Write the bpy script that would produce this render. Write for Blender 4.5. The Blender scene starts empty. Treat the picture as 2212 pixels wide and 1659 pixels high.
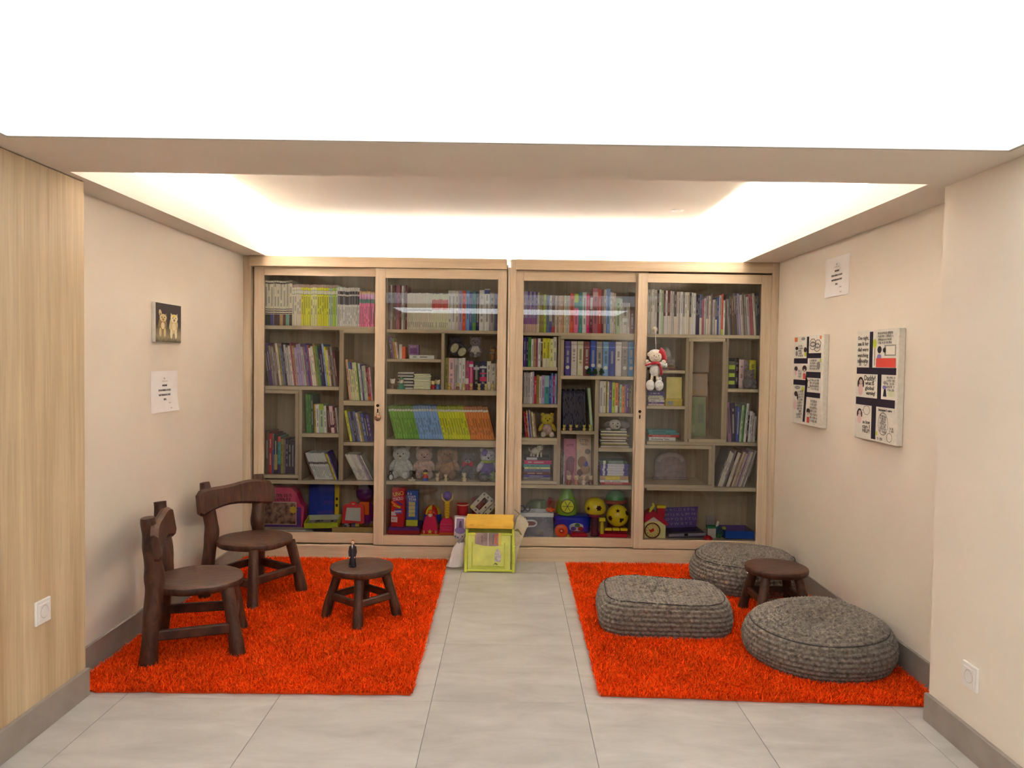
import bpy, math, random
import numpy as np
from mathutils import Vector, Matrix

scene = bpy.context.scene
random.seed(7)

# ------------------------------------------------------------------ camera
W_PX, H_PX, F_PX = 2212.0, 1659.0, 1638.43
CAM_H = 1.3339
R_CAM = np.array([[0.99989957, -0.00129736, 0.01411241],
                  [0.00173941, 0.99950676, -0.03135635],
                  [-0.01406477, 0.03137775, 0.99940863]])   # rows: right, forward, up
cam_data = bpy.data.cameras.new('camera')
cam = bpy.data.objects.new('camera', cam_data)
scene.collection.objects.link(cam)
cam_data.sensor_fit = 'HORIZONTAL'
cam_data.sensor_width = 36.0
cam_data.lens = 36.0 * F_PX / W_PX
cam_data.clip_start = 0.05
m = Matrix.Identity(4)
for i in range(3):
    m[i][0] = R_CAM[0][i]; m[i][1] = R_CAM[2][i]; m[i][2] = -R_CAM[1][i]
m[2][3] = CAM_H
cam.matrix_world = m
scene.camera = cam

# ------------------------------------------------------------------ world, exposure
world = bpy.data.worlds.new('world'); scene.world = world
world.use_nodes = True
world.node_tree.nodes['Background'].inputs[0].default_value = (1.0, 0.97, 0.93, 1)
world.node_tree.nodes['Background'].inputs[1].default_value = 0.15
scene.view_settings.view_transform = 'Standard'
scene.view_settings.look = 'None'
scene.view_settings.gamma = 1.0
scene.view_settings.use_curve_mapping = False
scene.view_settings.exposure = 0.5
scene.cycles.max_bounces = 7
scene.cycles.diffuse_bounces = 4
scene.cycles.glossy_bounces = 4
scene.cycles.transparent_max_bounces = 16
scene.cycles.sample_clamp_indirect = 40.0
scene.cycles.caustics_reflective = False
scene.cycles.caustics_refractive = False
PANEL_LIGHT = 1.25       # luminous ceiling in front of the alcove
PANEL_REAR = 4.2        # luminous ceiling behind the camera
LED_SIDE, LED_BACK, LED_FRONT = 560.0, 60.0, 60.0
LIGHT_COL = (0.975, 0.985, 1.0)

C = scene.collection

# ------------------------------------------------------------------ projection helpers
def ray(px, py):
    return R_CAM.T @ np.array([(px - W_PX / 2) / F_PX, 1.0, (H_PX / 2 - py) / F_PX])
def at(px, py, Y):            # the point seen at a pixel, on the plane y = Y
    d = ray(px, py) * (Y / ray(px, py)[1]); return Vector((d[0], d[1], d[2] + CAM_H))
def atx(px, py, X):
    r = ray(px, py); d = r * (X / r[0]); return Vector((d[0], d[1], d[2] + CAM_H))
def floor_at(px, py, z=0.0):
    r = ray(px, py); d = r * ((z - CAM_H) / r[2]); return Vector((d[0], d[1], d[2] + CAM_H))

# ------------------------------------------------------------------ colour and materials
def lin(c):
    out = []
    for v in c[:3]:
        v = v / 255.0
        out.append(v / 12.92 if v <= 0.04045 else ((v + 0.055) / 1.055) ** 2.4)
    return tuple(out)

MATS = {}
def new_mat(name):
    mt = bpy.data.materials.new(name); mt.use_nodes = True
    nt = mt.node_tree; b = nt.nodes['Principled BSDF']
    return mt, nt, b
def node(nt, kind, **kw):
    n = nt.nodes.new(kind)
    for k, v in kw.items(): setattr(n, k, v)
    return n
def plain(name, rgb, rough=0.5, spec=0.5, var=0.06, scale=12.0, bump=0.0, bscale=None, metal=0.0, sheen=0.0, coat=0.0, alpha=None, sss=0.0):
    """one coloured material with slight procedural mottling"""
    key = ('plain', name)
    if key in MATS: return MATS[key]
    mt, nt, b = new_mat(name)
    c = lin(rgb)
    tc = node(nt, 'ShaderNodeTexCoord')
    nz = node(nt, 'ShaderNodeTexNoise'); nz.inputs['Scale'].default_value = scale; nz.inputs['Detail'].default_value = 3
    nt.links.new(tc.outputs['Object'], nz.inputs['Vector'])
    rp = node(nt, 'ShaderNodeValToRGB')
    rp.color_ramp.elements[0].position = 0.3; rp.color_ramp.elements[1].position = 0.7
    rp.color_ramp.elements[0].color = (*[max(0, v * (1 - var * 2)) for v in c], 1)
    rp.color_ramp.elements[1].color = (*[min(1, v * (1 + var * 2)) for v in c], 1)
    nt.links.new(nz.outputs['Fac'], rp.inputs['Fac'])
    nt.links.new(rp.outputs['Color'], b.inputs['Base Color'])
    b.inputs['Roughness'].default_value = rough
    b.inputs['Specular IOR Level'].default_value = spec
    b.inputs['Metallic'].default_value = metal
    if sheen: b.inputs['Sheen Weight'].default_value = sheen
    if coat: b.inputs['Coat Weight'].default_value = coat; b.inputs['Coat Roughness'].default_value = 0.08
    if alpha is not None: b.inputs['Alpha'].default_value = alpha
    if bump:
        n2 = node(nt, 'ShaderNodeTexNoise'); n2.inputs['Scale'].default_value = bscale or scale * 4; n2.inputs['Detail'].default_value = 4
        nt.links.new(tc.outputs['Object'], n2.inputs['Vector'])
        bp = node(nt, 'ShaderNodeBump'); bp.inputs['Strength'].default_value = bump; bp.inputs['Distance'].default_value = 0.01
        nt.links.new(n2.outputs['Fac'], bp.inputs['Height']); nt.links.new(bp.outputs['Normal'], b.inputs['Normal'])
    MATS[key] = mt
    return mt
def brighter(rgb, k=1.12):
    return tuple(min(250, int(v * k)) for v in rgb)
def plastic(rgb, rough=0.28):
    rgb = brighter(rgb)
    return plain('plastic_%d_%d_%d' % tuple(rgb), rgb, rough, 0.5, 0.02, 8)
def plush(rgb):
    rgb = brighter(rgb)
    return plain('plush_%d_%d_%d' % tuple(rgb), rgb, 0.95, 0.1, 0.12, 60, 0.9, 260, sheen=0.4)
def card(rgb):
    rgb = brighter(rgb, 1.06)
    return plain('card_%d_%d_%d' % tuple(rgb), rgb, 0.55, 0.35, 0.04, 20)
def ink(rgb=(30, 26, 30)):
    return plain('ink_%d_%d_%d' % tuple(rgb), rgb, 0.7, 0.2, 0.02, 30)

def wood(name, dark, light, grain_axis='Z', rough=0.45, stretch=26.0, fine=1.0, bump=0.05):
    """straight-grained veneer; grain_axis is the direction of the grain"""
    key = ('wood', name)
    if key in MATS: return MATS[key]
    mt, nt, b = new_mat(name)
    tc = node(nt, 'ShaderNodeTexCoord'); mp = node(nt, 'ShaderNodeMapping')
    s = {'X': (1.0, stretch, stretch), 'Y': (stretch, 1.0, stretch), 'Z': (stretch, stretch, 1.0)}[grain_axis]
    mp.inputs['Scale'].default_value = s
    nt.links.new(tc.outputs['Object'], mp.inputs['Vector'])
    n1 = node(nt, 'ShaderNodeTexNoise'); n1.inputs['Scale'].default_value = 0.55 * fine; n1.inputs['Detail'].default_value = 6; n1.inputs['Roughness'].default_value = 0.62
    n1.inputs['Distortion'].default_value = 0.4
    n2 = node(nt, 'ShaderNodeTexNoise'); n2.inputs['Scale'].default_value = 5.0 * fine; n2.inputs['Detail'].default_value = 4
    nt.links.new(mp.outputs['Vector'], n1.inputs['Vector']); nt.links.new(mp.outputs['Vector'], n2.inputs['Vector'])
    mx = node(nt, 'ShaderNodeMath', operation='MULTIPLY_ADD'); mx.inputs[1].default_value = 0.35
    nt.links.new(n2.outputs['Fac'], mx.inputs[0]); nt.links.new(n1.outputs['Fac'], mx.inputs[2])
    rp = node(nt, 'ShaderNodeValToRGB')
    rp.color_ramp.elements[0].position = 0.48; rp.color_ramp.elements[1].position = 0.86
    rp.color_ramp.elements[0].color = (*lin(dark), 1); rp.color_ramp.elements[1].color = (*lin(light), 1)
    nt.links.new(mx.outputs[0], rp.inputs['Fac']); nt.links.new(rp.outputs['Color'], b.inputs['Base Color'])
    b.inputs['Roughness'].default_value = rough
    b.inputs['Specular IOR Level'].default_value = 0.35
    if bump:
        bp = node(nt, 'ShaderNodeBump'); bp.inputs['Strength'].default_value = bump; bp.inputs['Distance'].default_value = 0.004
        nt.links.new(mx.outputs[0], bp.inputs['Height']); nt.links.new(bp.outputs['Normal'], b.inputs['Normal'])
    MATS[key] = mt
    return mt

def emit(name, rgb, strength):
    mt = bpy.data.materials.new(name); mt.use_nodes = True; nt = mt.node_tree
    nt.nodes.clear()
    e = node(nt, 'ShaderNodeEmission'); o = node(nt, 'ShaderNodeOutputMaterial')
    e.inputs[0].default_value = (*rgb, 1); e.inputs[1].default_value = strength
    nt.links.new(e.outputs[0], o.inputs[0])
    return mt

def glass_mat(name='clear_glass', tint=(0.996, 0.998, 0.996), ior=1.5):
    """thin window glass: see-through with a Fresnel mirror reflection"""
    mt = bpy.data.materials.new(name); mt.use_nodes = True; nt = mt.node_tree
    nt.nodes.clear()
    o = node(nt, 'ShaderNodeOutputMaterial'); t = node(nt, 'ShaderNodeBsdfTransparent'); g = node(nt, 'ShaderNodeBsdfGlossy')
    fr = node(nt, 'ShaderNodeFresnel'); mx = node(nt, 'ShaderNodeMixShader')
    t.inputs[0].default_value = (*tint, 1); g.inputs['Roughness'].default_value = 0.0
    fr.inputs['IOR'].default_value = ior
    nt.links.new(fr.outputs[0], mx.inputs[0]); nt.links.new(t.outputs[0], mx.inputs[1]); nt.links.new(g.outputs[0], mx.inputs[2])
    nt.links.new(mx.outputs[0], o.inputs[0])
    return mt

def printed_mat(name='printed_paper', rough=0.5):
    """colour comes from the print on each cover (a colour per face)"""
    mt, nt, b = new_mat(name)
    a = node(nt, 'ShaderNodeAttribute'); a.attribute_name = 'print'
    tc = node(nt, 'ShaderNodeTexCoord')
    nz = node(nt, 'ShaderNodeTexNoise'); nz.inputs['Scale'].default_value = 90; nz.inputs['Detail'].default_value = 2
    nt.links.new(tc.outputs['Object'], nz.inputs['Vector'])
    hs = node(nt, 'ShaderNodeHueSaturation')
    mr = node(nt, 'ShaderNodeMapRange'); mr.inputs[3].default_value = 0.86; mr.inputs[4].default_value = 1.1
    nt.links.new(nz.outputs['Fac'], mr.inputs[0]); nt.links.new(mr.outputs[0], hs.inputs['Value'])
    nt.links.new(a.outputs['Color'], hs.inputs['Color']); nt.links.new(hs.outputs['Color'], b.inputs['Base Color'])
    b.inputs['Roughness'].default_value = rough; b.inputs['Specular IOR Level'].default_value = 0.4
    return mt

# ------------------------------------------------------------------ mesh building
class MB:
    def __init__(s): s.v = []; s.f = []; s.c = []; s.mi = []
    def add(s, verts, faces, col=None, mi=0):
        o = len(s.v); s.v += [tuple(p) for p in verts]
        s.f += [tuple(i + o for i in f) for f in faces]
        s.c += [col] * len(faces); s.mi += [mi] * len(faces)
        return s
    def box(s, lo, hi, col=None, mi=0):
        x0, y0, z0 = lo; x1, y1, z1 = hi
        v = [(x0, y0, z0), (x1, y0, z0), (x1, y1, z0), (x0, y1, z0), (x0, y0, z1), (x1, y0, z1), (x1, y1, z1), (x0, y1, z1)]
        f = [(0, 3, 2, 1), (4, 5, 6, 7), (0, 1, 5, 4), (1, 2, 6, 5), (2, 3, 7, 6), (3, 0, 4, 7)]
        return s.add(v, f, col, mi)
    def bbox(s, lo, hi, b=0.003, col=None, mi=0):
        """box with chamfered edges"""
        b = min(b, *( (hi[i] - lo[i]) * 0.45 for i in range(3)))
        c = [(lo[i] + hi[i]) / 2 for i in range(3)]; h = [(hi[i] - lo[i]) / 2 for i in range(3)]
        v = []; idx = {}
        for sx in (-1, 1):
            for sy in (-1, 1):
                for sz in (-1, 1):
                    for ax in range(3):
                        q = [sx * h[0], sy * h[1], sz * h[2]]; sg = (sx, sy, sz)
                        for k in range(3):
                            if k != ax: q[k] -= sg[k] * b
                        idx[(sx, sy, sz, ax)] = len(v); v.append(tuple(c[k] + q[k] for k in range(3)))
        f = []
        for ax in range(3):
            o = [k for k in range(3) if k != ax]
            for sg in (-1, 1):
                quad = []
                for a, d in ((-1, -1), (1, -1), (1, 1), (-1, 1)):
                    t = [0, 0, 0]; t[ax] = sg; t[o[0]] = a; t[o[1]] = d; quad.append(idx[(*t, ax)])
                flip = (sg < 0) ^ (ax == 1)
                f.append(tuple(quad[::-1] if flip else quad))
        for ax in range(3):
            o = [k for k in range(3) if k != ax]
            for a in (-1, 1):
                for d in (-1, 1):
                    t0 = [0, 0, 0]; t1 = [0, 0, 0]; t0[ax] = -1; t1[ax] = 1
                    for t in (t0, t1): t[o[0]] = a; t[o[1]] = d
                    f.append((idx[(*t0, o[0])], idx[(*t1, o[0])], idx[(*t1, o[1])], idx[(*t0, o[1])]))
        for sx in (-1, 1):
            for sy in (-1, 1):
                for sz in (-1, 1): f.append(tuple(idx[(sx, sy, sz, k)] for k in range(3)))
        return s.add(v, f, col, mi)
    def tube(s, pts, radii, n=12, cap=True, col=None, mi=0, squash=None, wob=0.0, seed=0):
        rnd = random.Random(seed)
        pts = [Vector(p) for p in pts]
        if not isinstance(radii, (list, tuple)): radii = [radii] * len(pts)
        v = []; f = []
        up = None
        for i, p in enumerate(pts):
            d = (pts[min(i + 1, len(pts) - 1)] - pts[max(i - 1, 0)]).normalized()
            if up is None:
                up = Vector((0, 0, 1)) if abs(d.z) < 0.9 else Vector((0, 1, 0))
            a = d.cross(up).normalized(); b2 = d.cross(a).normalized(); up = -b2 if False else up
            for k in range(n):
                t = 2 * math.pi * k / n
                r = radii[i] * (1 + wob * (rnd.random() - 0.5))
                r2 = r * (squash if squash else 1)
                v.append(p + a * math.cos(t) * r + b2 * math.sin(t) * r2)
        for i in range(len(pts) - 1):
            for k in range(n):
                f.append((i * n + k, i * n + (k + 1) % n, (i + 1) * n + (k + 1) % n, (i + 1) * n + k))
        if cap:
            f.append(tuple(range(n))[::-1]); f.append(tuple((len(pts) - 1) * n + k for k in range(n)))
        return s.add(v, f, col, mi)
    def lathe(s, prof, c=(0, 0, 0), n=24, col=None, mi=0, axis='Z'):
        v = []; f = []
        for r, z in prof:
            for k in range(n):
                t = 2 * math.pi * k / n
                p = (r * math.cos(t), r * math.sin(t), z)
                if axis == 'Y': p = (p[0], -p[2], p[1])
                if axis == 'X': p = (p[2], p[0], p[1])
                v.append((p[0] + c[0], p[1] + c[1], p[2] + c[2]))
        m_ = len(prof)
        for i in range(m_ - 1):
            for k in range(n):
                f.append((i * n + k, i * n + (k + 1) % n, (i + 1) * n + (k + 1) % n, (i + 1) * n + k))
        f.append(tuple(range(n))[::-1]); f.append(tuple((m_ - 1) * n + k for k in range(n)))
        return s.add(v, f, col, mi)
    def ball(s, c, r, n=14, m=9, col=None, mi=0, rot=None):
        if not isinstance(r, (tuple, list)): r = (r, r, r)
        v = []; f = []
        for i in range(1, m):
            ph = math.pi * i / m
            for k in range(n):
                t = 2 * math.pi * k / n
                v.append(Vector((math.sin(ph) * math.cos(t) * r[0], math.sin(ph) * math.sin(t) * r[1], math.cos(ph) * r[2])))
        v.append(Vector((0, 0, r[2]))); v.append(Vector((0, 0, -r[2])))
        if rot is not None: v = [rot @ p for p in v]
        v = [p + Vector(c) for p in v]
        for i in range(m - 2):
            for k in range(n): f.append((i * n + k, (i + 1) * n + k, (i + 1) * n + (k + 1) % n, i * n + (k + 1) % n))
        T = (m - 1) * n
        for k in range(n):
            f.append((T, k, (k + 1) % n)); f.append((T + 1, (m - 2) * n + (k + 1) % n, (m - 2) * n + k))
        return s.add(v, f, col, mi)
    def prism(s, poly, y0, y1, col=None, mi=0, plane='XZ', at_=(0, 0, 0)):
        """polygon (list of 2-D points) extruded along the third axis"""
        n = len(poly); v = []
        for y in (y0, y1):
            for a, b in poly:
                p = {'XZ': (a, y, b), 'XY': (a, b, y), 'YZ': (y, a, b)}[plane]
                v.append((p[0] + at_[0], p[1] + at_[1], p[2] + at_[2]))
        f = [tuple(range(n)), tuple(range(2 * n - 1, n - 1, -1))]
        for k in range(n): f.append((k, k + n, (k + 1) % n + n, (k + 1) % n))
        return s.add(v, f, col, mi)
    def build(s, name, mat, parent=None, smooth=False, loc=None, rot=None):
        me = bpy.data.meshes.new(name)
        me.from_pydata(s.v, [], s.f)
        mats = mat if isinstance(mat, (list, tuple)) else [mat]
        for q in mats: me.materials.append(q)
        if len(mats) > 1: me.polygons.foreach_set('material_index', s.mi)
        if any(c is not None for c in s.c):
            at_ = me.color_attributes.new('print', 'FLOAT_COLOR', 'CORNER')
            arr = np.ones((len(me.loops), 4), dtype=np.float32); k = 0
            for f, c in zip(s.f, s.c):
                arr[k:k + len(f), :3] = c if c is not None else (0.8, 0.8, 0.8); k += len(f)
            at_.data.foreach_set('color', arr.ravel())
        me.update()
        if smooth:
            me.polygons.foreach_set('use_smooth', [True] * len(me.polygons))
            if smooth != 'all':
                try: me.set_sharp_from_angle(angle=math.radians(40))
                except Exception: pass
        o = bpy.data.objects.new(name, me); C.objects.link(o)
        if loc is not None: o.location = loc
        if rot is not None: o.rotation_euler = rot
        if parent is not None: o.parent = parent
        return o

def fix_normals(o):
    import bmesh
    bm = bmesh.new(); bm.from_mesh(o.data); bmesh.ops.recalc_face_normals(bm, faces=bm.faces); bm.to_mesh(o.data); bm.free()
    return o
def tag(o, label, cat, group=None):
    o['label'] = label; o['category'] = cat
    if group: o['group'] = group
    return o
def thing(name, label, cat, loc=(0, 0, 0), rz=0.0, group=None, rot=None):
    o = bpy.data.objects.new(name, None); C.objects.link(o)
    o.empty_display_size = 0.05
    o.location = loc; o.rotation_euler = rot if rot is not None else (0, 0, rz)
    return tag(o, label, cat, group)
def struct(o):
    o['kind'] = 'structure'; return o
def copy_tree(o, parent=None):
    c = o.copy(); C.objects.link(c); c.parent = parent
    for ch in [k for k in C.objects if k.parent == o]: copy_tree(ch, c)
    return c

def lettering(txt, size, loc, rot, mat, parent=None, name='lettering', align='CENTER', depth=0.0003, width=None, bold=0.0, shear=0.0):
    cu = bpy.data.curves.new(name, 'FONT'); cu.body = txt; cu.size = size; cu.align_x = align; cu.align_y = 'CENTER'
    cu.extrude = depth; cu.offset = bold; cu.resolution_u = 2; cu.shear = shear
    tmp = bpy.data.objects.new('tmp', cu); C.objects.link(tmp)
    dg = bpy.context.evaluated_depsgraph_get()
    me = bpy.data.meshes.new_from_object(tmp.evaluated_get(dg))
    C.objects.unlink(tmp); bpy.data.objects.remove(tmp); bpy.data.curves.remove(cu)
    if width:
        xs = [v.co.x for v in me.vertices]
        if xs and max(xs) > min(xs):
            k = width / (max(xs) - min(xs))
            for v in me.vertices: v.co.x *= k
    me.materials.clear(); me.materials.append(mat)
    o = bpy.data.objects.new(name, me); C.objects.link(o)
    o.location = loc; o.rotation_euler = rot
    if parent is not None: o.parent = parent
    return o
scrawl_rnd = random.Random(99)
def scrawl(width, size, loc, rot, mat, parent=None, weight=0.14):
    """a line of writing too small or blurred to read: letter-like pen strokes"""
    b = MB(); x = -width / 2; r = scrawl_rnd; w = size * weight
    def stroke(x0, y0, x1, y1):
        dx, dy = x1 - x0, y1 - y0; L = math.hypot(dx, dy) or 1; nx, ny = -dy / L * w / 2, dx / L * w / 2
        b.add([(x0 + nx, y0 + ny, .0002), (x0 - nx, y0 - ny, .0002), (x1 - nx, y1 - ny, .0002), (x1 + nx, y1 + ny, .0002)], [(0, 1, 2, 3)])
    while x < width / 2 - size * .3:
        if r.random() < .14: x += size * .35; continue
        k = r.randrange(5); h = size * .36; q = size * .34
        if k in (0, 1, 3): stroke(x, -h, x, h * (1 if k else .7))
        if k in (1, 2): stroke(x, h * .8, x + q, h * .8); stroke(x + q, h * .8, x + q, -h)
        if k in (2, 3): stroke(x, -h, x + q, -h); stroke(x, 0, x + q, 0)
        if k == 4: stroke(x, h, x + q, -h); stroke(x + q, h, x, -h * .6)
        x += size * .55
    if not b.v: stroke(-width / 2, 0, width / 2, 0)
    o = b.build('lettering', mat, parent); o.location = loc; o.rotation_euler = rot
    return o
FRONT = (math.pi / 2, 0, 0)                      # lettering on a face that looks towards -Y
ON_LEFT = (math.pi / 2, 0, math.pi / 2)          # on the left wall, looking towards +X
ON_RIGHT = (math.pi / 2, 0, -math.pi / 2)        # on the right wall, looking towards -X

# ------------------------------------------------------------------ room dimensions (metres)
XL, XR = -1.7643, 1.7478          # alcove side walls
XWL, XWR = -1.6468, 1.5917        # nearer walls, standing in front of the alcove walls
YWL, YWR = 2.933, 2.820           # where the nearer walls end
YC = 4.99                         # front of the bookcases
YB = 5.40                         # back wall
ZS = 1.9956                       # underside of the dropped ceiling
CXL, CXR, YF, YN = -1.6129, 1.5107, 2.7824, 2.355
NXL, NXR = -1.56, 1.525           # opening of the luminous ceiling in front
YREAR = -5.0

paint = plain('cream_wall_paint', (234, 223, 207), 0.75, 0.25, 0.012, 3, 0.04, 160)
paint_ceiling = plain('ceiling_paint', (234, 225, 213), 0.85, 0.2, 0.008, 3)
white_paint = plain('white_ceiling_paint', (243, 240, 234), 0.85, 0.2, 0.006, 3)
oak_wall = wood('oak_veneer_wall', (180, 154, 118), (218, 196, 160), 'Z', 0.42, 24, 1.0)
oak = wood('oak_veneer', (188, 165, 138), (218, 199, 172), 'Z', 0.42, 30, 1.3)
oak_h = wood('oak_veneer_horizontal', (184, 160, 132), (213, 192, 163), 'X', 0.42, 30, 1.3)
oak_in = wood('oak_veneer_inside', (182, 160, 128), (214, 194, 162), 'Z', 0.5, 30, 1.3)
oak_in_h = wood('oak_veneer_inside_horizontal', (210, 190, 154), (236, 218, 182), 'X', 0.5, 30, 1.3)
# ================================================================== the setting
def tile_material():
    mt, nt, b = new_mat('grey_stone_look_tile')
    tc = node(nt, 'ShaderNodeTexCoord'); oi = node(nt, 'ShaderNodeObjectInfo')
    ad = node(nt, 'ShaderNodeVectorMath', operation='ADD')
    sc = node(nt, 'ShaderNodeVectorMath', operation='SCALE'); sc.inputs['Scale'].default_value = 9.0
    cb = node(nt, 'ShaderNodeCombineXYZ')
    for k in range(3): nt.links.new(oi.outputs['Random'], cb.inputs[k])
    nt.links.new(cb.outputs[0], sc.inputs[0])
    nt.links.new(tc.outputs['Object'], ad.inputs[0]); nt.links.new(sc.outputs[0], ad.inputs[1])
    mp = node(nt, 'ShaderNodeMapping'); mp.inputs['Scale'].default_value = (1.0, 2.6, 1.0)
    nt.links.new(ad.outputs[0], mp.inputs['Vector'])
    n1 = node(nt, 'ShaderNodeTexNoise'); n1.inputs['Scale'].default_value = 3.2; n1.inputs['Detail'].default_value = 9; n1.inputs['Roughness'].default_value = 0.62; n1.inputs['Distortion'].default_value = 0.5
    nt.links.new(mp.outputs[0], n1.inputs['Vector'])
    rp = node(nt, 'ShaderNodeValToRGB')
    rp.color_ramp.elements[0].position = 0.30; rp.color_ramp.elements[1].position = 0.72
    rp.color_ramp.elements[0].color = (*lin((168, 164, 157)), 1); rp.color_ramp.elements[1].color = (*lin((197, 193, 186)), 1)
    nt.links.new(n1.outputs['Fac'], rp.inputs['Fac'])
    hs = node(nt, 'ShaderNodeHueSaturation'); mr = node(nt, 'ShaderNodeMapRange'); mr.inputs[3].default_value = 0.96; mr.inputs[4].default_value = 1.03
    nt.links.new(oi.outputs['Random'], mr.inputs[0]); nt.links.new(mr.outputs[0], hs.inputs['Value'])
    nt.links.new(rp.outputs['Color'], hs.inputs['Color']); nt.links.new(hs.outputs['Color'], b.inputs['Base Color'])
    b.inputs['Roughness'].default_value = 0.36; b.inputs['Specular IOR Level'].default_value = 0.35
    bp = node(nt, 'ShaderNodeBump'); bp.inputs['Strength'].default_value = 0.08; bp.inputs['Distance'].default_value = 0.004
    nt.links.new(n1.outputs['Fac'], bp.inputs['Height']); nt.links.new(bp.outputs['Normal'], b.inputs['Normal'])
    return mt
tile_mat = tile_material()
grout = plain('dark_grout', (118, 112, 102), 0.9, 0.1, 0.05, 20)
skirt_mat = plain('grey_skirting_tile', (150, 140, 130), 0.45, 0.35, 0.05, 9)

fl = struct(MB().box((XL - 0.1, YREAR, -0.06), (XR + 0.1, YB, -0.0016)).build('floor', grout))
T, TX0, TY0 = 0.6, -0.8922, 2.9193
tile_meshes = {}
def tile(x0, x1, y0, y1):
    key = (round(x1 - x0, 3), round(y1 - y0, 3))
    w, d = x1 - x0, y1 - y0
    if key not in tile_meshes:
        o = MB().bbox((-w / 2, -d / 2, -0.010), (w / 2, d / 2, 0.0), 0.0008).build('tile', tile_mat, fl)
        tile_meshes[key] = o.data
    else:
        o = bpy.data.objects.new('tile', tile_meshes[key]); C.objects.link(o); o.parent = fl
    o.location = ((x0 + x1) / 2, (y0 + y1) / 2, 0)
G = 0.0011
for i in range(-3, 6):
    for j in range(-14, 5):
        x0, x1 = TX0 + i * T, TX0 + (i + 1) * T
        y0, y1 = TY0 + j * T, TY0 + (j + 1) * T
        lo = XL if y1 > YWL else XWL; hi = XR if y1 > YWR else XWR
        lo, hi = XL, XR
        x0, x1 = max(x0, lo), min(x1, hi); y0, y1 = max(y0, YREAR), min(y1, YC + 0.01)
        if x1 - x0 > 0.02 and y1 - y0 > 0.02: tile(x0 + G, x1 - G, y0 + G, y1 - G)

# walls
struct(MB().box((XL - 0.12, YWL - 0.4, 0), (XL, YB + 0.1, 2.55)).build('wall_left', paint))
struct(MB().box((XR, YWR - 0.4, 0), (XR + 0.12, YB + 0.1, 2.55)).build('wall_right', paint))
struct(MB().box((XL - 0.12, YB, 0), (XR + 0.12, YB + 0.1, 2.55)).build('wall_back', white_paint))
wl = struct(MB().box((XWL - 0.35, YREAR, 0), (XWL - 0.012, YWL - 0.012, 2.55)).build('wall_front_left', paint))
# oak panels on the nearer left wall
edges = [YREAR, -4.0, -2.9, -1.75, -0.55, 0.65, 1.75, YWL]
for a, b2 in zip(edges[:-1], edges[1:]):
    MB().bbox((XWL - 0.012, a + 0.0008, 0.1), (XWL, b2 - 0.0008, ZS - 0.003), 0.001).build('panel', oak_wall, wl)
MB().box((XWL - 0.117, YWL - 0.012, 0), (XWL - 0.001, YWL, ZS)).build('panel', oak_wall, wl)
struct(MB().bbox((XWR, YREAR, 0), (XWR + 0.35, YWR, 2.55), 0.004).build('wall_front_right', paint))
struct(MB().box((XWL - 0.4, YREAR - 0.1, 0), (XWR + 0.4, YREAR, 2.55)).build('wall_rear', plain('dark_brown_dimming', (66, 50, 44), .5, .3, .08, 4)))  # unseen wall, coloured dark to dim what the glass doors mirror

# skirting boards
struct(MB().bbox((XL, YWL, 0), (XL + 0.012, YC, 0.112), 0.0015).build('baseboard_left', skirt_mat))
struct(MB().bbox((XR - 0.012, YWR, 0), (XR, YC, 0.112), 0.0015).build('baseboard_right', skirt_mat))
struct(MB().bbox((XWL, YREAR, 0), (XWL + 0.016, YWL + 0.002, 0.108), 0.0015).build('baseboard_front_left', skirt_mat))
struct(MB().bbox((XWR - 0.016, YREAR, 0), (XWR, YWR + 0.002, 0.104), 0.0015).build('baseboard_front_right', skirt_mat))

# dropped ceiling: a beam across, soffits along both sides with a lip that hides the light strips
LIP = 0.112
ZC = ZS + 0.245
struct(MB().box((XL - 0.1, YREAR, ZC), (XR + 0.1, YB + 0.05, ZC + 0.05)).build('ceiling', paint_ceiling))
def soffit(name, x0, x1, y0, y1, lips, mat=paint_ceiling):
    b = MB().box((x0, y0, ZS), (x1, y1, ZS + 0.02))
    for s in lips:
        if s == 'R': b.box((x1 - 0.018, y0, ZS + 0.02), (x1, y1, ZS + LIP))
        if s == 'L': b.box((x0, y0, ZS + 0.02), (x0 + 0.018, y1, ZS + LIP))
        if s == 'B': b.box((x0, y1 - 0.018, ZS + 0.02), (x1, y1, ZS + LIP))
        if s == 'F': b.box((x0, y0, ZS + 0.02), (x1, y0 + 0.018, ZC), None, 1)
    return struct(b.build(name, [mat, white_paint]))
soffit('trim_1', XL, CXL, YF, YB, 'R')
soffit('trim_2', CXR, XR, YF, YB, 'L')
soffit('ceiling_beam', XWL - 0.1, XR, YN, YF, 'BF')
struct(MB().box((XWL - 0.1, 0.85, ZS), (NXL, YN, ZC)).build('trim_3', paint_ceiling))
struct(MB().box((NXR, 0.85, ZS), (XR, YN, ZC)).build('trim_4', paint_ceiling))
struct(MB().box((XWL - 0.1, 0.15, ZS), (XR, 0.85, ZC)).build('ceiling_beam.001', paint_ceiling))
struct(MB().box((XWL - 0.1, -1.0, ZS), (NXL, 0.15, ZC)).build('trim_5', paint_ceiling))
struct(MB().box((NXR, -1.0, ZS), (XR, 0.15, ZC)).build('trim_6', paint_ceiling))
struct(MB().box((XWL - 0.1, YREAR, ZS), (XR, -1.0, ZC)).build('ceiling_beam.002', paint_ceiling))

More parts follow.
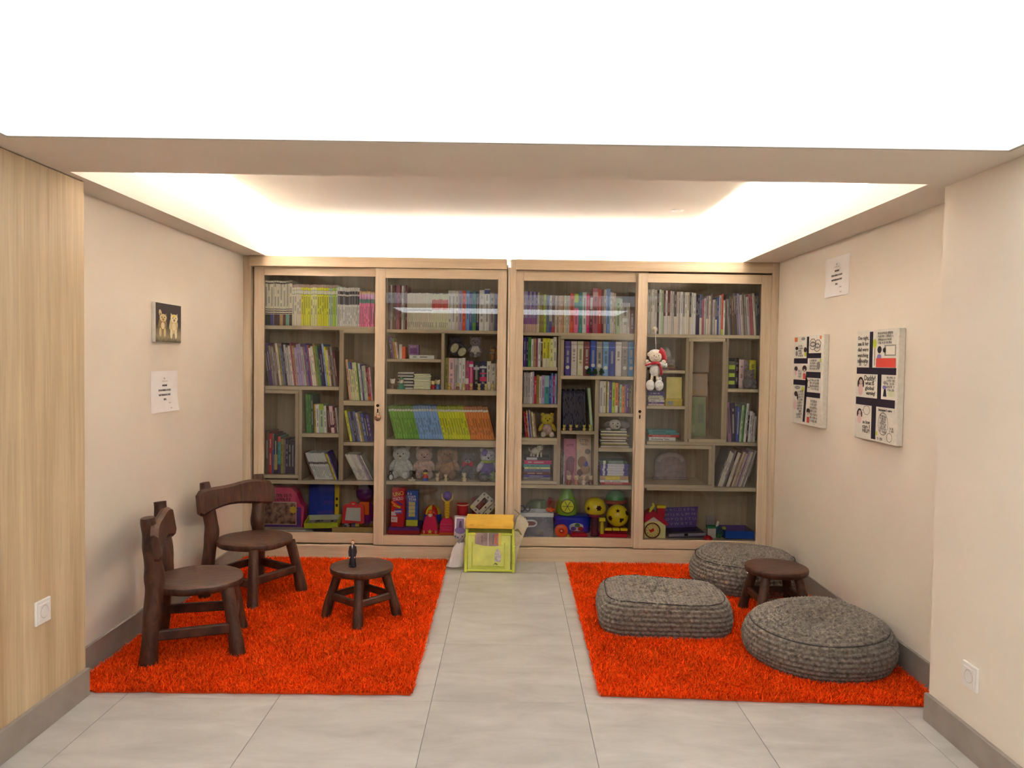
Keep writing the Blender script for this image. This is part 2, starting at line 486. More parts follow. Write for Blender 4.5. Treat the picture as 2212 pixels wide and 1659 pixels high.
# lamps: luminous ceiling panels and light strips lying in the coves
panel_em = emit('luminous_ceiling_front', LIGHT_COL, PANEL_LIGHT)
panel_em2 = emit('luminous_ceiling_rear', LIGHT_COL, PANEL_REAR)
frame_white = plain('white_lamp_frame', (240, 238, 232), 0.5)
def lum_panel(x0, x1, y0, y1, em, label):
    t = thing('ceiling_light', label, 'ceiling light', ((x0 + x1) / 2, (y0 + y1) / 2, ZS + 0.009))
    hw, hd = (x1 - x0) / 2, (y1 - y0) / 2
    MB().box((-hw, -hd, -0.006), (hw, hd, 0.0)).build('diffuser', em, t)
    b = MB()
    for s in (-1, 1):
        b.box((-hw, s * (hd + 0.003) - 0.003, -0.007), (hw, s * (hd + 0.003) + 0.003, 0.038)); b.box((s * (hw + 0.003) - 0.003, -hd, -0.007), (s * (hw + 0.003) + 0.003, hd, 0.038))
    b.build('frame', frame_white, t)
    return t
lum_panel(NXL + 0.01, NXR - 0.01, 0.87, YN - 0.012, panel_em, 'bright white luminous ceiling panel in front of the alcove')
lum_panel(NXL + 0.01, NXR - 0.01, -0.98, 0.13, panel_em2, 'bright white luminous ceiling panel mirrored in the glass doors')
def led(p0, p1, power, label):
    p0, p1 = Vector(p0), Vector(p1); d = p1 - p0; L = d.length
    t = thing('light_strip', label, 'light strip', (p0 + p1) / 2, math.atan2(d.y, d.x))
    MB().bbox((-L / 2, -0.011, ZS + 0.021 - p0.z if p0.z > ZS + .03 else 0), (L / 2, 0.011, 0.012), 0.002).build('housing', frame_white, t)
    MB().box((-L / 2 + 0.004, -0.008, 0.0121), (L / 2 - 0.004, 0.008, 0.0161)).build('diffuser', emit('light_strip_glow', LIGHT_COL, power), t)
led((XL + 0.06, YF + 0.08, ZS + 0.045), (XL + 0.06, YB - 0.06, ZS + 0.045), LED_SIDE, 'light strip hidden in the cove above the dog painting')
led((XR - 0.08, YF + 0.08, ZS + 0.045), (XR - 0.08, YB - 0.06, ZS + 0.045), LED_SIDE, 'light strip hidden in the cove above the comic canvases')
led((CXL + 0.05, YC + 0.16, ZS + 0.004), (CXR - 0.05, YC + 0.16, ZS + 0.004), LED_BACK, 'light strip lying on top of the bookcases')
led((CXL + 0.05, YF - 0.10, ZS + 0.045), (CXR - 0.05, YF - 0.10, ZS + 0.045), LED_FRONT, 'light strip hidden in the beam across the alcove')
# ================================================================== bookcases
YS = 5.055                        # front edge of the shelves
YBACK = YB - 0.012
glass = glass_mat()
black_metal = plain('blackened_brass', (38, 30, 26), 0.35, 0.5, 0.1, 40, metal=0.8)

lcase = thing('bookcase', 'oak bookcase with glass sliding doors beside the left wall', 'bookcase', (-0.9, YC, 0))
rcase = thing('bookcase', 'oak bookcase with glass sliding doors and a plush sheep hung on it', 'bookcase', (0.9, YC, 0))
def wbox(parent, name, lo, hi, mat, bev=0.0015):
    o = MB().bbox(lo, hi, bev).build(name, mat, parent)
    o.location = -Vector(parent.location)
    return o
def pxz(y, x, Y): return at(x, y, Y).z
def pxx(x, y, Y): return at(x, y, Y).x

Z_BASE = pxz(1180, 900, YC)                        # top of the plinth
Z_DOORTOP = pxz(581, 900, YC)
Z_CORN = ZS - 0.002
xl0, xl1 = pxx(525, 800, YC), pxx(1095, 800, YC)    # left bookcase outside
xr0, xr1 = pxx(1112, 800, YC), pxx(1675, 830, YC)
xl0 = XL + 0.001; xr1 = XR - 0.001
xc0 = pxx(1095, 800, YC)
for case, x0, x1 in ((lcase, xl0, xl1), (rcase, xr0, xr1)):
    wbox(case, 'plinth', (x0 + 0.03, YC, 0), (x1 - (0.0), YBACK, Z_BASE - 0.002), oak_h)
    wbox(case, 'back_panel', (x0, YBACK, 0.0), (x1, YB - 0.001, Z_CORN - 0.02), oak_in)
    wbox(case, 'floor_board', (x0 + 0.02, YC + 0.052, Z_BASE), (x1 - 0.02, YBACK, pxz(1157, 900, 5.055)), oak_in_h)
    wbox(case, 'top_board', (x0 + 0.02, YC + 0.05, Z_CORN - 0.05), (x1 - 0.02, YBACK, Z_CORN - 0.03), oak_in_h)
# cornices
zc = Z_DOORTOP + 0.004
wbox(lcase, 'cornice', (pxx(540, 560, YC), YC - 0.016, zc), (pxx(1095, 565, YC), YC + 0.05, Z_CORN), oak_h)
wbox(rcase, 'cornice', (pxx(1113.5, 565, YC), YC - 0.016, zc), (pxx(1668, 572, YC), YC + 0.05, Z_CORN), oak_h)
# outer side panels
wbox(lcase, 'side_panel', (xl0, YC + 0.004, 0), (pxx(541, 800, YC), YBACK, Z_CORN), oak)
wbox(lcase, 'side_panel', (pxx(1083, 800, YC + .05), YC + 0.052, 0), (xl1 - 0.001, YBACK, Z_CORN - 0.03), oak)
wbox(rcase, 'side_panel', (xr0 + 0.001, YC + 0.052, 0), (pxx(1126, 800, YC + .05), YBACK, Z_CORN - 0.03), oak)
wbox(rcase, 'side_panel', (pxx(1668, 570, YC), YC - 0.014, 0), (xr1, YBACK, Z_CORN), oak)
# post between the two bookcases: a full-height board and a shorter one beside it
wbox(rcase, 'post', (pxx(1100.5, 800, YC), YC - 0.006, 0), (pxx(1113, 800, YC), YC + 0.30, Z_CORN), oak)
wbox(lcase, 'post', (pxx(1095.4, 800, YC), YC - 0.004, 0), (pxx(1100.2, 800, YC), YC + 0.30, pxz(578, 1098, YC)), oak)
# inner partitions behind the meeting stiles
wbox(lcase, 'partition', (pxx(809, 800, YS), YS, Z_BASE), (pxx(836, 800, YS), YBACK, Z_CORN - 0.04), oak_in)
wbox(rcase, 'partition', (pxx(1371, 800, YS), YS, Z_BASE), (pxx(1397, 800, YS), YBACK, Z_CORN - 0.04), oak_in)

# sliding doors
def door(case, x0, x1, y0, y1, gx0, gx1, gy0, gy1, Y, lock_side=None):
    """pixel outline of the frame and of the glass, read near the top of the door"""
    X0, X1 = pxx(x0, 600, Y), pxx(x1, 600, Y)
    Z1, Z0 = pxz(y0, (x0 + x1) / 2, Y), pxz(y1, (x0 + x1) / 2, Y)
    GX0, GX1 = pxx(gx0, 600, Y), pxx(gx1, 600, Y)
    GZ1, GZ0 = pxz(gy0, (x0 + x1) / 2, Y), pxz(gy1, (x0 + x1) / 2, Y)
    base = Vector((X0, Y, Z0)); th = 0.022
    d = bpy.data.objects.new('door', None); C.objects.link(d); d.parent = case; d.location = base - Vector(case.location)
    def p(name, lo, hi, mat, bev=0.0012):
        o = MB().bbox(Vector(lo) - base, Vector(hi) - base, bev).build(name, mat, d); return o
    p('stile', (X0, Y, Z0), (GX0, Y + th, Z1), oak)
    p('stile', (GX1, Y, Z0), (X1, Y + th, Z1), oak)
    p('rail', (GX0, Y + 0.0006, GZ1), (GX1, Y + th, Z1), oak_h)
    p('rail', (GX0, Y + 0.0006, Z0), (GX1, Y + th, GZ0), oak_h)
    g = MB().box(Vector((GX0 - 0.004, Y + 0.009, GZ0 - 0.004)) - base, Vector((GX1 + 0.004, Y + 0.014, GZ1 + 0.004)) - base)
    o = g.build('glass_pane', glass, d)
    if lock_side:
        lx, ly = lock_side
        c = at(lx, ly, Y) - base
        MB().lathe([(0.009, 0), (0.010, 0.002), (0.008, 0.005), (0.003, 0.0055)], (c.x, -0.0, c.z), 16, axis='Y').build('lock', black_metal, d, smooth=True)
        poly = [(-0.0035, 0.012), (0.0035, 0.012), (0.0045, 0.0), (0.003, -0.012), (0.0, -0.016), (-0.003, -0.012), (-0.0045, 0.0)]
        MB().prism([(a + c.x, b + c.z - 0.034) for a, b in poly], -0.0035, -0.0005).build('keyhole_plate', black_metal, d)
    return d
YD_F, YD_B = YC - 0.003, YC + 0.023
door(lcase, 549, 834, 575.5, 1172.5, 571, 814, 596, 1150, YD_B)
door(lcase, 811, 1095, 581, 1179, 833, 1076, 602, 1158, YD_F, (816, 876))
door(rcase, 1113.5, 1401, 586, 1181, 1132, 1374, 608, 1162, YD_B)
door(rcase, 1379, 1667.5, 592, 1187, 1399.5, 1646, 612, 1168, YD_F, (1382, 889))
# bunch of keys on the left lock
kp = at(817, 900, YD_F)
kt = thing('key_ring', 'small key with a round brass fob hanging in the left lock', 'key', (kp.x, kp.y - 0.006, kp.z + 0.045))
brass = plain('worn_brass', (120, 88, 58), 0.35, 0.5, 0.2, 60, metal=0.7)
MB().tube([(0, 0, 0.035), (0, -0.012, 0.033), (0, -0.014, 0.0), (0, -0.012, -0.015)], 0.0016, 6).build('key', brass, kt, smooth=True)
b = MB()
for k in range(16):
    a0, a1 = 2 * math.pi * k / 16, 2 * math.pi * (k + 1) / 16
    b.tube([(0.012 * math.cos(a0), -0.012, -0.026 + 0.012 * math.sin(a0)), (0.012 * math.cos(a1), -0.012, -0.026 + 0.012 * math.sin(a1))], 0.0016, 5)
b.build('ring', brass, kt, smooth=True)
MB().ball((0, -0.012, -0.052), (0.021, 0.009, 0.022)).build('fob', plain('fob_enamel', (150, 110, 84), 0.3, 0.6, 0.35, 120, metal=0.4), kt, smooth=True)

# ---- shelves, dividers and framed cubbies; pixel rectangles of their front edges
BOARD_TOPS = []
def board(case, x0, y0, x1, y1, name='shelf', Y=YS, mat=None, yb=YBACK):
    xm, ym = (x0 + x1) / 2, (y0 + y1) / 2
    lo = (pxx(x0, ym, Y), Y, pxz(y1, xm, Y)); hi = (pxx(x1, ym, Y), yb, pxz(y0, xm, Y))
    if name in ('shelf', 'cubby_base'): BOARD_TOPS.append((lo[0], hi[0], hi[2]))
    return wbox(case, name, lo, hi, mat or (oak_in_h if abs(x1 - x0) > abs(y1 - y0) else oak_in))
def cubby_frame(case, x0, y0, x1, y1, t=7.5):
    """a box with a broad front edge that stands a little proud of the shelves"""
    Y = YS - 0.012
    board(case, x0, y0, x1, y0 + t, 'cubby_top', Y); board(case, x0, y1 - t, x1, y1, 'cubby_base', Y)
    board(case, x0, y0 + t, x0 + t, y1 - t, 'cubby_side', Y); board(case, x1 - t, y0 + t, x1, y1 - t, 'cubby_side', Y)
L, Rr = lcase, rcase
# leftmost door
board(L, 545, 704, 812, 712)                       # A
board(L, 732, 712, 742, 1038, 'divider')
board(L, 742, 712, 812, 720)
board(L, 545, 834, 732, 842)
board(L, 644, 842, 652, 1038, 'divider')
board(L, 652, 936.5, 732, 944.5)
board(L, 742, 866, 812, 876)
board(L, 742, 955.5, 812, 963)
board(L, 545, 1038, 812, 1046)
cubby_frame(L, 558, 842.5, 645, 1033)
# second door
board(L, 834, 713, 1085, 720)
board(L, 953, 720, 960, 842, 'divider')
board(L, 834, 775.5, 953, 782)
board(L, 834, 842, 1085, 853)
board(L, 834, 951, 1085, 965)
board(L, 834, 1040.5, 1085, 1048)
# third door
board(Rr, 1118, 719, 1374, 726)
board(Rr, 1204, 726, 1212, 1048, 'divider')
board(Rr, 1118, 793, 1204, 800)
board(Rr, 1118, 873, 1204, 880)
board(Rr, 1118, 946, 1204, 953)
cubby_frame(Rr, 1112, 953, 1203, 1046)
cubby_frame(Rr, 1211, 726, 1380, 820)
board(Rr, 1284, 820, 1293, 1048, 'divider')
board(Rr, 1212, 931, 1284, 938)
board(Rr, 1293, 893, 1374, 900)
board(Rr, 1293, 968, 1374, 976)
board(Rr, 1118, 1048, 1374, 1056)
# fourth door
board(Rr, 1397, 723, 1655, 730)
board(Rr, 1480, 730, 1488, 956, 'divider')
board(Rr, 1567, 730, 1572, 956, 'divider')
cubby_frame(Rr, 1488, 730.5, 1567, 956)
board(Rr, 1397, 800, 1480, 806.5)
board(Rr, 1397, 877, 1480, 883.5)
board(Rr, 1397, 955, 1655, 962)
board(Rr, 1572, 840.5, 1655, 847.5)
cubby_frame(Rr, 1380, 962, 1538, 1055)
board(Rr, 1538, 962, 1544, 1053, 'divider')
board(Rr, 1397, 1053, 1655, 1061)

def shelf_top(px, yb, tol=0.022):
    """height of the board whose front edge is seen at this pixel"""
    p = at(px, yb, YS); best = p.z
    near = [z for a, b, z in BOARD_TOPS if a - .01 <= p.x <= b + .01 and abs(z - p.z) < tol]
    return min(near, key=lambda z: abs(z - p.z)) if near else best
# ================================================================== books and magazines
paper_print = printed_mat()
YK = 5.085                                     # spines stand a little behind the shelf edge
PX = YK / F_PX                                 # metres per pixel at the spines
COL = dict(
    cream=(222, 214, 192), white=(226, 222, 214), ivory=(230, 224, 190), paper=(214, 204, 190), grey=(150, 142, 140), lightgrey=(186, 180, 176),
    darkgrey=(84, 78, 80), black=(40, 34, 40), navy=(44, 42, 78), blue=(58, 82, 168), royal=(44, 66, 170), skyblue=(120, 160, 214), paleblue=(160, 182, 220),
    teal=(70, 150, 152), bluegrey=(104, 112, 150), green=(78, 142, 62), darkgreen=(46, 78, 50), lime=(176, 204, 60), palegreen=(178, 200, 164), olive=(150, 140, 66),
    yellow=(222, 220, 62), paleyellow=(232, 226, 150), mustard=(196, 164, 60), orange=(222, 132, 62), peach=(226, 178, 140), red=(190, 44, 48), redorange=(216, 84, 52),
    maroon=(104, 38, 44), brown=(112, 82, 62), tan=(190, 154, 112), taupe=(134, 118, 108), pink=(224, 116, 158), palepink=(226, 190, 192), hotpink=(214, 40, 122), magenta=(184, 34, 100),
    rose=(176, 90, 108), mauve=(150, 108, 140), lilac=(178, 158, 196), purple=(96, 60, 130), violet=(78, 62, 150), brightblue=(40, 122, 196))
NICE = dict(lightgrey='light grey', darkgrey='dark grey', skyblue='sky-blue', paleblue='pale blue', bluegrey='blue-grey', darkgreen='dark green', palegreen='pale green',
            paleyellow='pale yellow', redorange='red-orange', palepink='pale pink', hotpink='hot pink', brightblue='bright blue', royal='royal blue', paper='off-white')
ORD = ['first', 'second', 'third', 'fourth', 'fifth', 'sixth', 'seventh', 'eighth', 'ninth', 'tenth', 'eleventh', 'twelfth', 'thirteenth', 'fourteenth', 'fifteenth', 'sixteenth', 'seventeenth', 'eighteenth', 'nineteenth', 'twentieth']
TENS = {20: 'twenty', 30: 'thirty', 40: 'forty', 50: 'fifty', 60: 'sixty'}
def ordinal(n):
    if n <= 20: return ORD[n - 1]
    if n % 10 == 0: return {30: 'thirtieth', 40: 'fortieth', 50: 'fiftieth', 60: 'sixtieth'}[n]
    return TENS[n // 10 * 10] + '-' + ORD[n % 10 - 1]
brnd = random.Random(11)
def tint_of(rgb, k=0.05):
    c = tuple(v * 1.3 for v in lin(rgb)); j = 1 + brnd.uniform(-k, k)
    return tuple(min(0.95, max(0.003, v * j)) for v in c)
def book_mesh(w, h, d, rgb, bands=(), text=None, rows=14, convex=True, pages=(226, 216, 196), textcol=None, lines=1):
    """spine towards -Y, standing on z = 0, centred on x; the print is a colour on each face of the spine"""
    b = MB(); base = tint_of(rgb); pg = lin(pages)
    hw = w / 2; bt = min(0.0022, w * 0.16); cv = min(0.0022, w * 0.18) if convex else 0
    # boards and pages
    b.box((-hw, 0, 0), (-hw + bt, d, h), base); b.box((hw - bt, 0, 0), (hw, d, h), base)
    b.box((-hw + bt, 0.0008, 0.003), (hw - bt, d - 0.003, h - 0.003), pg)
    # spine
    xs = [-hw, -hw * 0.36, hw * 0.36, hw]; ys = [0, -cv, -cv, 0]
    zs = sorted(set([0, h] + [h * k / rows for k in range(1, rows)] + [h * e for bd in bands for e in bd[:2]]))
    luma = 0.3 * rgb[0] + 0.59 * rgb[1] + 0.11 * rgb[2]
    tcol = lin(textcol) if textcol else (lin((46, 40, 44)) if luma > 110 else lin((214, 206, 190)))
    n = len(zs); v = [(xs[k], ys[k], z) for z in zs for k in range(4)]; f = []; cs = []
    run = 0; on = False
    for i in range(n - 1):
        zm = (zs[i] + zs[i + 1]) / 2 / h
        c = base
        for bd in bands:
            if bd[0] <= zm <= bd[1]: c = tuple(min(.9, v * 1.3) for v in lin(bd[2]))
        on = text and text[0] <= zm <= text[1] and brnd.random() < 0.78
        for k in range(3):
            cc = c
            if on and k == 1 and not any(bd[0] <= zm <= bd[1] for bd in bands): cc = tuple(0.45 * c[q] + 0.55 * tcol[q] for q in range(3))
            f.append((i * 4 + k, i * 4 + k + 1, i * 4 + 4 + k + 1, i * 4 + 4 + k)); cs.append(cc)
    o = len(b.v); b.v += v; b.f += [tuple(q + o for q in t) for t in f]; b.c += cs; b.mi += [0] * len(f)
    # close the ends of the spine
    b.add([v[k] for k in range(4)], [(3, 2, 1, 0)], base); b.add([v[(n - 1) * 4 + k] for k in range(4)], [(0, 1, 2, 3)], base)
    return b
def size_word(w):
    return 'thin' if w < 4.6 else ('slim' if w < 7 else ('' if w < 11 else 'thick'))
N_BOOKS = [0]
def book(w, h, col, x, z, d=0.19, lean=0.0, Y=None, label='', group=None, name='book', cat='book', **kw):
    o = book_mesh(w * PX, h * PX, d, COL[col] if isinstance(col, str) else col, **kw).build(name, paper_print)
    o.location = (x, YK if Y is None else Y, z); o.rotation_euler = (0, lean, 0)
    tag(o, label, cat, group); N_BOOKS[0] += 1
    return o
def row(where, x0, x1, yb, items, lean=0.0, group=None, name='book', cat='book', depth=0.19, Y=None, fill=True, series=None):
    """items: (width px, height px, colour, options). Fills x0..x1 (pixels) from the left, standing on the shelf whose top edge is at pixel row yb.
    lean > 0 tips the tops to the right (degrees)."""
    Yb = YK if Y is None else Y
    ym = yb - 40
    X0, X1 = pxx(x0, ym, Yb), pxx(x1, ym, Yb)
    z = shelf_top((x0 + x1) / 2, yb) + 0.0006
    a = math.radians(lean); ca, sa = math.cos(a), math.sin(abs(a))
    tot = (sum(i[0] for i in items) + sum((i[3].get('gap', 0) if len(i) > 3 else 0) for i in items)) * PX / ca
    last_h = items[-1][1] * PX; first_h = items[0][1] * PX
    room = (X1 - X0) - (first_h * sa if lean < 0 else last_h * sa)
    k = min(1.0, room / tot) if not fill else room / tot
    x = X0 + (first_h * sa if lean < 0 else 0)
    n = len(items)
    for i, it in enumerate(items):
        w, h, col = it[:3]; op = dict(it[3]) if len(it) > 3 else {}
        wp = w * k
        x += op.pop('gap', 0) * PX
        ln = a if 'lean' not in op else math.radians(op.pop('lean'))
        cname = (NICE.get(col, col) if isinstance(col, str) else op.pop('colname', 'patterned'))
        op.pop('colname', None)
        what = op.pop('what', name)
        desc = op.pop('desc', '')
        lab = ' '.join(q for q in (size_word(w), cname, what + ((' ' + desc) if desc else '') + ',', ordinal(i + 1), 'from the left', where) if q)
        foot = x + (wp * PX / ca) / 2
        # a leaning book stands on one bottom edge
        dz = (wp * PX / 2) * math.sin(abs(ln))
        hh = h * brnd.uniform(0.985, 1.01)
        if 'text' not in op: op['text'] = (0.2, 0.85)
        book(wp * 0.945, hh, col, foot, z + dz, d=min(depth, max(0.11, hh * PX * 0.74)), lean=ln, Y=Yb + brnd.uniform(0, 0.011), label=lab, group=group, name=name, cat=cat, **op)
        x += wp * PX / ca
def stack(where, x0, x1, yb, items, group=None, name='book', cat='book', depth=0.16, Y=None, jitter=2.5):
    """books lying flat, listed from the bottom: (thickness px, width px, colour, options)"""
    Yb = (YK if Y is None else Y)
    z = shelf_top((x0 + x1) / 2, yb) + 0.0006
    n = len(items)
    for i, it in enumerate(items):
        t, w, col = it[:3]; op = dict(it[3]) if len(it) > 3 else {}
        cname = NICE.get(col, col); what = op.pop('what', name)
        if 'text' not in op: op['text'] = (0.12, 0.7)
        b = book_mesh(t * PX * 0.96, w * PX, depth, COL[col], **op)
        o = b.build(name, paper_print)
        X = pxx(x0, yb - 20, Yb) + brnd.uniform(0, jitter) * PX
        o.rotation_euler = (0, math.pi / 2, 0)
        o.location = (X, Yb + brnd.uniform(0, 0.012), z + t * PX / 2)
        tag(o, ' '.join(q for q in (size_word(t), cname, what + ',', ordinal(i + 1), 'from the bottom', where) if q), cat, group)
        z += t * PX; N_BOOKS[0] += 1
    return z
def B(w, h, col, **k): return (w, h, col, k)

# ---- leftmost door, top shelf
base_cols = [(50, 62, 54), (44, 58, 50), (58, 54, 140), (74, 48, 52), (84, 54, 56), (186, 150, 100), (96, 52, 50), (112, 164, 142), (70, 60, 60)]
it = [B(6.6, 97, 'cream', bands=((0, .25, c), (.262, .282, (40, 36, 40)), (.31, .33, (40, 36, 40)), (.36, .375, (40, 36, 40)), (.93, .96, (90, 84, 80))), text=(.45, .9), desc='with a striped foot') for c in base_cols]
for c in ['cream'] * 4 + ['yellow'] * 4 + ['paleyellow'] * 3 + ['yellow'] * 5 + ['palegreen', 'palegreen', 'lime', 'palegreen']:
    it.append(B(4.9, 89, c, bands=((.765, .772, (60, 56, 50)), (.772, .86, (222, 218, 196)), (.86, .866, (60, 56, 50)), (.93, 1.0, (176, 150, 140))), text=(.3, .72), desc='with number band'))
for k in range(12): it.append(B(3.9, 84, 'white', bands=((.56, .9, (66, 60, 74) if k % 3 else (120, 112, 118)), (.78, .82, (214, 208, 200))), text=(.05, .5), desc='with a black top'))
for k in range(7): it.append(B(4.7, 77, 'pink', bands=((.66, .77, (108, 158, 146)), (.77, .91, (222, 160, 200)), (.91, 1.0, (206, 166, 112))), text=(.1, .6), desc='with a teal band'))
row('on the leftmost top shelf', 571, 809, 704, it, group='paperbacks on the leftmost top shelf', fill=True, name='paperback', cat='paperback')
# ---- second row of the leftmost door: mostly magazines
mc = ['darkgrey', 'purple', 'taupe', 'grey', 'brown', 'paper', 'olive', 'bluegrey', 'black', 'lightgrey', 'lightgrey', 'paper', 'rose', 'tan', 'lilac', 'lilac', 'lilac', 'lightgrey', 'mauve', 'violet', 'rose', 'white', 'cream', 'olive', 'green', 'navy', 'navy', 'paleblue', 'yellow', 'paper', 'brown', 'grey', 'maroon']
row('on the long shelf above the framed cubby', 569, 731, 834, [B(4.0 if c in ('rose', 'yellow', 'violet', 'black') else 5.2, 88 + 5 * math.sin(i * 1.7) - (6 if i > 28 else 0), c, text=(.3, .8)) for i, c in enumerate(mc)],
    lean=-7, group='magazines on the second shelf', name='magazine', cat='magazine', depth=0.2)
# ---- right column of the leftmost door
row('in the tall cubby left of the lock', 745, 806, 866, [B(6, 88, 'peach'), B(5, 83, 'cream', bands=((.82, 1, (60, 130, 170)),)), B(5, 82, 'paleyellow', bands=((.82, 1, (90, 60, 130)),)), B(5, 83, 'ivory'), B(5, 82, 'paleyellow'), B(4, 80, 'green'), B(5, 80, 'white'),
    B(4, 78, 'violet'), B(5, 75, 'palegreen'), B(4, 76, 'paper'), B(4, 72, 'maroon', bands=((0, .12, (200, 90, 50)),)), B(4, 72, 'magenta', bands=((0, .12, (200, 90, 50)),)), B(4, 72, 'palepink')], lean=-6, group='books beside the left lock, upper cubby')
row('in the cubby level with the fob', 743, 806, 955.5, [B(6, 68, 'yellow'), B(7, 66, 'bluegrey'), B(6, 65, 'navy'), B(7, 66, 'bluegrey'), B(5, 64, 'paper'), B(5, 62, 'olive'), B(8, 62, 'blue'), B(6, 60, 'navy'), B(7, 60, 'violet')], lean=-11, group='books beside the left lock, middle cubby')
row('in the cubby below the blue books', 743, 806, 1038, [B(3.4, 62, 'white' if k % 4 else 'paper', text=(.1, .5)) for k in range(9)] + [B(4, 61, 'lilac'), B(3, 60, 'grey'), B(3, 60, 'white')], lean=-27, group='booklets beside the left lock', fill=False, name='booklet', cat='booklet')
# ---- middle of the leftmost door
row('in the cubby of green books', 653, 731, 936.5, [B(6.5, 84, 'green', lean=-2), B(6, 83, 'green', lean=-2), B(6, 82, 'darkgreen', lean=-2), B(5, 62, 'mustard', lean=-2), B(8, 62, 'white', lean=-2), B(11, 62, 'palegreen', lean=-2, bands=((.8, 1, (160, 190, 60)),)), B(6, 60, 'white', lean=-2),
    B(5, 58, 'maroon', gap=5), B(9, 58, 'palepink', bands=((.2, .3, (90, 50, 70)),)), B(5, 57, 'maroon'), B(4, 56, 'lightgrey')], lean=-6, group='books below the second shelf')
row('leaning under the green books', 655, 731, 1038, [B(4.2, 62, 'maroon')] + [B(4.2, 62, 'white', bands=((.58, .66, (120, 110, 108)),), text=(.1, .5)) for k in range(13)] + [B(3, 60, 'tan'), B(3, 60, 'yellow'), B(3, 58, 'paper'), B(3.4, 64, 'violet')], lean=-21, group='booklets leaning below the green books', fill=False, name='booklet', cat='booklet')
# ---- framed cubby
row('in the framed cubby above the pink playset', 572, 635, 1025.5, [B(9, 92, 'brown'), B(7, 88, 'red'), B(5, 86, 'taupe', bands=((0, .6, (70, 100, 160)),)), B(8, 84, 'black', bands=((.1, .5, (170, 140, 80)),)), B(7, 80, 'teal', bands=((.86, 1, (190, 70, 70)), (0, .25, (60, 40, 90)))),
    B(6, 76, 'olive'), B(5, 75, 'taupe'), B(6, 75, 'navy'), B(7, 74, 'black'), B(7, 73, 'navy')], group='books in the framed cubby', depth=0.21)

# ---- second door, top shelf
it = [B(4, 95, c) for c in ('maroon', 'lightgrey', 'brown', 'maroon', 'mauve', 'rose', 'maroon', 'white', 'grey', 'maroon')]
it += [B(4.1, 79, 'cream', text=(.08, .2), bands=((.52, .56, (120, 112, 104)),)) for k in range(13)]
it += [B(3.9, 78, 'ivory', text=(.05, .2), bands=((.56, .84, (206, 74, 66)),), desc='with a red band') for k in range(9)]
it += [B(8, 85, 'white'), B(8, 85, 'white'), B(7, 86, 'paper'), B(8, 86, 'lilac'), B(7, 87, 'redorange'), B(8, 86, 'skyblue'), B(6, 82, 'blue'), B(8, 86, 'teal', bands=((0, .2, (90, 150, 60)),)), B(7, 84, 'navy'),
       B(11, 88, 'white'), B(12, 91, 'white', bands=((.88, .97, (60, 80, 150)),)), B(10, 82, 'lightgrey'), B(8, 81, 'bluegrey')]
row('on the second top shelf', 839, 1076, 713, it, group='books on the second top shelf')
row('on the small shelf above the flat stacks', 838, 862, 775.5, [B(5, 49, 'purple'), B(4, 47, 'mauve'), B(5, 45, 'mustard', bands=((.85, 1, (70, 150, 120)),)), B(5, 36, 'palepink')], lean=-9, group='small books left of the red one', fill=False)
o = book(6.5, 31, 'paper', pxx(865.5, 750, YK), shelf_top(880, 775.5) + .0006, label='small off-white book standing beside the little red book', d=.1)
o = book(6.5, 26, 'redorange', pxx(872.5, 750, YK), shelf_top(880, 775.5) + .0006, label='small red-orange book standing alone next to the purple box', d=.09)
zt = stack('lying under the purple box', 884, 938, 775.5, [(8.5, 54, 'white')], jitter=0)
C.objects[-1]['label'] = 'white book lying flat under the little purple box'
stack('of the flat stack beside the teal figurine', 858, 892, 842, [(3.3, 34, 'white' if k % 2 == 0 else 'darkgrey', dict(text=None)) for k in range(11)], group='dark and white flat stack')  # dark grey layers are painted shade, filling the gaps between white volumes
stack('of the cream stack below the small shelf', 893, 929, 842, [(3.0, 36, 'ivory', dict(text=None)) for k in range(11)], group='cream flat stack')
row('under the grey plush bear', 961, 1075, 842, [B(7.5, 68, 'olive'), B(12, 69, 'palepink'), B(9, 69, 'lightgrey'), B(7, 68, 'white'), B(7, 69, 'white'), B(8, 62, 'rose', bands=((.2, .4, (220, 200, 190)),)), B(9, 62, 'hotpink', bands=((.8, .9, (240, 210, 220)),)),
    B(13, 63, 'black', bands=((.7, .8, (190, 180, 190)),)), B(15, 63, 'navy', bands=((.3, .45, (200, 50, 90)), (.75, .82, (230, 220, 220)), (.55, .6, (200, 60, 100)))), B(9, 62, 'cream'), B(10, 58, 'paper'), B(4, 58, 'peach')], group='books under the grey plush bear')
cs = [((116, 176, 62), 'leaf-green')] * 9 + [((140, 178, 226), 'sky-blue')] * 9 + [((214, 222, 50), 'bright yellow')] * 10 + [((224, 136, 66), 'orange')] * 9
it = [B(6.3, 74, c, colname=n, what='picture book', text=(.12, .62), bands=((.84, .9, (226, 222, 206)), (.9, 1.0, tuple(int(v * .55 + 50) for v in c))), textcol=(40, 44, 40)) for c, n in cs]
row('above the plush toys', 836, 1070, 951, it, lean=-14, group='rainbow picture books on the wide shelf', fill=True, name='picture_book', cat='picture book')

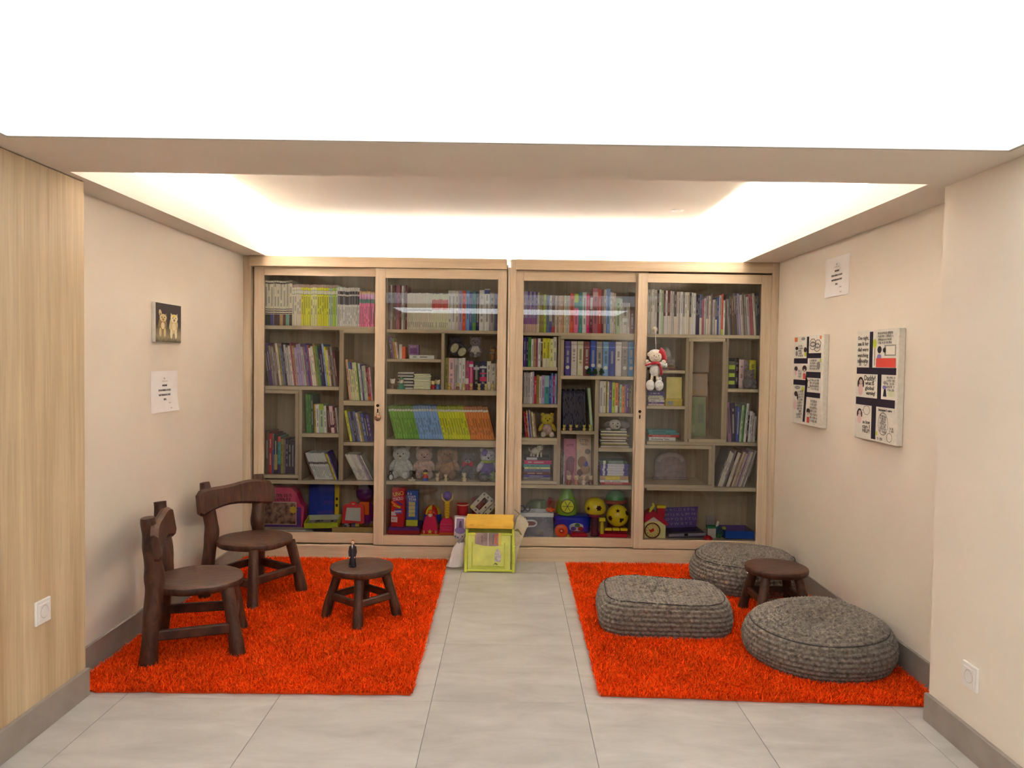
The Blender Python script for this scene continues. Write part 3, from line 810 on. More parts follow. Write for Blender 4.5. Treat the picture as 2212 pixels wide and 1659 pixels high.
# ---- third door
it = [B(4.3, 88, c, bands=((0, .2, (210, 180, 160)), (.2, .35, (140, 90, 150)))) for c in ('lilac', 'lilac', 'violet', 'lilac', 'violet', 'lilac', 'violet')]
it += [B(4, 86, 'ivory'), B(4, 86, 'olive'), B(6, 84, 'olive'), B(5, 82, 'lime'), B(7, 80, 'bluegrey'), B(5, 80, 'white', bands=((0, .3, (70, 80, 160)),)), B(7, 76, 'taupe', bands=((0, .18, (190, 60, 60)),))]
it += [B(4, 80, c) for c in ('paper', 'tan', 'paper', 'peach', 'tan', 'ivory', 'paper', 'paper')]
it += [B(9, 86, 'redorange'), B(10, 84, 'pink', bands=((.64, .78, (90, 150, 140)), (.78, 1, (180, 204, 60)))), B(8, 87, 'teal'), B(9, 87, 'white'), B(7, 84, 'hotpink'), B(6, 86, 'maroon', bands=((.6, .9, (226, 216, 210)),)), B(12, 97, 'rose', bands=((.82, .92, (214, 170, 170)),)),
       B(7, 96, 'red'), B(5, 94, 'maroon'), B(6, 95, 'lightgrey'), B(8, 95, 'skyblue'), B(4, 90, 'white'), B(4, 88, 'white'), B(4, 86, 'paper'), B(11, 76, 'palegreen'), B(3, 76, 'white'), B(13, 66, 'lightgrey', bands=((.38, .5, (226, 222, 216)),)), B(4, 66, 'paper'), B(10, 50, 'maroon')]
row('on the top shelf above the thick binders', 1131, 1371, 719, it, group='books on the third top shelf')
row('in the cubby right of the post, topmost', 1131, 1203, 793, [B(5.5, 65, 'violet'), B(4.5, 64, 'navy'), B(7, 65, 'green'), B(5, 61, 'white'), B(5, 62, 'tan'), B(4.5, 62, 'rose'), B(6, 62, 'white'), B(4.5, 61, 'brown', bands=((.85, .9, (220, 210, 200)),)), B(8, 62, 'yellow', bands=((0, .3, (222, 214, 180)),)), B(8, 62, 'yellow', bands=((0, .3, (222, 214, 180)),)), B(7, 62, 'paleyellow'), B(8, 65, 'cream')], group='books in the upper left cubby')
row('in the cubby above the yellow plush', 1131, 1203, 873, [B(5, 68, 'paper'), B(5, 68, 'lightgrey'), B(6, 67, 'lightgrey'), B(5, 68, 'white'), B(4, 69, 'lilac'), B(6, 58, 'red'), B(6, 62, 'olive'), B(6, 60, 'paper'), B(7, 62, 'lilac'), B(11, 61, 'teal', bands=((.6, 1, (150, 190, 190)),)), B(5, 62, 'blue'), B(4, 66, 'skyblue'), B(4, 61, 'magenta'), B(5, 66, 'paleblue')], group='books above the yellow plush')
row('beside the yellow plush', 1130, 1160, 946, [B(5, 55, 'red'), B(4.5, 52, 'red'), B(3, 58, 'paleyellow'), B(4, 50, 'violet'), B(4, 60, 'lilac'), B(4, 58, 'olive'), B(5, 54, 'ivory'), B(5, 52, 'tan')], lean=-6, group='books beside the yellow plush')
# thick binders
bc = [('violet', (78, 66, 140), 'violet'), ('c', (206, 198, 188), 'pale grey'), ('d', (206, 200, 160), 'beige'), ('e', (124, 60, 62), 'maroon'), ('f', (44, 74, 168), 'royal blue'), ('g', (158, 152, 146), 'grey'), ('h', (116, 160, 204), 'light blue'), ('i', (58, 78, 164), 'deep blue'), ('j', (208, 202, 196), 'off-white'), ('k', (140, 128, 122), 'taupe'), ('l', (40, 122, 190), 'bright blue')]
x = 1220.0
for k, (q, c, nm) in enumerate(bc):
    w = 12.6; h = 74 - (0 if k != 4 else -2); X = pxx(x + w / 2, 775, YK); z = shelf_top(1295, 812.5) + .0006
    t = thing('binder', nm + ' hardback binder, ' + ordinal(k + 1) + ' of eleven in the framed cubby with green trees', 'binder', (X, YK, z), group='thick binders in the framed cubby')
    book_mesh(w * PX, h * PX, 0.2, c, bands=((.82, .845, tuple(min(255, v + 60) for v in c)), (.9, .92, tuple(int(v * .8) for v in c))), text=(.38, .78), rows=22).build('cover', paper_print, t)
    if k not in (1, 7, 8): MB().lathe([(0.0125, 0), (0.0125, 0.0012)], (0, -0.0022, h * PX * (.24 if k not in (4, 5) else .3)), 18, axis='Y').build('label_disc', card((222, 218, 208)), t)
    x += 13.7
row('above the tiny yellow figurines', 1214, 1267, 931, [B(3.3, 85 + (k * 7 % 4), 'black' if k % 3 else 'navy', text=(.1, .9), textcol=(150, 150, 160)) for k in range(18)], lean=-2, group='black booklets above the tiny figurines', name='booklet', cat='booklet')
o = book(5.5, 92, 'palegreen', pxx(1278.0, 930, YK), shelf_top(1248, 931) + 0.0015, lean=math.radians(-4.5), label='pale green slim book leaning against the black series', Y=YK - .004)
row('in the cubby above the lying plush dog', 1295, 1367, 893, [B(9, 69, 'white'), B(7, 69, 'cream'), B(4, 70, 'olive'), B(4, 68, 'ivory'), B(7, 69, 'purple', bands=((0, .4, (96, 96, 190)),)), B(8, 66, 'lime'), B(7, 65, 'orange', bands=((0, .25, (222, 210, 190)),)), B(4, 63, 'brown'), B(6, 62, 'palegreen'), B(6, 58, 'orange'), B(5, 62, 'mauve'), B(6, 62, 'purple'), B(5, 61, 'brown'), B(4, 60, 'olive')], group='books above the lying plush dog')
stack('of the pile under the plush dog', 1296, 1360, 968, [(2.7, 62 - (k * 5) % 9, ['paper', 'taupe', 'olive', 'cream', 'darkgrey', 'ivory', 'brown'][k % 7], dict(text=None, what='magazine')) for k in range(13)], group='magazine pile under the plush dog', name='magazine', cat='magazine', depth=.19, jitter=4)
stack('of the stack below the magazine pile', 1296, 1364, 1048, [(5, 66, 'red'), (5.5, 62, 'white'), (9, 62, 'tan', dict(bands=((.2, .7, (222, 196, 70)),), text=None))] + [(5.2, 60, 'violet', dict(bands=((.08, .16, (220, 216, 222)), (.24, .84, (220, 214, 222))), text=None)) for k in range(5)] + [(7, 58, 'darkgreen', dict(bands=((.1, .2, (220, 216, 210)), (.3, .85, (120, 140, 128))), text=None))], group='flat books below the magazine pile', depth=.15)
zcat = stack('of the stack under the cat figurine', 1130, 1190, 1038.5, [(5, 58, 'grey'), (5, 58, 'violet'), (7, 57, 'maroon'), (6, 57, 'bluegrey'), (4, 56, 'paleyellow'), (6, 57, 'teal'), (9, 60, 'magenta'), (6, 58, 'black', dict(bands=((.1, .5, (180, 176, 180)),), text=None))], group='flat books under the cat figurine', depth=.16)
row('left of the two kitten books', 1212, 1220, 1048, [B(2.5, 72, 'brown'), B(2.5, 70, 'black'), B(2.5, 66, 'lightgrey')], group='thin books by the kitten books')

# ---- fourth door
mc = ['white', 'cream', 'white', 'paper', 'black', 'white', 'palegreen', 'maroon', 'white', 'maroon', 'paper', 'lightgrey', 'darkgrey', 'paper', 'lightgrey', 'white', 'grey', 'white', 'cream', 'darkgrey', 'white', 'white', 'navy', 'navy', 'bluegrey', 'rose', 'lightgrey', 'grey', 'paper', 'taupe', 'lightgrey', 'darkgrey', 'blue', 'lightgrey', 'redorange', 'white', 'grey', 'darkgrey', 'brown', 'darkgrey', 'grey', 'lilac', 'lightgrey', 'taupe', 'grey', 'lightgrey', 'rose', 'rose', 'paper', 'darkgrey', 'navy']
it = []
for i, c in enumerate(mc):
    h = 97 - i * 0.35 if i < 22 else (76 + (i % 5) * 3 if i < 37 else 84 + (i * 5 % 9))
    op = {}
    if c in ('maroon', 'darkgrey', 'grey', 'bluegrey') and i < 32: op['bands'] = ((0, .42, (216, 206, 196)),)
    if c == 'redorange': op['bands'] = ((0, .14, (200, 204, 60)),)
    it.append(B(4.2 if i % 3 else 5.6, h, c, lean=(0 if i < 36 else -4), gap=(7 if i == 36 else 0), text=(.5, .9), **op))
row('on the top shelf above the plush sheep', 1400, 1644, 723, it, lean=0, group='magazines on the fourth top shelf', name='magazine', cat='magazine', depth=.2)
stack('under the crystal ornament', 1402, 1462, 800, [(4, 60, 'maroon'), (4, 56, 'brown')], group='flat books under the ornament')
stack('of the stack below the plush sheep', 1400, 1436, 877, [(3.5, 35, 'palepink'), (4, 35.5, 'purple'), (5, 35.5, 'white'), (6, 34, 'paper'), (3, 30, 'ivory'), (9, 34, 'violet')], group='flat books below the sheep')
stack('of the stack below the yellow gift book', 1400, 1466, 955, [(8, 58, 'white', dict(text=None)), (5, 68, 'red'), (4, 66, 'teal'), (6, 60, 'teal')], group='flat books below the yellow gift book')
row('right of the framed tall cubby', 1573, 1636, 955, [B(8, 86, 'mauve', lean=-4), B(10, 84, 'navy', lean=-2), B(6, 76, 'blue', lean=1), B(5, 80, 'palegreen'), B(5, 78, 'green'), B(5, 84, 'white'), B(4, 58, 'black'), B(6, 68, 'white'), B(5, 64, 'lightgrey'), B(5, 56, 'paper')], lean=4, group='books right of the framed tall cubby')
mc = ['darkgrey', 'cream', 'paper', 'white', 'taupe', 'black', 'paper', 'cream', 'brown', 'paper', 'tan', 'lightgrey', 'mauve', 'lightgrey', 'paper', 'grey', 'paper', 'darkgrey']
row('slanting below the blue books', 1548, 1638, 1053, [B(4, 83 - (i % 4) * 2, c, text=(.3, .7)) for i, c in enumerate(mc)], lean=18, group='slanting magazines', name='magazine', cat='magazine', depth=.2, fill=False)
row('behind the small grey bear', 1574, 1634, 840.5, [B(13, 60, 'lime', bands=((0, .14, (60, 58, 50)), (.28, .42, (60, 58, 54)), (.56, .7, (60, 58, 54)), (.86, 1.0, (90, 88, 80))), what='striped box', text=None), B(8, 67, 'black', textcol=(190, 190, 190)), B(11, 64, 'palepink'), B(6, 62, 'grey'), B(4, 60, 'taupe'), B(14, 62, 'yellow')], group='books behind the small grey bear', Y=5.155)
# ================================================================== rugs
RUG_Z = 0.009
def rug(label, corners, seed, n_blades):
    rng = np.random.default_rng(seed)
    cx = sum(c[0] for c in corners) / len(corners); cy = sum(c[1] for c in corners) / len(corners)
    t = thing('shag_rug', label, 'rug', (cx, cy, 0))
    # backing: wavy outline
    pts = []
    for (a, b) in zip(corners, corners[1:] + corners[:1]):
        L = math.dist(a, b); k = max(2, int(L / 0.05))
        for i in range(k):
            u = i / k; pts.append(((a[0] + (b[0] - a[0]) * u - cx) * .989 + rng.normal(0, .0025), (a[1] + (b[1] - a[1]) * u - cy) * .991 + rng.normal(0, .0025)))
    MB().prism(pts, 0.001, RUG_Z, plane='XY').build('backing', plain('orange_rug_backing', (206, 70, 26), 0.95, 0.05, 0.1, 40), t)
    fix_normals(C.objects[-1])
    # pile
    P = np.array([(c[0] - cx, c[1] - cy) for c in corners])
    lo, hi = P.min(0), P.max(0)
    q = rng.uniform(lo, hi, (int(n_blades * 1.25), 2))
    inside = np.zeros(len(q), bool)
    for i in range(len(P)):
        a, b = P[i], P[(i + 1) % len(P)]
        cond = ((a[1] > q[:, 1]) != (b[1] > q[:, 1])) & (q[:, 0] < (b[0] - a[0]) * (q[:, 1] - a[1]) / (b[1] - a[1] + 1e-12) + a[0])
        inside ^= cond
    q = q[inside][:n_blades]; n = len(q)
    # neighbouring tufts lie in similar directions
    def field(p, s, ph): return np.sin(p[:, 0] * s + ph + 1.7 * np.sin(p[:, 1] * s * .8 + ph * 2))
    ang = 1.1 * field(q, 31, 1.0) + .9 * field(q[:, ::-1], 47, 2.3) + rng.uniform(-3.1, 3.1, n)
    lean = np.clip(rng.normal(0.8, 0.28, n), 0.1, 1.4)
    Ln = rng.uniform(0.016, 0.030, n)
    w = rng.uniform(0.0028, 0.0050, n)
    dx, dy = np.cos(ang), np.sin(ang)
    sx, sy = -dy, dx
    tw = rng.uniform(-1.2, 1.2, n); sx, sy = sx * np.cos(tw) - sy * np.sin(tw), sx * np.sin(tw) + sy * np.cos(tw)
    base = np.stack([q[:, 0], q[:, 1], np.full(n, RUG_Z - .001)], 1)
    side = np.stack([sx * w / 2, sy * w / 2, np.zeros(n)], 1)
    mid = base + np.stack([dx * np.sin(lean) * Ln * .38, dy * np.sin(lean) * Ln * .38, np.cos(lean * .6) * Ln * .55], 1)
    tip = base + np.stack([dx * np.sin(lean) * Ln, dy * np.sin(lean) * Ln, np.clip(np.cos(lean), .25, 1) * Ln * .9 + .004], 1)
    V = np.empty((n, 5, 3)); V[:, 0] = base - side; V[:, 1] = base + side; V[:, 2] = mid + side; V[:, 3] = mid - side; V[:, 4] = tip
    # keep the pile between the walls
    F = np.arange(n)[:, None] * 5
    me = bpy.data.meshes.new('pile')
    me.vertices.add(n * 5); me.vertices.foreach_set('co', V.reshape(-1).astype(np.float32))
    loops = np.concatenate([F + 0, F + 1, F + 2, F + 3, F + 3, F + 2, F + 4], 1).reshape(-1)
    me.loops.add(n * 7); me.loops.foreach_set('vertex_index', loops.astype(np.int32))
    st = np.stack([np.arange(n) * 7, np.arange(n) * 7 + 4], 1).reshape(-1)
    me.polygons.add(n * 2); me.polygons.foreach_set('loop_start', st.astype(np.int32))
    me.update(calc_edges=True); me.validate()
    at_ = me.color_attributes.new('print', 'FLOAT_COLOR', 'CORNER')
    j = np.clip(rng.normal(1, .18, n) + .06 * field(q, 23, .4) + .05 * field(q, 7, 1.4), .5, 1.5)
    col = np.ones((n, 7, 4), np.float32); col[:, :, :3] = np.array(lin((242, 78, 14)))[None, None] * j[:, None, None]
    at_.data.foreach_set('color', col.reshape(-1))
    me.materials.append(pile_mat)
    o = bpy.data.objects.new('pile', me); C.objects.link(o); o.parent = t; o['kind'] = 'stuff'
    return t
def make_pile_mat():
    mt, nt, b = new_mat('orange_shag_yarn')
    a = node(nt, 'ShaderNodeAttribute'); a.attribute_name = 'print'
    nt.links.new(a.outputs['Color'], b.inputs['Base Color'])
    b.inputs['Roughness'].default_value = 0.9; b.inputs['Specular IOR Level'].default_value = 0.08
    return mt
pile_mat = make_pile_mat()
rug('bright orange shag rug under the two wooden chairs', [(-1.625, 2.948), (-0.372, 2.958), (-0.398, 4.945), (-1.728, 4.945), (-1.722, 2.99)], 3, 120000)
rug('bright orange shag rug under the grey knitted poufs', [(0.369, 2.972), (1.645, 2.915), (1.712, 2.93), (1.712, 4.92), (0.379, 4.915)], 4, 116000)

# ================================================================== rustic chairs and stools
def dark_wood():
    mt, nt, b = new_mat('dark_rustic_wood')
    tc = node(nt, 'ShaderNodeTexCoord')
    mp = node(nt, 'ShaderNodeMapping'); mp.inputs['Scale'].default_value = (9, 38, 6)
    nt.links.new(tc.outputs['Object'], mp.inputs['Vector'])
    n1 = node(nt, 'ShaderNodeTexNoise'); n1.inputs['Scale'].default_value = 1.4; n1.inputs['Detail'].default_value = 7; n1.inputs['Roughness'].default_value = .6; n1.inputs['Distortion'].default_value = .8
    nt.links.new(mp.outputs[0], n1.inputs['Vector'])
    rp = node(nt, 'ShaderNodeValToRGB'); e = rp.color_ramp.elements
    e[0].position = .28; e[1].position = .78; e[0].color = (*lin((36, 18, 11)), 1); e[1].color = (*lin((92, 55, 36)), 1)
    nt.links.new(n1.outputs['Fac'], rp.inputs['Fac']); nt.links.new(rp.outputs['Color'], b.inputs['Base Color'])
    b.inputs['Roughness'].default_value = .48; b.inputs['Specular IOR Level'].default_value = .4
    bp = node(nt, 'ShaderNodeBump'); bp.inputs['Strength'].default_value = .35; bp.inputs['Distance'].default_value = .006
    nt.links.new(n1.outputs['Fac'], bp.inputs['Height']); nt.links.new(bp.outputs['Normal'], b.inputs['Normal'])
    return mt
dwood = dark_wood()
def bar(parent, name, a, b, w, h, mat, seed=0):
    """rectangular rail between two points, slightly rounded"""
    a, b = Vector(a), Vector(b); d = (b - a); L = d.length
    m_ = MB().bbox((-L / 2, -w / 2, -h / 2), (L / 2, w / 2, h / 2), .005)
    o = m_.build(name, mat, parent)
    o.location = (a + b) / 2; o.rotation_euler = d.to_track_quat('X', 'Z').to_euler()
    return o
def smooth_path(pts, rad, k=5):
    """Catmull-Rom through the points"""
    pts = [Vector(p) for p in pts]; P = []; R = []
    for i in range(len(pts) - 1):
        p0, p1, p2, p3 = pts[max(i - 1, 0)], pts[i], pts[i + 1], pts[min(i + 2, len(pts) - 1)]
        for j in range(k):
            t = j / k
            P.append(0.5 * ((2 * p1) + (p2 - p0) * t + (2 * p0 - 5 * p1 + 4 * p2 - p3) * t * t + (3 * p1 - p0 - 3 * p2 + p3) * t ** 3)); R.append(rad[i] + (rad[i + 1] - rad[i]) * t)
    P.append(pts[-1]); R.append(rad[-1])
    return P, R
def log(parent, name, pts, rad, seed, n=14, knots=0.14):
    P, R = smooth_path(pts, rad)
    rnd = random.Random(seed); ph = [rnd.uniform(0, 6) for _ in range(4)]
    R = [r * (1 + .05 * math.sin(i * .9 + ph[0])) for i, r in enumerate(R)]
    b = MB().tube(P, R, n, True, squash=.92, wob=0.0)
    # facets and grooves run along the log, so that it looks hewn
    k = len(P)
    for i in range(k):
        for j in range(n):
            v = Vector(b.v[i * n + j]); c = Vector(P[i]); t = 2 * math.pi * j / n
            f = 1 + knots * .35 * (math.sin(2 * t + ph[1]) * .5 + .5 * math.sin(5 * t + ph[2] + .15 * i)) * .5
            b.v[i * n + j] = tuple(c + (v - c) * f)
    b.v = [(q[0], q[1], max(q[2], 0.0)) for q in b.v]
    return b.build(name, dwood, parent, smooth=True)
def slab_disc(parent, name, r, z1, th, seed, dish=0.006, rag=.012, sx=1.0):
    rnd = random.Random(seed); n = 56; ph = [rnd.uniform(0, 6) for _ in range(3)]
    prof = [(0.0, z1 - dish), (.35, z1 - dish * .9), (.7, z1 - dish * .4), (.92, z1), (.985, z1 - .004), (1.0, z1 - .011), (.985, z1 - th + .006), (.95, z1 - th), (0.0, z1 - th)]
    v = []; f = []
    for pr, z in prof:
        for k in range(n):
            t = 2 * math.pi * k / n
            rr = r * pr * (1 + rag * (math.sin(3 * t + ph[0]) + .6 * math.sin(5 * t + ph[1]) + .4 * math.sin(9 * t + ph[2])) * (pr > .5))
            v.append((rr * math.cos(t) * sx, rr * math.sin(t), z))
    for i in range(len(prof) - 1):
        for k in range(n): f.append((i * n + k, (i + 1) * n + k, (i + 1) * n + (k + 1) % n, i * n + (k + 1) % n))
    return fix_normals(MB().add(v, f).build(name, dwood, parent, smooth=True))
def chair(label, loc, deg, seed):
    t = thing('wooden_chair', label, 'chair', loc, math.radians(deg), group='rustic wooden chairs')
    slab_disc(t, 'seat', .204, .322, .034, seed, .008, .02)
    for s in (-1, 1):
        log(t, 'back_post', [(-.178, s * .192, 0), (-.168, s * .182, .14), (-.158, s * .168, .30), (-.157, s * .160, .38), (-.166, s * .174, .49), (-.174, s * .182, .57), (-.180, s * .188, .636)], [.038, .035, .038, .041, .035, .031, .028], seed + s)
        log(t, 'leg', [(.182, s * .178, 0), (.165, s * .160, .12), (.135, s * .130, .295)], [.034, .029, .027], seed + 3 * s)
    # backrest plank, arched below, fixed in front of the posts
    n = 26; v = []; f = []; th = .030
    for k in range(n + 1):
        u = k / n * 2 - 1; y = u * .262
        e = max(0, abs(u) - .9) / .1
        zt = .604 + .012 * math.cos(u * 2.2) + .006 * math.sin(u * 5 + seed) - e ** 2 * .022
        zb = .462 + .030 * (1 - u * u) - .010 * math.sin(u * 3 + seed) + e ** 2 * .022
        xo = -.146 - .010 * (1 - u * u)
        for (x, z) in ((xo + .0, zb), (xo + .002 + th * .5, zb - .002), (xo + th, zb + .012), (xo + th - .012, zt - .012), (xo + th * .5 - .014, zt), (xo - .014, zt - .004)):
            v.append((x - .0, y, z))
    for k in range(n):
        for j in range(6): f.append((k * 6 + j, k * 6 + (j + 1) % 6, (k + 1) * 6 + (j + 1) % 6, (k + 1) * 6 + j))
    f.append(tuple(range(6))); f.append(tuple(n * 6 + j for j in range(6))[::-1])
    fix_normals(MB().add(v, f).build('backrest', dwood, t, smooth=True))
    z = .125
    bar(t, 'stretcher', (-.165, -.182, z), (.166, -.162, z), .026, .044, dwood); bar(t, 'stretcher', (-.165, .182, z), (.166, .162, z), .026, .044, dwood)
    bar(t, 'stretcher', (.164, -.158, z + .012), (.164, .158, z + .012), .026, .042, dwood); bar(t, 'stretcher', (-.163, -.178, z + .012), (-.163, .178, z + .012), .026, .042, dwood)
    return t
chair('dark rustic wooden chair nearest the wood-panelled wall, seen from the side', (-1.415, 3.429, RUG_Z + .0004), 17.5, 5)
chair('dark rustic wooden chair with its plank backrest before the bookcase', (-1.408, 4.185, RUG_Z + .0004), -29.4, 12)
def stool(label, loc, deg, seed, scale=1.0):
    t = thing('wooden_stool', label, 'stool', loc, math.radians(deg), group='round wooden stools')
    slab_disc(t, 'seat', .160, .272, .034, seed, .002, .008)
    k = [(1, 1), (1, -1), (-1, -1), (-1, 1)]
    for i, (a, b) in enumerate(k):
        log(t, 'leg', [(a * .128, b * .128, 0), (a * .112, b * .112, .10), (a * .080, b * .080, .245)], [.0275, .025, .024], seed + i, 12, .08)
    q = .108; z = .115
    for i in range(4):
        a, b = k[i], k[(i + 1) % 4]
        bar(t, 'stretcher', (a[0] * q, a[1] * q, z), (b[0] * q, b[1] * q, z), .022, .036, dwood)
    return t
stool('round dark wooden stool with a small dark figurine standing on it', (-.745, 3.835, RUG_Z + .0004), 50, 21)
stool('round dark wooden stool amid the grey poufs', (1.400, 3.93, RUG_Z + .0004), 2, 33)

# ================================================================== knitted poufs
def knit_mat():
    mt, nt, b = new_mat('grey_chunky_knit')
    tc = node(nt, 'ShaderNodeTexCoord')
    n1 = node(nt, 'ShaderNodeTexNoise'); n1.inputs['Scale'].default_value = 55; n1.inputs['Detail'].default_value = 4; n1.inputs['Roughness'].default_value = .7
    nt.links.new(tc.outputs['Object'], n1.inputs['Vector'])
    a = node(nt, 'ShaderNodeAttribute'); a.attribute_name = 'print'
    rp = node(nt, 'ShaderNodeValToRGB'); e = rp.color_ramp.elements
    e[0].position = .34; e[1].position = .66; e[0].color = (*lin((84, 76, 68)), 1); e[1].color = (*lin((136, 126, 114)), 1)
    nt.links.new(n1.outputs['Fac'], rp.inputs['Fac'])
    nt.links.new(rp.outputs['Color'], b.inputs['Base Color'])
    b.inputs['Roughness'].default_value = .95; b.inputs['Specular IOR Level'].default_value = .1; b.inputs['Sheen Weight'].default_value = .15
    n2 = node(nt, 'ShaderNodeTexNoise'); n2.inputs['Scale'].default_value = 240; n2.inputs['Detail'].default_value = 3
    nt.links.new(tc.outputs['Object'], n2.inputs['Vector'])
    bp = node(nt, 'ShaderNodeBump'); bp.inputs['Strength'].default_value = .6; bp.inputs['Distance'].default_value = .004
    nt.links.new(n2.outputs['Fac'], bp.inputs['Height']); nt.links.new(bp.outputs['Normal'], b.inputs['Normal'])
    return mt
knit = knit_mat()
def pouf(label, loc, deg, rx, ry, h, square=False, seed=0, tilt=(0, 0)):
    nA, nS = (420, 150)
    th = np.linspace(0, 2 * np.pi, nA, endpoint=False)
    ex = 2.0 if not square else 4.6
    sup = (np.abs(np.cos(th)) ** ex + np.abs(np.sin(th)) ** ex) ** (-1 / ex)
    # profile from the top centre over the bulging side to the bottom centre (radius factor, height)
    if square: ctrl = [(0, .155), (.25, .158), (.55, .163), (.80, .163), (.88, .158), (.915, .146), (.955, .125), (.985, .09), (.99, .06), (.965, .025), (.9, .004), (.6, .0), (0, .0)]
    else: ctrl = [(0, .158), (.12, .160), (.3, .172), (.5, .184), (.68, .186), (.80, .178), (.90, .158), (.97, .125), (1.0, .09), (.985, .055), (.94, .025), (.86, .006), (.6, .0), (0, .0)]
    ctrl = [(a, 0, z * h / .163 if square else z * h / .186) for a, z in ctrl]
    P, _ = smooth_path(ctrl, [0] * len(ctrl), 14)
    pr = np.array([(p.x, p.z) for p in P]); R0 = (rx + ry) / 2
    seg = np.hypot(np.diff(pr[:, 0]) * R0, np.diff(pr[:, 1])); s = np.concatenate([[0], np.cumsum(seg)])
    su = np.linspace(0, s[-1], nS); fr = np.interp(su, s, pr[:, 0]); fz = np.interp(su, s, pr[:, 1])
    tr, tz = np.gradient(fr * R0, su), np.gradient(fz, su); nr, nz = -tz, tr     # outward normal of the profile
    nr, nz = np.where(True, -tz, 0), tr
    row_h = .0215
    S, TH = np.meshgrid(su, th, indexing='ij')
    rowi = np.floor(S / row_h); ph = S / row_h - rowi
    rr = np.maximum(fr[:, None] * R0, .03)
    stitches = np.round(2 * np.pi * np.minimum(rr, R0) / .021)
    rib = np.abs(np.sin(np.pi * ph)) ** .8
    chev = np.sin(TH * np.round(2 * np.pi * R0 / .021) + np.where(rowi % 2 == 0, 1, -1) * ph * 2.6)
    amp = .0095 * rib * (1 + .26 * chev)
    X0 = fr[:, None] * sup[None] * rx * np.cos(th)[None]; Y0 = fr[:, None] * sup[None] * ry * np.sin(th)[None]
    if square:
        top = (S < np.interp(.9, pr[:40, 0], s[:40])) if False else (fz[:, None] > h * .93) & (S < s[-1] / 2)
        amp_top = .0050 * np.abs(np.sin(np.pi * X0 / .016)) ** .8 * (1 + .45 * np.sin(Y0 / .017 * 2 * np.pi + np.where(np.floor(X0 / .016) % 2 == 0, 1.5, 0)))
        amp = np.where(top, amp_top, amp)
    lump = .006 * (np.sin(3 * th + seed)[None] * np.sin(su * 7)[:, None] + .7 * np.sin(5 * th + 2 * seed)[None] * np.cos(su * 5)[:, None])
    low = (fz < .004) & (su > s[-1] * .6)
    amp = np.where(low[:, None], 0, amp); lump = np.where(low[:, None], 0, lump)
    X = X0 + (nr[:, None] * (amp + lump)) * np.cos(th)[None] * -1 * np.sign(-1); Y = Y0 + (nr[:, None] * (amp + lump)) * np.sin(th)[None] * -1 * np.sign(-1)
    Z = fz[:, None] + nz[:, None] * -1 * (amp + lump) * np.sign(-1) + (tilt[0] * X0 + tilt[1] * Y0) * (fz[:, None] / h)
    Z = np.maximum(Z, 0)
    V = np.stack([X, Y, Z], -1).reshape(-1, 3)
    i, k = np.meshgrid(np.arange(nS - 1), np.arange(nA), indexing='ij'); k2 = (k + 1) % nA
    F = np.stack([i * nA + k, (i + 1) * nA + k, (i + 1) * nA + k2, i * nA + k2], -1).reshape(-1, 4)
    me = bpy.data.meshes.new('knitted_pouf'); me.from_pydata(V.tolist(), [], F.tolist()); me.materials.append(knit)
    me.polygons.foreach_set('use_smooth', [True] * len(me.polygons)); me.update()
    t = thing('knitted_pouf', label, 'pouf', loc, math.radians(deg), group='grey knitted poufs')
    o = bpy.data.objects.new('cover', me); C.objects.link(o); o.parent = t
    # seam cord round the upper edge
    kz = int(np.argmin(np.abs(fr - (.885 if square else .90)) + (su > s[-1] / 2) * 9))
    ring = [Vector((X[kz, j], Y[kz, j], Z[kz, j] + .001)) for j in range(0, nA, 4)]; ring.append(ring[0])
    MB().tube(ring, .0028, 6, False).build('seam', plain('dark_grey_yarn', (74, 70, 67), .95, .1, .1, 80), t, smooth=True)
    # tuft of yarn where the top is closed
    b = MB()
    rnd = random.Random(seed)
    for j in range(9):
        a = rnd.uniform(0, 6.28); r = rnd.uniform(.0, .018)
        b.ball((r * math.cos(a), r * math.sin(a), fz[0] + .004), (.007, .004, .0035), 8, 5)
    b.build('closing_tuft', knit, t, smooth=True)
    return t
pouf('square grey knitted pouf, flat and low, in the middle of the rug', (.785, 3.825, RUG_Z), -3, .325, .255, .168, True, 2)
pouf('large round grey knitted pouf nearest the socket on the white wall', (1.402, 3.385, RUG_Z), 8, .318, .318, .192, False, 5, (.03, .02))
pouf('round grey knitted pouf behind the stool in the corner', (1.405, 4.485, RUG_Z), 30, .308, .308, .20, False, 9)
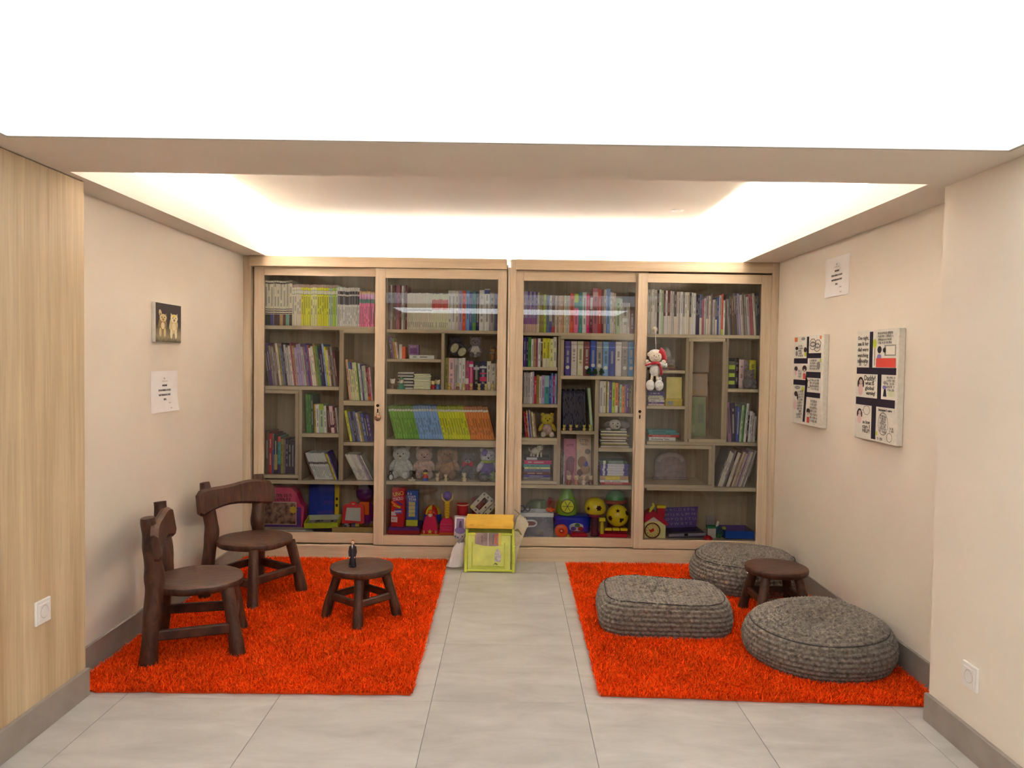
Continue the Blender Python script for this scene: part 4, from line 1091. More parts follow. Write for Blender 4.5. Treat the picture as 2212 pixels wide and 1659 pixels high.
# ================================================================== things on the walls
canvas_edge = plain('white_canvas', (222, 216, 204), .8, .2, .03, 60, .1, 300)
paper_white = plain('white_paper', (246, 242, 240), .7, .25, .01, 20)
def notice(X, y0, y1, z0, z1, sign, label, loose):
    """an A4 sheet taped to a side wall; sign = +1 faces +X"""
    cy, cz = (y0 + y1) / 2, (z0 + z1) / 2; w, h = y1 - y0, z1 - z0
    t = thing('paper_notice', label, 'notice', (X, cy, cz))
    n, m_ = 10, 8; v = []; f = []
    for i in range(m_ + 1):
        for k in range(n + 1):
            u, q = k / n - .5, i / m_ - .5
            out = .0015 + loose * max(0, -q) ** 2 * 4 * (.6 + .4 * math.sin(3 * u))
            v.append((sign * out, u * w, q * h))
    N = len(v)
    v += [(a - sign * .0004, b, c) for a, b, c in v]
    for i in range(m_):
        for k in range(n):
            a = i * (n + 1) + k
            f.append((a, a + 1, a + n + 2, a + n + 1)); f.append((N + a, N + a + n + 1, N + a + n + 2, N + a + 1))
    fix_normals(MB().add(v, f).build('sheet', paper_white, t, smooth=True))
    rot = ON_LEFT if sign > 0 else ON_RIGHT
    dk = ink((104, 92, 92)); lg = ink((150, 140, 138))
    x = sign * (.0022 + .0002)
    def L(s, zz, size, wd, y=0.0, mt=dk, bold=.0001): lettering(s, size, (x + sign * loose * max(0, -zz / h) ** 2 * 4, y * sign, zz * h / .21), rot, mt, t, width=wd, bold=bold)
    scrawl(.022, .012, (x, 0, .066), rot, lg, t); scrawl(.06, .006, (x, 0, .052), rot, lg, t)
    L('MOHON MAAF', .030, .0135, .052); L('SETELAH MEMBACA ISI BUKU', .006, .0135, .135); L('HARAP DIKEMBALIKAN KE TEMPAT', -.018, .0135, .13); L('SEMULA', -.041, .0135, .030)
    scrawl(.03, .008, (x + sign * loose * .33, .055 * sign, -.060), rot, dk, t); scrawl(.022, .008, (x + sign * loose * .7, .06 * sign, -.087), rot, dk, t)
    return t
notice(XL, 3.716, 4.012, 1.046, 1.255, 1, 'white paper notice taped on the wall below the dog painting', .012)
notice(XR, 3.945, 4.242, 1.704, 1.915, -1, 'white paper notice taped high on the wall above the comic canvases', .004)

# small painting: two pale puppies on a dark ground
t = thing('dog_painting', 'small unframed canvas of two pale puppies on a dark ground', 'painting', (XL - .011, 3.87, 1.497))
MB().bbox((.012, -.145, -.099), (.030, .145, .099), .002).build('canvas', canvas_edge, t)
def puppy_ground():
    mt, nt, b = new_mat('dark_painted_ground')
    tc = node(nt, 'ShaderNodeTexCoord'); sp = node(nt, 'ShaderNodeSeparateXYZ'); nt.links.new(tc.outputs['Object'], sp.inputs[0])
    nz = node(nt, 'ShaderNodeTexNoise'); nz.inputs['Scale'].default_value = 40; nz.inputs['Detail'].default_value = 5; nt.links.new(tc.outputs['Object'], nz.inputs['Vector'])
    ma = node(nt, 'ShaderNodeMath', operation='MULTIPLY_ADD'); ma.inputs[1].default_value = .05; nt.links.new(nz.outputs['Fac'], ma.inputs[0]); nt.links.new(sp.outputs['Z'], ma.inputs[2])
    rp = node(nt, 'ShaderNodeValToRGB'); mr = node(nt, 'ShaderNodeMapRange'); mr.inputs[1].default_value = -.07; mr.inputs[2].default_value = .12
    nt.links.new(ma.outputs[0], mr.inputs[0]); nt.links.new(mr.outputs[0], rp.inputs['Fac'])
    e = rp.color_ramp.elements; e[0].position = .0; e[0].color = (*lin((96, 84, 62)), 1); e[1].position = .45; e[1].color = (*lin((48, 36, 38)), 1)
    k = e.new(.14); k.color = (*lin((150, 136, 104)), 1)
    nt.links.new(rp.outputs['Color'], b.inputs['Base Color']); b.inputs['Roughness'].default_value = .5
    return mt
MB().bbox((.0301, -.141, -.0965), (.0312, .143, .0965), .0003).build('picture', puppy_ground(), t)
def flat_shape(parent, name, pts, x0, x1, mat):      # outline in (y, z), laid on a wall picture as a thin layer of paint
    return fix_normals(MB().prism(pts, x0, x1, plane='YZ').build(name, mat, parent))
def blob(cy, cz, ry, rz, n=18, rot=0.0, amp=0.0, k=5, ph=0.0):
    out = []
    for i in range(n):
        a = 2 * math.pi * i / n; r = 1 + amp * math.sin(k * a + ph)
        y, z = ry * r * math.cos(a), rz * r * math.sin(a)
        out.append((cy + y * math.cos(rot) - z * math.sin(rot), cz + y * math.sin(rot) + z * math.cos(rot)))
    return out
pc = ink((206, 186, 140)); pl = ink((226, 212, 176)); pd = ink((150, 124, 80)); pk = ink((60, 44, 40)); py_ = ink((212, 198, 70))
for (oy, sc, a, bb) in ((-.045, .92, pd, pc), (.035, 1.0, pc, pl)):
    q = thing_part = bpy.data.objects.new('puppy', None); C.objects.link(q); q.parent = t; q.scale = (1, 1.55, .88)
    flat_shape(q, 'body', blob(oy, -.012 * sc, .032 * sc, .048 * sc, 22, 0, .06, 6), .0313, .0317, a)
    flat_shape(q, 'head', blob(oy + .004, .030 * sc, .027 * sc, .024 * sc, 18, 0, .04, 5), .0318, .0321, bb)
    for s in (-1, 1):
        flat_shape(q, 'ear', [(oy + .004 + s * .026 * sc, .060 * sc), (oy + .004 + s * .008 * sc, .050 * sc), (oy + .004 + s * .025 * sc, .036 * sc)], .0315, .0318, a)
        flat_shape(q, 'leg', blob(oy + s * .017 * sc, -.060 * sc, .009 * sc, .028 * sc, 12), .0318, .0320, bb)
        flat_shape(q, 'eye', blob(oy + .004 + s * .010 * sc, .033 * sc, .004, .003, 8), .0322, .0323, pk)
    flat_shape(q, 'muzzle', blob(oy + .004, .020 * sc, .007, .008, 10), .0322, .0323, pd)
    flat_shape(q, 'chest', blob(oy + .002, -.018 * sc, .014 * sc, .022 * sc, 12), .0318, .0320, pl)
flat_shape(q, 'forehead_patch', blob(.036, .044, .010, .008, 10), .0322, .0323, py_)
flat_shape(q, 'tail', blob(-.060, .052, .010, .022, 12, .2), .0313, .0316, pc)

# two canvases with a hand-drawn comic strip
DY = .034
blk = ink((34, 26, 40)); gry = ink((150, 144, 140)); skin = ink((196, 170, 160)); hair = ink((58, 38, 36)); redp = ink((206, 72, 60)); grn = ink((186, 200, 60)); pnk = ink((222, 186, 186)); pur = ink((128, 118, 180)); lw = ink((232, 226, 212)); org = ink((222, 120, 70)); txt = ink((58, 50, 50))
class Canvas:
    """u runs from left to right as seen (0..1), v from bottom to top (0..1)"""
    def __init__(s, label, y_far, y_near, z0, z1):
        s.w, s.h = y_far - y_near, z1 - z0
        s.t = thing('comic_canvas', label, 'canvas', (XR, (y_far + y_near) / 2, (z0 + z1) / 2))
        MB().bbox((-.030, -s.w / 2, -s.h / 2), (-.001, s.w / 2, s.h / 2), .002).build('canvas', canvas_edge, s.t)
        s.k = 0
    def yz(s, u, v): return ((.5 - u) * s.w, (v - .5) * s.h)
    def poly(s, pts, mat, name='drawing', lift=1):
        flat_shape(s.t, name, [s.yz(*p) for p in pts], -.0302 - .0003 * lift, -.0301 - .0003 * (lift - 1), mat)
    def rect(s, u0, v0, u1, v1, mat, name='drawing', lift=1): s.poly([(u0, v0), (u1, v0), (u1, v1), (u0, v1)], mat, name, lift)
    def oval(s, u, v, ru, rv, mat, name='drawing', lift=1, amp=0.0, k=6): s.poly([(u + ru * (1 + amp * math.sin(k * a)) * math.cos(a), v + rv * (1 + amp * math.sin(k * a)) * math.sin(a)) for a in [2 * math.pi * i / 22 for i in range(22)]], mat, name, lift)
    def ring(s, u, v, ru, rv, wd, mat, amp=0.0, k=6):
        n = 30; vv = []; f = []
        for i in range(n):
            a = 2 * math.pi * i / n; r = 1 + amp * math.sin(k * a)
            for q in (1, 1 - wd):
                y, z = s.yz(u + ru * r * q * math.cos(a), v + rv * r * q * math.sin(a)); vv.append((-.0307, y, z))
        for i in range(n): f.append((2 * i, 2 * i + 1, 2 * ((i + 1) % n) + 1, 2 * ((i + 1) % n)))
        MB().add(vv, f).build('drawing', mat, s.t)
    def text(s, u, v, body, size, width=None, mat=None, lean=0.0):
        y, z = s.yz(u, v)
        lettering(body, size, (-.0308, y, z), (math.pi / 2, lean, -math.pi / 2), mat or txt, s.t, width=None if width is None else width * s.w, bold=.0003)
    def scribble(s, u, v, size, width, mat=None, lean=0.0):
        y, z = s.yz(u, v); scrawl(width * s.w, size, (-.0308, y, z), (math.pi / 2, lean, -math.pi / 2), mat or txt, s.t)
    def girl(s, u, v, k, dress):
        s.oval(u, v + .03 * k, .055 * k, .032 * k, hair, lift=1); s.oval(u + .008, v + .022 * k, .036 * k, .022 * k, skin, lift=2)
        s.oval(u - .055 * k, v + .008 * k, .016 * k, .028 * k, hair); s.oval(u + .06 * k, v + .008 * k, .016 * k, .028 * k, hair)
        s.oval(u, v - .04 * k, .055 * k, .045 * k, dress)
c = Canvas('larger white canvas with a six-panel hand-drawn comic, nearest the socket wall', 3.772, 3.362, .975, 1.502)
c.rect(.02, .60, .96, .66, blk, 'border'); c.rect(.02, .315, .95, .385, blk, 'border')
c.rect(.33, .66, .41, .985, blk, 'border'); c.rect(.545, .385, .635, .60, blk, 'border'); c.rect(.425, .02, .53, .315, blk, 'border')
for i, s_ in enumerate(['One night,', 'ana & her', 'dad were', 'watching', 'television']): c.text(.17, .93 - i * .053, s_, .026, .27, txt)
c.poly([(.06, .725), (.10, .755), (.14, .725)], gry); c.rect(.075, .675, .13, .722, gry); c.ring(.24, .705, .04, .032, .35, gry)
for i in range(4): c.scribble(.70, .965 - i * .028, .014, .38 - .06 * (i > 1))
c.oval(.455, .875, .045, .042, grn); c.rect(.45, .68, .47, .84, gry); c.oval(.57, .82, .048, .032, blk); c.oval(.69, .815, .04, .022, blk); c.oval(.565, .755, .05, .025, pur)
c.rect(.69, .765, .94, .86, gry); c.rect(.72, .775, .92, .85, lw, lift=2); c.ring(.84, .81, .035, .025, .4, txt); c.rect(.50, .664, .945, .745, redp, lift=3)
c.girl(.13, .50, 1.15, pnk)
for i, s_ in enumerate(['Daddy!', 'what IS', 'global', 'warming?']): c.text(.36 + .03 * (i == 3), .562 - i * .045, s_, .036 if i == 0 else .026, .27 if i == 0 else .22, txt)
c.oval(.72, .53, .04, .016, gry); c.oval(.71, .49, .045, .018, pur); c.poly([(.68, .41), (.70, .475), (.74, .475), (.76, .41)], blk)
for i in range(5): c.scribble(.85, .575 - i * .026, .014, .18)
c.oval(.86, .44, .08, .03, ink((206, 206, 170)))
c.girl(.12, .22, .95, pnk); c.ring(.30, .27, .085, .045, .16, gry, .08, 9); c.oval(.20, .265, .015, .006, gry)
for i, s_ in enumerate(['so how', 'can I', 'HELP?']): c.text(.30, .16 - i * .04, s_, .026, .18, txt)
c.text(.74, .29, 'because I care', .017, .3, txt); c.ring(.70, .17, .115, .10, .05, txt)
for i in range(7): c.scribble(.70, .235 - i * .022, .013, .15, txt, .12)
c.ring(.85, .06, .06, .04, .1, txt); c.scribble(.90, .14, .014, .1); c.scribble(.90, .115, .014, .1); c.scribble(.62, .035, .016, .15); c.oval(.555, .075, .02, .02, grn)

c = Canvas('narrower white canvas with a seven-panel hand-drawn comic, nearest the bookcase', 4.612, 4.172, .982, 1.502)
c.rect(.02, .685, .50, .745, blk, 'border'); c.rect(.02, .44, .48, .50, blk, 'border'); c.rect(.46, .745, .53, .985, blk, 'border')
c.rect(.50, .745, .93, .80, blk, 'border'); c.rect(.46, .53, .93, .595, blk, 'border'); c.rect(.44, .315, .93, .37, blk, 'border')
c.poly([(.38, .03), (.45, .03), (.52, .50), (.45, .56)], blk, 'border')
c.rect(.03, .935, .13, .985, org); c.oval(.33, .965, .07, .018, gry); c.oval(.11, .86, .05, .02, hair); c.oval(.41, .84, .05, .03, hair); c.oval(.11, .80, .04, .03, gry); c.oval(.42, .79, .04, .025, grn)
for i in range(5): c.scribble(.26, .885 - i * .028, .015, .17, txt)
for u, v in ((.66, .915), (.66, .88), (.82, .90), (.80, .86)): c.ring(u, v, .10, .045, .14, txt, .05, 7); c.scribble(u, v, .016, .10)
c.rect(.88, .95, .93, .985, org)
c.oval(.10, .625, .06, .028, hair); c.oval(.09, .58, .035, .03, pnk); c.oval(.40, .63, .075, .035, hair); c.oval(.40, .605, .035, .02, skin, lift=2); c.rect(.36, .51, .44, .575, redp)
for i in range(3): c.scribble(.25, .60 - i * .032, .017, .12, txt)
for i in range(4): c.scribble(.70, .72 - i * .03, .015, .25, txt)
c.oval(.86, .665, .05, .045, gry); c.rect(.90, .70, .94, .74, grn)
for i in range(4): c.scribble(.75, .505 - i * .032, .016, .27, txt)
c.ring(.56, .46, .05, .045, .15, txt)
c.oval(.17, .41, .10, .022, gry); c.oval(.36, .40, .045, .028, grn); c.oval(.12, .335, .06, .03, hair); c.oval(.18, .30, .02, .03, hair); c.oval(.10, .21, .06, .055, pnk)
for i in range(10): c.scribble(.30 - .006 * i, .37 - i * .033, .017, .19, txt, -.1)
for i in range(7): c.scribble(.74, .275 - i * .036, .018, .24, txt)
c.oval(.56, .16, .06, .03, hair); c.oval(.56, .13, .035, .02, skin, lift=2); c.rect(.52, .03, .60, .095, redp)

# wall sockets
def socket(X, y, z, sign, label):
    t = thing('wall_socket', label, 'socket', (X, y, z))
    wh = plain('white_socket_plastic', (236, 232, 226), .35, .5, .01, 10); dk = plain('socket_hole', (40, 36, 34), .6)
    def bx(name, lo, hi, mt, bev=.001, par=t):
        lo2, hi2 = (min(lo[0] * sign, hi[0] * sign), lo[1], lo[2]), (max(lo[0] * sign, hi[0] * sign), hi[1], hi[2])
        return MB().bbox(lo2, hi2, bev).build(name, mt, par)
    bx('cover_plate', (0, -.0425, -.0425), (.009, .0425, .0425), wh, .002)
    bx('insert', (.009, -.029, -.029), (.0115, .029, .029), wh, .001)
    b = MB(); n = 28; vv = []; f = []
    for r, x in ((.0235, .0118), (.0205, .0125), (.0195, .0115), (.0185, .0020), (0.0, .0020)):
        for k in range(n): a = 2 * math.pi * k / n; vv.append((x * sign, r * math.cos(a), r * math.sin(a)))
    for i in range(4):
        for k in range(n): f.append((i * n + k, i * n + (k + 1) % n, (i + 1) * n + (k + 1) % n, (i + 1) * n + k))
    fix_normals(MB().add(vv, f).build('well', plain('socket_well', (206, 200, 194), .4, .5, .01, 10), t, smooth=True))
    for s in (-1, 1):
        bx('pin_hole', (.0018, s * .0095 - .0026, -.0026), (.0026, s * .0095 + .0026, .0026), dk, .0005)
        bx('earth_clip', (.0040, -.002, s * .0175 - .003), (.0100, .002, s * .0185 + .003), plain('clip_metal', (150, 146, 140), .3, .5, .02, 10, metal=.8), .0004)
socket(XWL, 2.655, .424, 1, 'white square wall socket on the oak panelled wall')
socket(XWR, 2.560, .275, -1, 'white square wall socket on the cream painted wall')
# ================================================================== toys and ornaments (sizes in pixels at their own distance, turned into metres)
class Q(MB):
    def __init__(s, u): super().__init__(); s.u = u
    def build(s, name, mat, parent=None, smooth=False, **k):
        s.v = [(a * s.u, b * s.u, c * s.u) for a, b, c in s.v]
        return super().build(name, mat, parent, smooth, **k)
ZF = pxz(1157, 900, YS)                 # top of the bookcase floor
class Toy:
    """px: pixel column of the base centre; yb: pixel row of the shelf edge (or z given in metres)"""
    def __init__(s, name, label, cat, px, yb=None, Y=5.12, z=None, rz=0.0, group=None, rot=None, pyx=None):
        s.u = Y / F_PX
        if z is None: z = ZF if yb is None else shelf_top(px, yb)
        x = pxx(px, pyx if pyx is not None else ((yb or 1150) - 20), Y)
        s.t = thing(name, label, cat, (x, Y, z + .0006), math.radians(rz), group=group, rot=rot)
    def q(s): return Q(s.u)
    def ball(s, name, c, r, mat, rot=None, parent=None, n=16, m=10): return s.q().ball(c, r, n, m, rot=rot).build(name, mat, parent or s.t, smooth='all')
    def box(s, name, lo, hi, mat, b=.6, parent=None): return s.q().bbox(lo, hi, b).build(name, mat, parent or s.t)
    def tube(s, name, pts, r, mat, n=10, parent=None, cap=True): return s.q().tube(pts, r, n, cap).build(name, mat, parent or s.t, smooth=True)
    def lathe(s, name, prof, mat, c=(0, 0, 0), n=24, axis='Z', parent=None): return fix_normals(s.q().lathe(prof, c, n, axis=axis).build(name, mat, parent or s.t, smooth=True))
    def prism(s, name, poly, y0, y1, mat, parent=None): return fix_normals(s.q().prism(poly, y0, y1).build(name, mat, parent or s.t))
    def scribble(s, size, x, z, y, mat, width): return scrawl(width * s.u, size * s.u, (x * s.u, y * s.u, z * s.u), FRONT, mat, s.t)
    def text(s, body, size, x, z, y, mat, width=None, roty=0.0, parent=None, bold=.02):
        return lettering(body, size * s.u, (x * s.u, y * s.u, z * s.u), (math.pi / 2, roty, 0), mat, parent or s.t, width=None if width is None else width * s.u, depth=.0002, bold=bold * s.u)
def star(r0, r1, n=5, ph=math.pi / 2):
    return [((r0 if i % 2 == 0 else r1) * math.cos(ph + math.pi * i / n), (r0 if i % 2 == 0 else r1) * math.sin(ph + math.pi * i / n)) for i in range(2 * n)]
DARK = plain('dark_bead', (28, 24, 26), .25, .6, .02, 10)

def teddy(name, label, px, yb, Y, H, fur, muzzle=None, sole=None, z=None, group=None, ears='round', arms=True, turn=0.0, body=None, cat='plush toy'):
    T = Toy(name, label, cat, px, yb, Y, z=z, rz=turn, group=group)
    f = plush(fur); mz = plush(muzzle or fur); so = plush(sole or fur); bd = plush(body or fur)
    T.ball('body', (0, 0, .30 * H), (.28 * H, .22 * H, .31 * H), bd)
    hd = T.ball('head', (0, -.04 * H, .73 * H), (.27 * H, .215 * H, .235 * H), f)
    T.ball('muzzle', (0, -.22 * H, .68 * H), (.11 * H, .08 * H, .085 * H), mz)
    T.ball('nose', (0, -.30 * H, .70 * H), (.030 * H, .02 * H, .024 * H), DARK)
    for s in (-1, 1):
        if ears == 'round': T.ball('ear', (s * .19 * H, 0, .92 * H), (.085 * H, .05 * H, .085 * H), f)
        else: T.ball('ear', (s * .25 * H, -.05 * H, .70 * H), (.07 * H, .06 * H, .19 * H), f)
        T.ball('eye', (s * .085 * H, -.232 * H, .77 * H), .020 * H, DARK)
        if arms: T.ball('arm', (s * .26 * H, -.10 * H, .40 * H), (.085 * H, .10 * H, .19 * H), f, rot=Matrix.Rotation(s * -.5, 3, 'Y'))
        T.ball('leg', (s * .17 * H, -.24 * H, .12 * H), (.12 * H, .19 * H, .12 * H), f)
        T.ball('foot_sole', (s * .17 * H, -.385 * H, .13 * H), (.105 * H, .05 * H, .115 * H), so)
    return T
def figurine(label, px, yb, Y, H, head, body, base=None, group=None, z=None, arms=True, name='figurine', cat='figurine'):
    T = Toy(name, label, cat, px, yb, Y, z=z, group=group)
    T.lathe('body', [(.20 * H, 0), (.24 * H, .03 * H), (.22 * H, .25 * H), (.17 * H, .45 * H), (.10 * H, .55 * H)], plastic(body), n=14)
    T.ball('head', (0, -.02 * H, .74 * H), (.24 * H, .22 * H, .25 * H), plastic(head))
    for s in (-1, 1):
        if arms: T.ball('arm', (s * .21 * H, -.08 * H, .36 * H), (.06 * H, .07 * H, .14 * H), plastic(body), rot=Matrix.Rotation(s * -.4, 3, 'Y'))
        T.ball('ear', (s * .19 * H, 0, .94 * H), (.07 * H, .04 * H, .08 * H), plastic(head))
        T.ball('foot', (s * .11 * H, -.14 * H, .05 * H), (.09 * H, .11 * H, .05 * H), plastic(base or body))
        T.ball('eye', (s * .085 * H, -.225 * H, .77 * H), .028 * H, DARK, n=8, m=6)
    return T

# ---- leftmost door, floor of the bookcase
T = Toy('toy_box', 'pink carton of a toy playset with a brown picture behind the chair back', 'box', 611, Y=5.16, pyx=1100)
pinkc = card((222, 74, 116)); 
T.prism('carton', [(-46, 0), (40, 0), (44, 20), (46, 52), (38, 58), (30, 80), (18, 92), (-46, 94)], 0, 30, pinkc)
T.box('purple_side', (-44, -.6, 6), (38, 0, 14), card((96, 62, 140)), .2); T.box('purple_side', (28, -.8, 6), (40, 0, 50), card((104, 66, 146)), .2)
T.box('picture_border', (-42, -1.2, 12), (30, -.5, 62), card((206, 178, 164)), .2)
def brown_scene():
    mt, nt, b = new_mat('brown_printed_scene'); tc = node(nt, 'ShaderNodeTexCoord'); nz = node(nt, 'ShaderNodeTexNoise'); nz.inputs['Scale'].default_value = 28; nz.inputs['Detail'].default_value = 5
    nt.links.new(tc.outputs['Object'], nz.inputs['Vector']); rp = node(nt, 'ShaderNodeValToRGB'); e = rp.color_ramp.elements
    e[0].position = .38; e[0].color = (*lin((96, 58, 48)), 1); e[1].position = .62; e[1].color = (*lin((198, 150, 126)), 1)
    nt.links.new(nz.outputs['Fac'], rp.inputs['Fac']); nt.links.new(rp.outputs['Color'], b.inputs['Base Color']); b.inputs['Roughness'].default_value = .4; return mt
T.box('picture', (-40, -1.6, 14), (28, -1.2, 60), brown_scene(), .2)
T.scribble(9, -10, 76, -.6, ink((70, 34, 44)), 56); T.scribble(9, -8, 67, -.6, ink((70, 34, 44)), 54)
T.prism('flower_badge', [(23 + a, 45 + b) for a, b in star(9, 6.5, 8)], -2.4, -1.6, card((222, 190, 70)))
zz = stack('lying before the pink carton', 562, 690, 1152.4, [(4, 108, 'paper', dict(text=None)), (3, 96, 'cream', dict(text=None))], group='papers on the bookcase floor', name='magazine', cat='magazine', depth=.088, Y=5.062)
T = Toy('blue_board', 'plain blue upright board standing beside the pink carton', 'board', 693, Y=5.24, rot=(math.radians(-5), 0, 0), pyx=1090)
T.box('panel', (-27, 0, 0), (27, 5, 99), card((34, 60, 164)), .8); T.box('edge_strip', (-27, -.6, 0), (-25, 0, 99), card((28, 48, 140)), .2)
T = Toy('spirit_level', 'yellow upright spirit level with two dark windows', 'tool', 727.5, Y=5.27, pyx=1090)
T.box('body', (-5, 0, 0), (5, 12, 100), plastic((222, 196, 50)), .8)
for z_ in (48, 62): T.box('vial', (-2.4, -.5, z_ - 3), (2.4, .2, z_ + 3), plastic((60, 56, 24)), .3)
T = Toy('drawing_board', 'red magnetic drawing board with a white screen', 'toy', 762, Y=5.17, z=ZF + .050, rot=(math.radians(-8), 0, 0), pyx=1110)
T.prism('frame', [(-24, 0), (25, 0), (23, 36), (20, 41), (8, 42), (5, 47), (-6, 47), (-9, 42), (-20, 41), (-22, 36)], 0, 6, plastic((206, 44, 50)))
T.prism('screen', [(-17, 7), (17, 5), (16, 34), (-14, 34)], -.8, 0, plastic((196, 190, 178), .5)); T.ball('handle_hole', (0, -.4, 42), (4, .8, 1.6), plastic((230, 150, 130)))
T = Toy('toy_bucket', 'purple and orange plastic toy beside the drawing board', 'toy', 788, Y=5.285, z=ZF + .030, pyx=1100)
T.lathe('body', [(14, 0), (18, 3), (19.5, 22), (18, 40), (12, 46)], plastic((104, 40, 120)), n=20); T.ball('dome', (0, 0, 66), (19, 16, 20), plastic((92, 36, 110)))
T.prism('orange_panel', [(-11, 22), (13, 22), (13, 50), (-6, 50), (-12, 42)], -21, -18.5, plastic((230, 112, 40)))
T = Toy('jigsaw_tray', 'lime-edged open jigsaw tray lying on the bookcase floor', 'tray', 694, Y=5.075, z=ZF + .034, rot=(math.radians(14), math.radians(-2), 0), pyx=1135)
lime = card((206, 220, 60)); T.box('base', (-37, 0, 0), (36, 42, 1.5), card((150, 150, 140)), .3)
T.box('side', (-37, 0, 0), (36, 2, 13), lime, .4); T.box('side', (-37, 40, 0), (36, 42, 13), card((206, 204, 170)), .4); T.box('side', (-37, 2, 0), (-35, 40, 13), lime, .4); T.box('side', (34, 2, 0), (36, 40, 13), lime, .4)
rr_ = random.Random(4)
for k in range(16):
    x_, y_ = rr_.uniform(-33, 28), rr_.uniform(6, 34)
    T.prism('jigsaw_piece', [(x_ + 4 * a, 2 + 0 * b) for a, b in ((0, 0), (1, 0), (1, 1), (0, 1))][:0] or [(x_, 1.6), (x_ + 5, 1.6), (x_ + 5, 2.6), (x_, 2.6)], y_, y_ + 5, card(rr_.choice([(90, 96, 110), (170, 160, 150), (60, 66, 60), (206, 204, 190)])))
T = Toy('black_box', 'flat black box under the jigsaw tray', 'box', 697, Y=5.10); T.box('carton', (-20, 0, 0), (20, 40, 9), card((40, 32, 32)), .6); T.box('lid_rim', (-20.5, -.5, 6), (20.5, 40.5, 9.4), card((50, 40, 38)), .3)
T = Toy('wooden_tray', 'shallow tan wooden box beside the jigsaw tray', 'box', 762, Y=5.07)
tanm = plain('tan_plywood', (198, 164, 96), .6, .3, .06, 20); T.box('front', (-45, 0, 0), (44, 2, 15), tanm, .4); T.box('base', (-45, 2, 0), (44, 70, 2), tanm, .4); T.box('side', (-45, 2, 2), (-43, 70, 14), tanm, .3); T.box('side', (42, 2, 2), (44, 70, 14), tanm, .3); T.box('back', (-43, 68, 2), (42, 70, 14), tanm, .3)
for k in range(14):
    r_ = random.Random(k); x_, y_ = r_.uniform(-38, 36), r_.uniform(6, 52)
    o = T.prism('puzzle_piece', [(x_ + 6 * math.cos(a) * (1 if i % 2 else .62), 13 + 4.5 * math.sin(a) * (1 if i % 2 else .6) + k % 3) for i, a in enumerate([2 * math.pi * j / 8 for j in range(8)])], y_, y_ + 2, card(r_.choice([(150, 140, 140), (110, 90, 130), (190, 184, 178), (84, 74, 90), (206, 178, 80)])))

# ---- second door
T = Toy('board_game_box', 'flat red board game box with a dark blue lid', 'box', 872, Y=5.075); T.box('base', (-35, 0, 0), (35, 80, 9), card((150, 30, 40)), .6); T.box('lid', (-34, 1, 7), (34, 79, 15), card((66, 46, 132)), .8)
GZ = ZF + 15 * 5.075 / F_PX
T = Toy('stacking_game_box', 'tall red game carton with yellow and white lettering', 'box', 858, Y=5.10, z=GZ, rz=-6, rot=(0, math.radians(1.5), math.radians(-5)))
T.box('carton', (-14, 0, 0), (14, 22, 85), card((196, 32, 40)), .6)
T.text('UNO', 13, 0, 72, -.3, card((236, 214, 90)), 23, -.22); T.text('STACKO', 10, 0, 61, -.3, card((236, 228, 226)), 22, -.22)
for k, (c_, x_, z_, a_) in enumerate([((88, 62, 150), 3, 52, -.5), ((214, 196, 50), -2, 45, -.3), ((88, 62, 150), 2, 38, .1), ((120, 100, 170), 3, 31, .15), ((200, 190, 210), 0, 34, .1), ((230, 120, 60), -8, 50, -.6)]):
    ca, sa = math.cos(a_), math.sin(a_); T.prism('printed_block', [(x_ + dx * ca - dz * sa, z_ + dx * sa + dz * ca) for dx, dz in ((-8, -2), (8, -2), (8, 2), (-8, 2))], -.5 - .05 * k, -.1, card(c_))
T.box('printed_sticker', (-14.1, -.4, 10), (0, 0, 22), card((220, 208, 206)), .1); T.box('printed_sticker', (-14.1, -.4, 24), (-3, 0, 33), card((216, 204, 202)), .1)
T.scribble(4, -7, 16, -.6, ink((60, 50, 60)), 9)
T = Toy('tower_game_box', 'tall blue game carton with a yellow block picture', 'box', 890.5, Y=5.14, z=GZ)
T.box('carton', (-13, 0, 0), (12, 20, 76), card((54, 92, 176)), .6); T.scribble(6, -5, 70, -.4, card((220, 226, 236)), 10); T.scribble(6, 0, 64, -.4, card((230, 228, 220)), 18); T.scribble(6.5, 0, 58, -.4, card((240, 238, 232)), 19); T.scribble(3, 0, 54, -.4, card((190, 200, 220)), 16)
for k in range(4): T.box('printed_block', (-8, -.6, 20 + k * 8.2), (6, -.1, 27.5 + k * 8.2), card((206, 196, 130)), .1)
T.box('yellow_foot', (-13.4, -3, 0), (12, 0, 13), card((206, 214, 60)), .4)
T = Toy('toy_car', 'pink toy car with a little driver in an orange cap', 'toy car', 929, Y=5.075)
pk_ = plastic((214, 44, 92)); T.prism('body', [(-17, 6), (17, 6), (15, 22), (11, 38), (5, 42), (-6, 42), (-11, 38), (-15, 22)], 0, 26, pk_)
T.box('bumper', (-19, -3, 0), (19, 12, 9), plastic((214, 52, 40)), 2); T.box('rim', (-20, -3.6, 0), (20, 20, 2.5), plastic((226, 206, 70)), .8)
T.ball('driver_head', (0, 2, 44), (5.5, 5, 5.5), plastic((232, 204, 180))); T.lathe('cap', [(6.6, 47), (6.4, 48), (4.6, 49), (4.2, 54), (1, 55)], plastic((232, 110, 44)), c=(0, 2, 0), n=16)
T.prism('star', [(a, 8 + b) for a, b in star(6, 2.6)], -3.9, -3.1, plastic((232, 196, 90)))
for s in (-1, 1): T.ball('headlamp', (s * 13, -3, 7), (2.2, 1.6, 4), plastic((230, 150, 130))); T.lathe('wheel', [(5, -2), (5.5, 0), (5, 2)], DARK, c=(s * 17, 20, 6), n=14, axis='X')
T = Toy('beach_ball_toy', 'blue domed toy with red and yellow segments behind the pink car', 'toy', 934, Y=5.235)
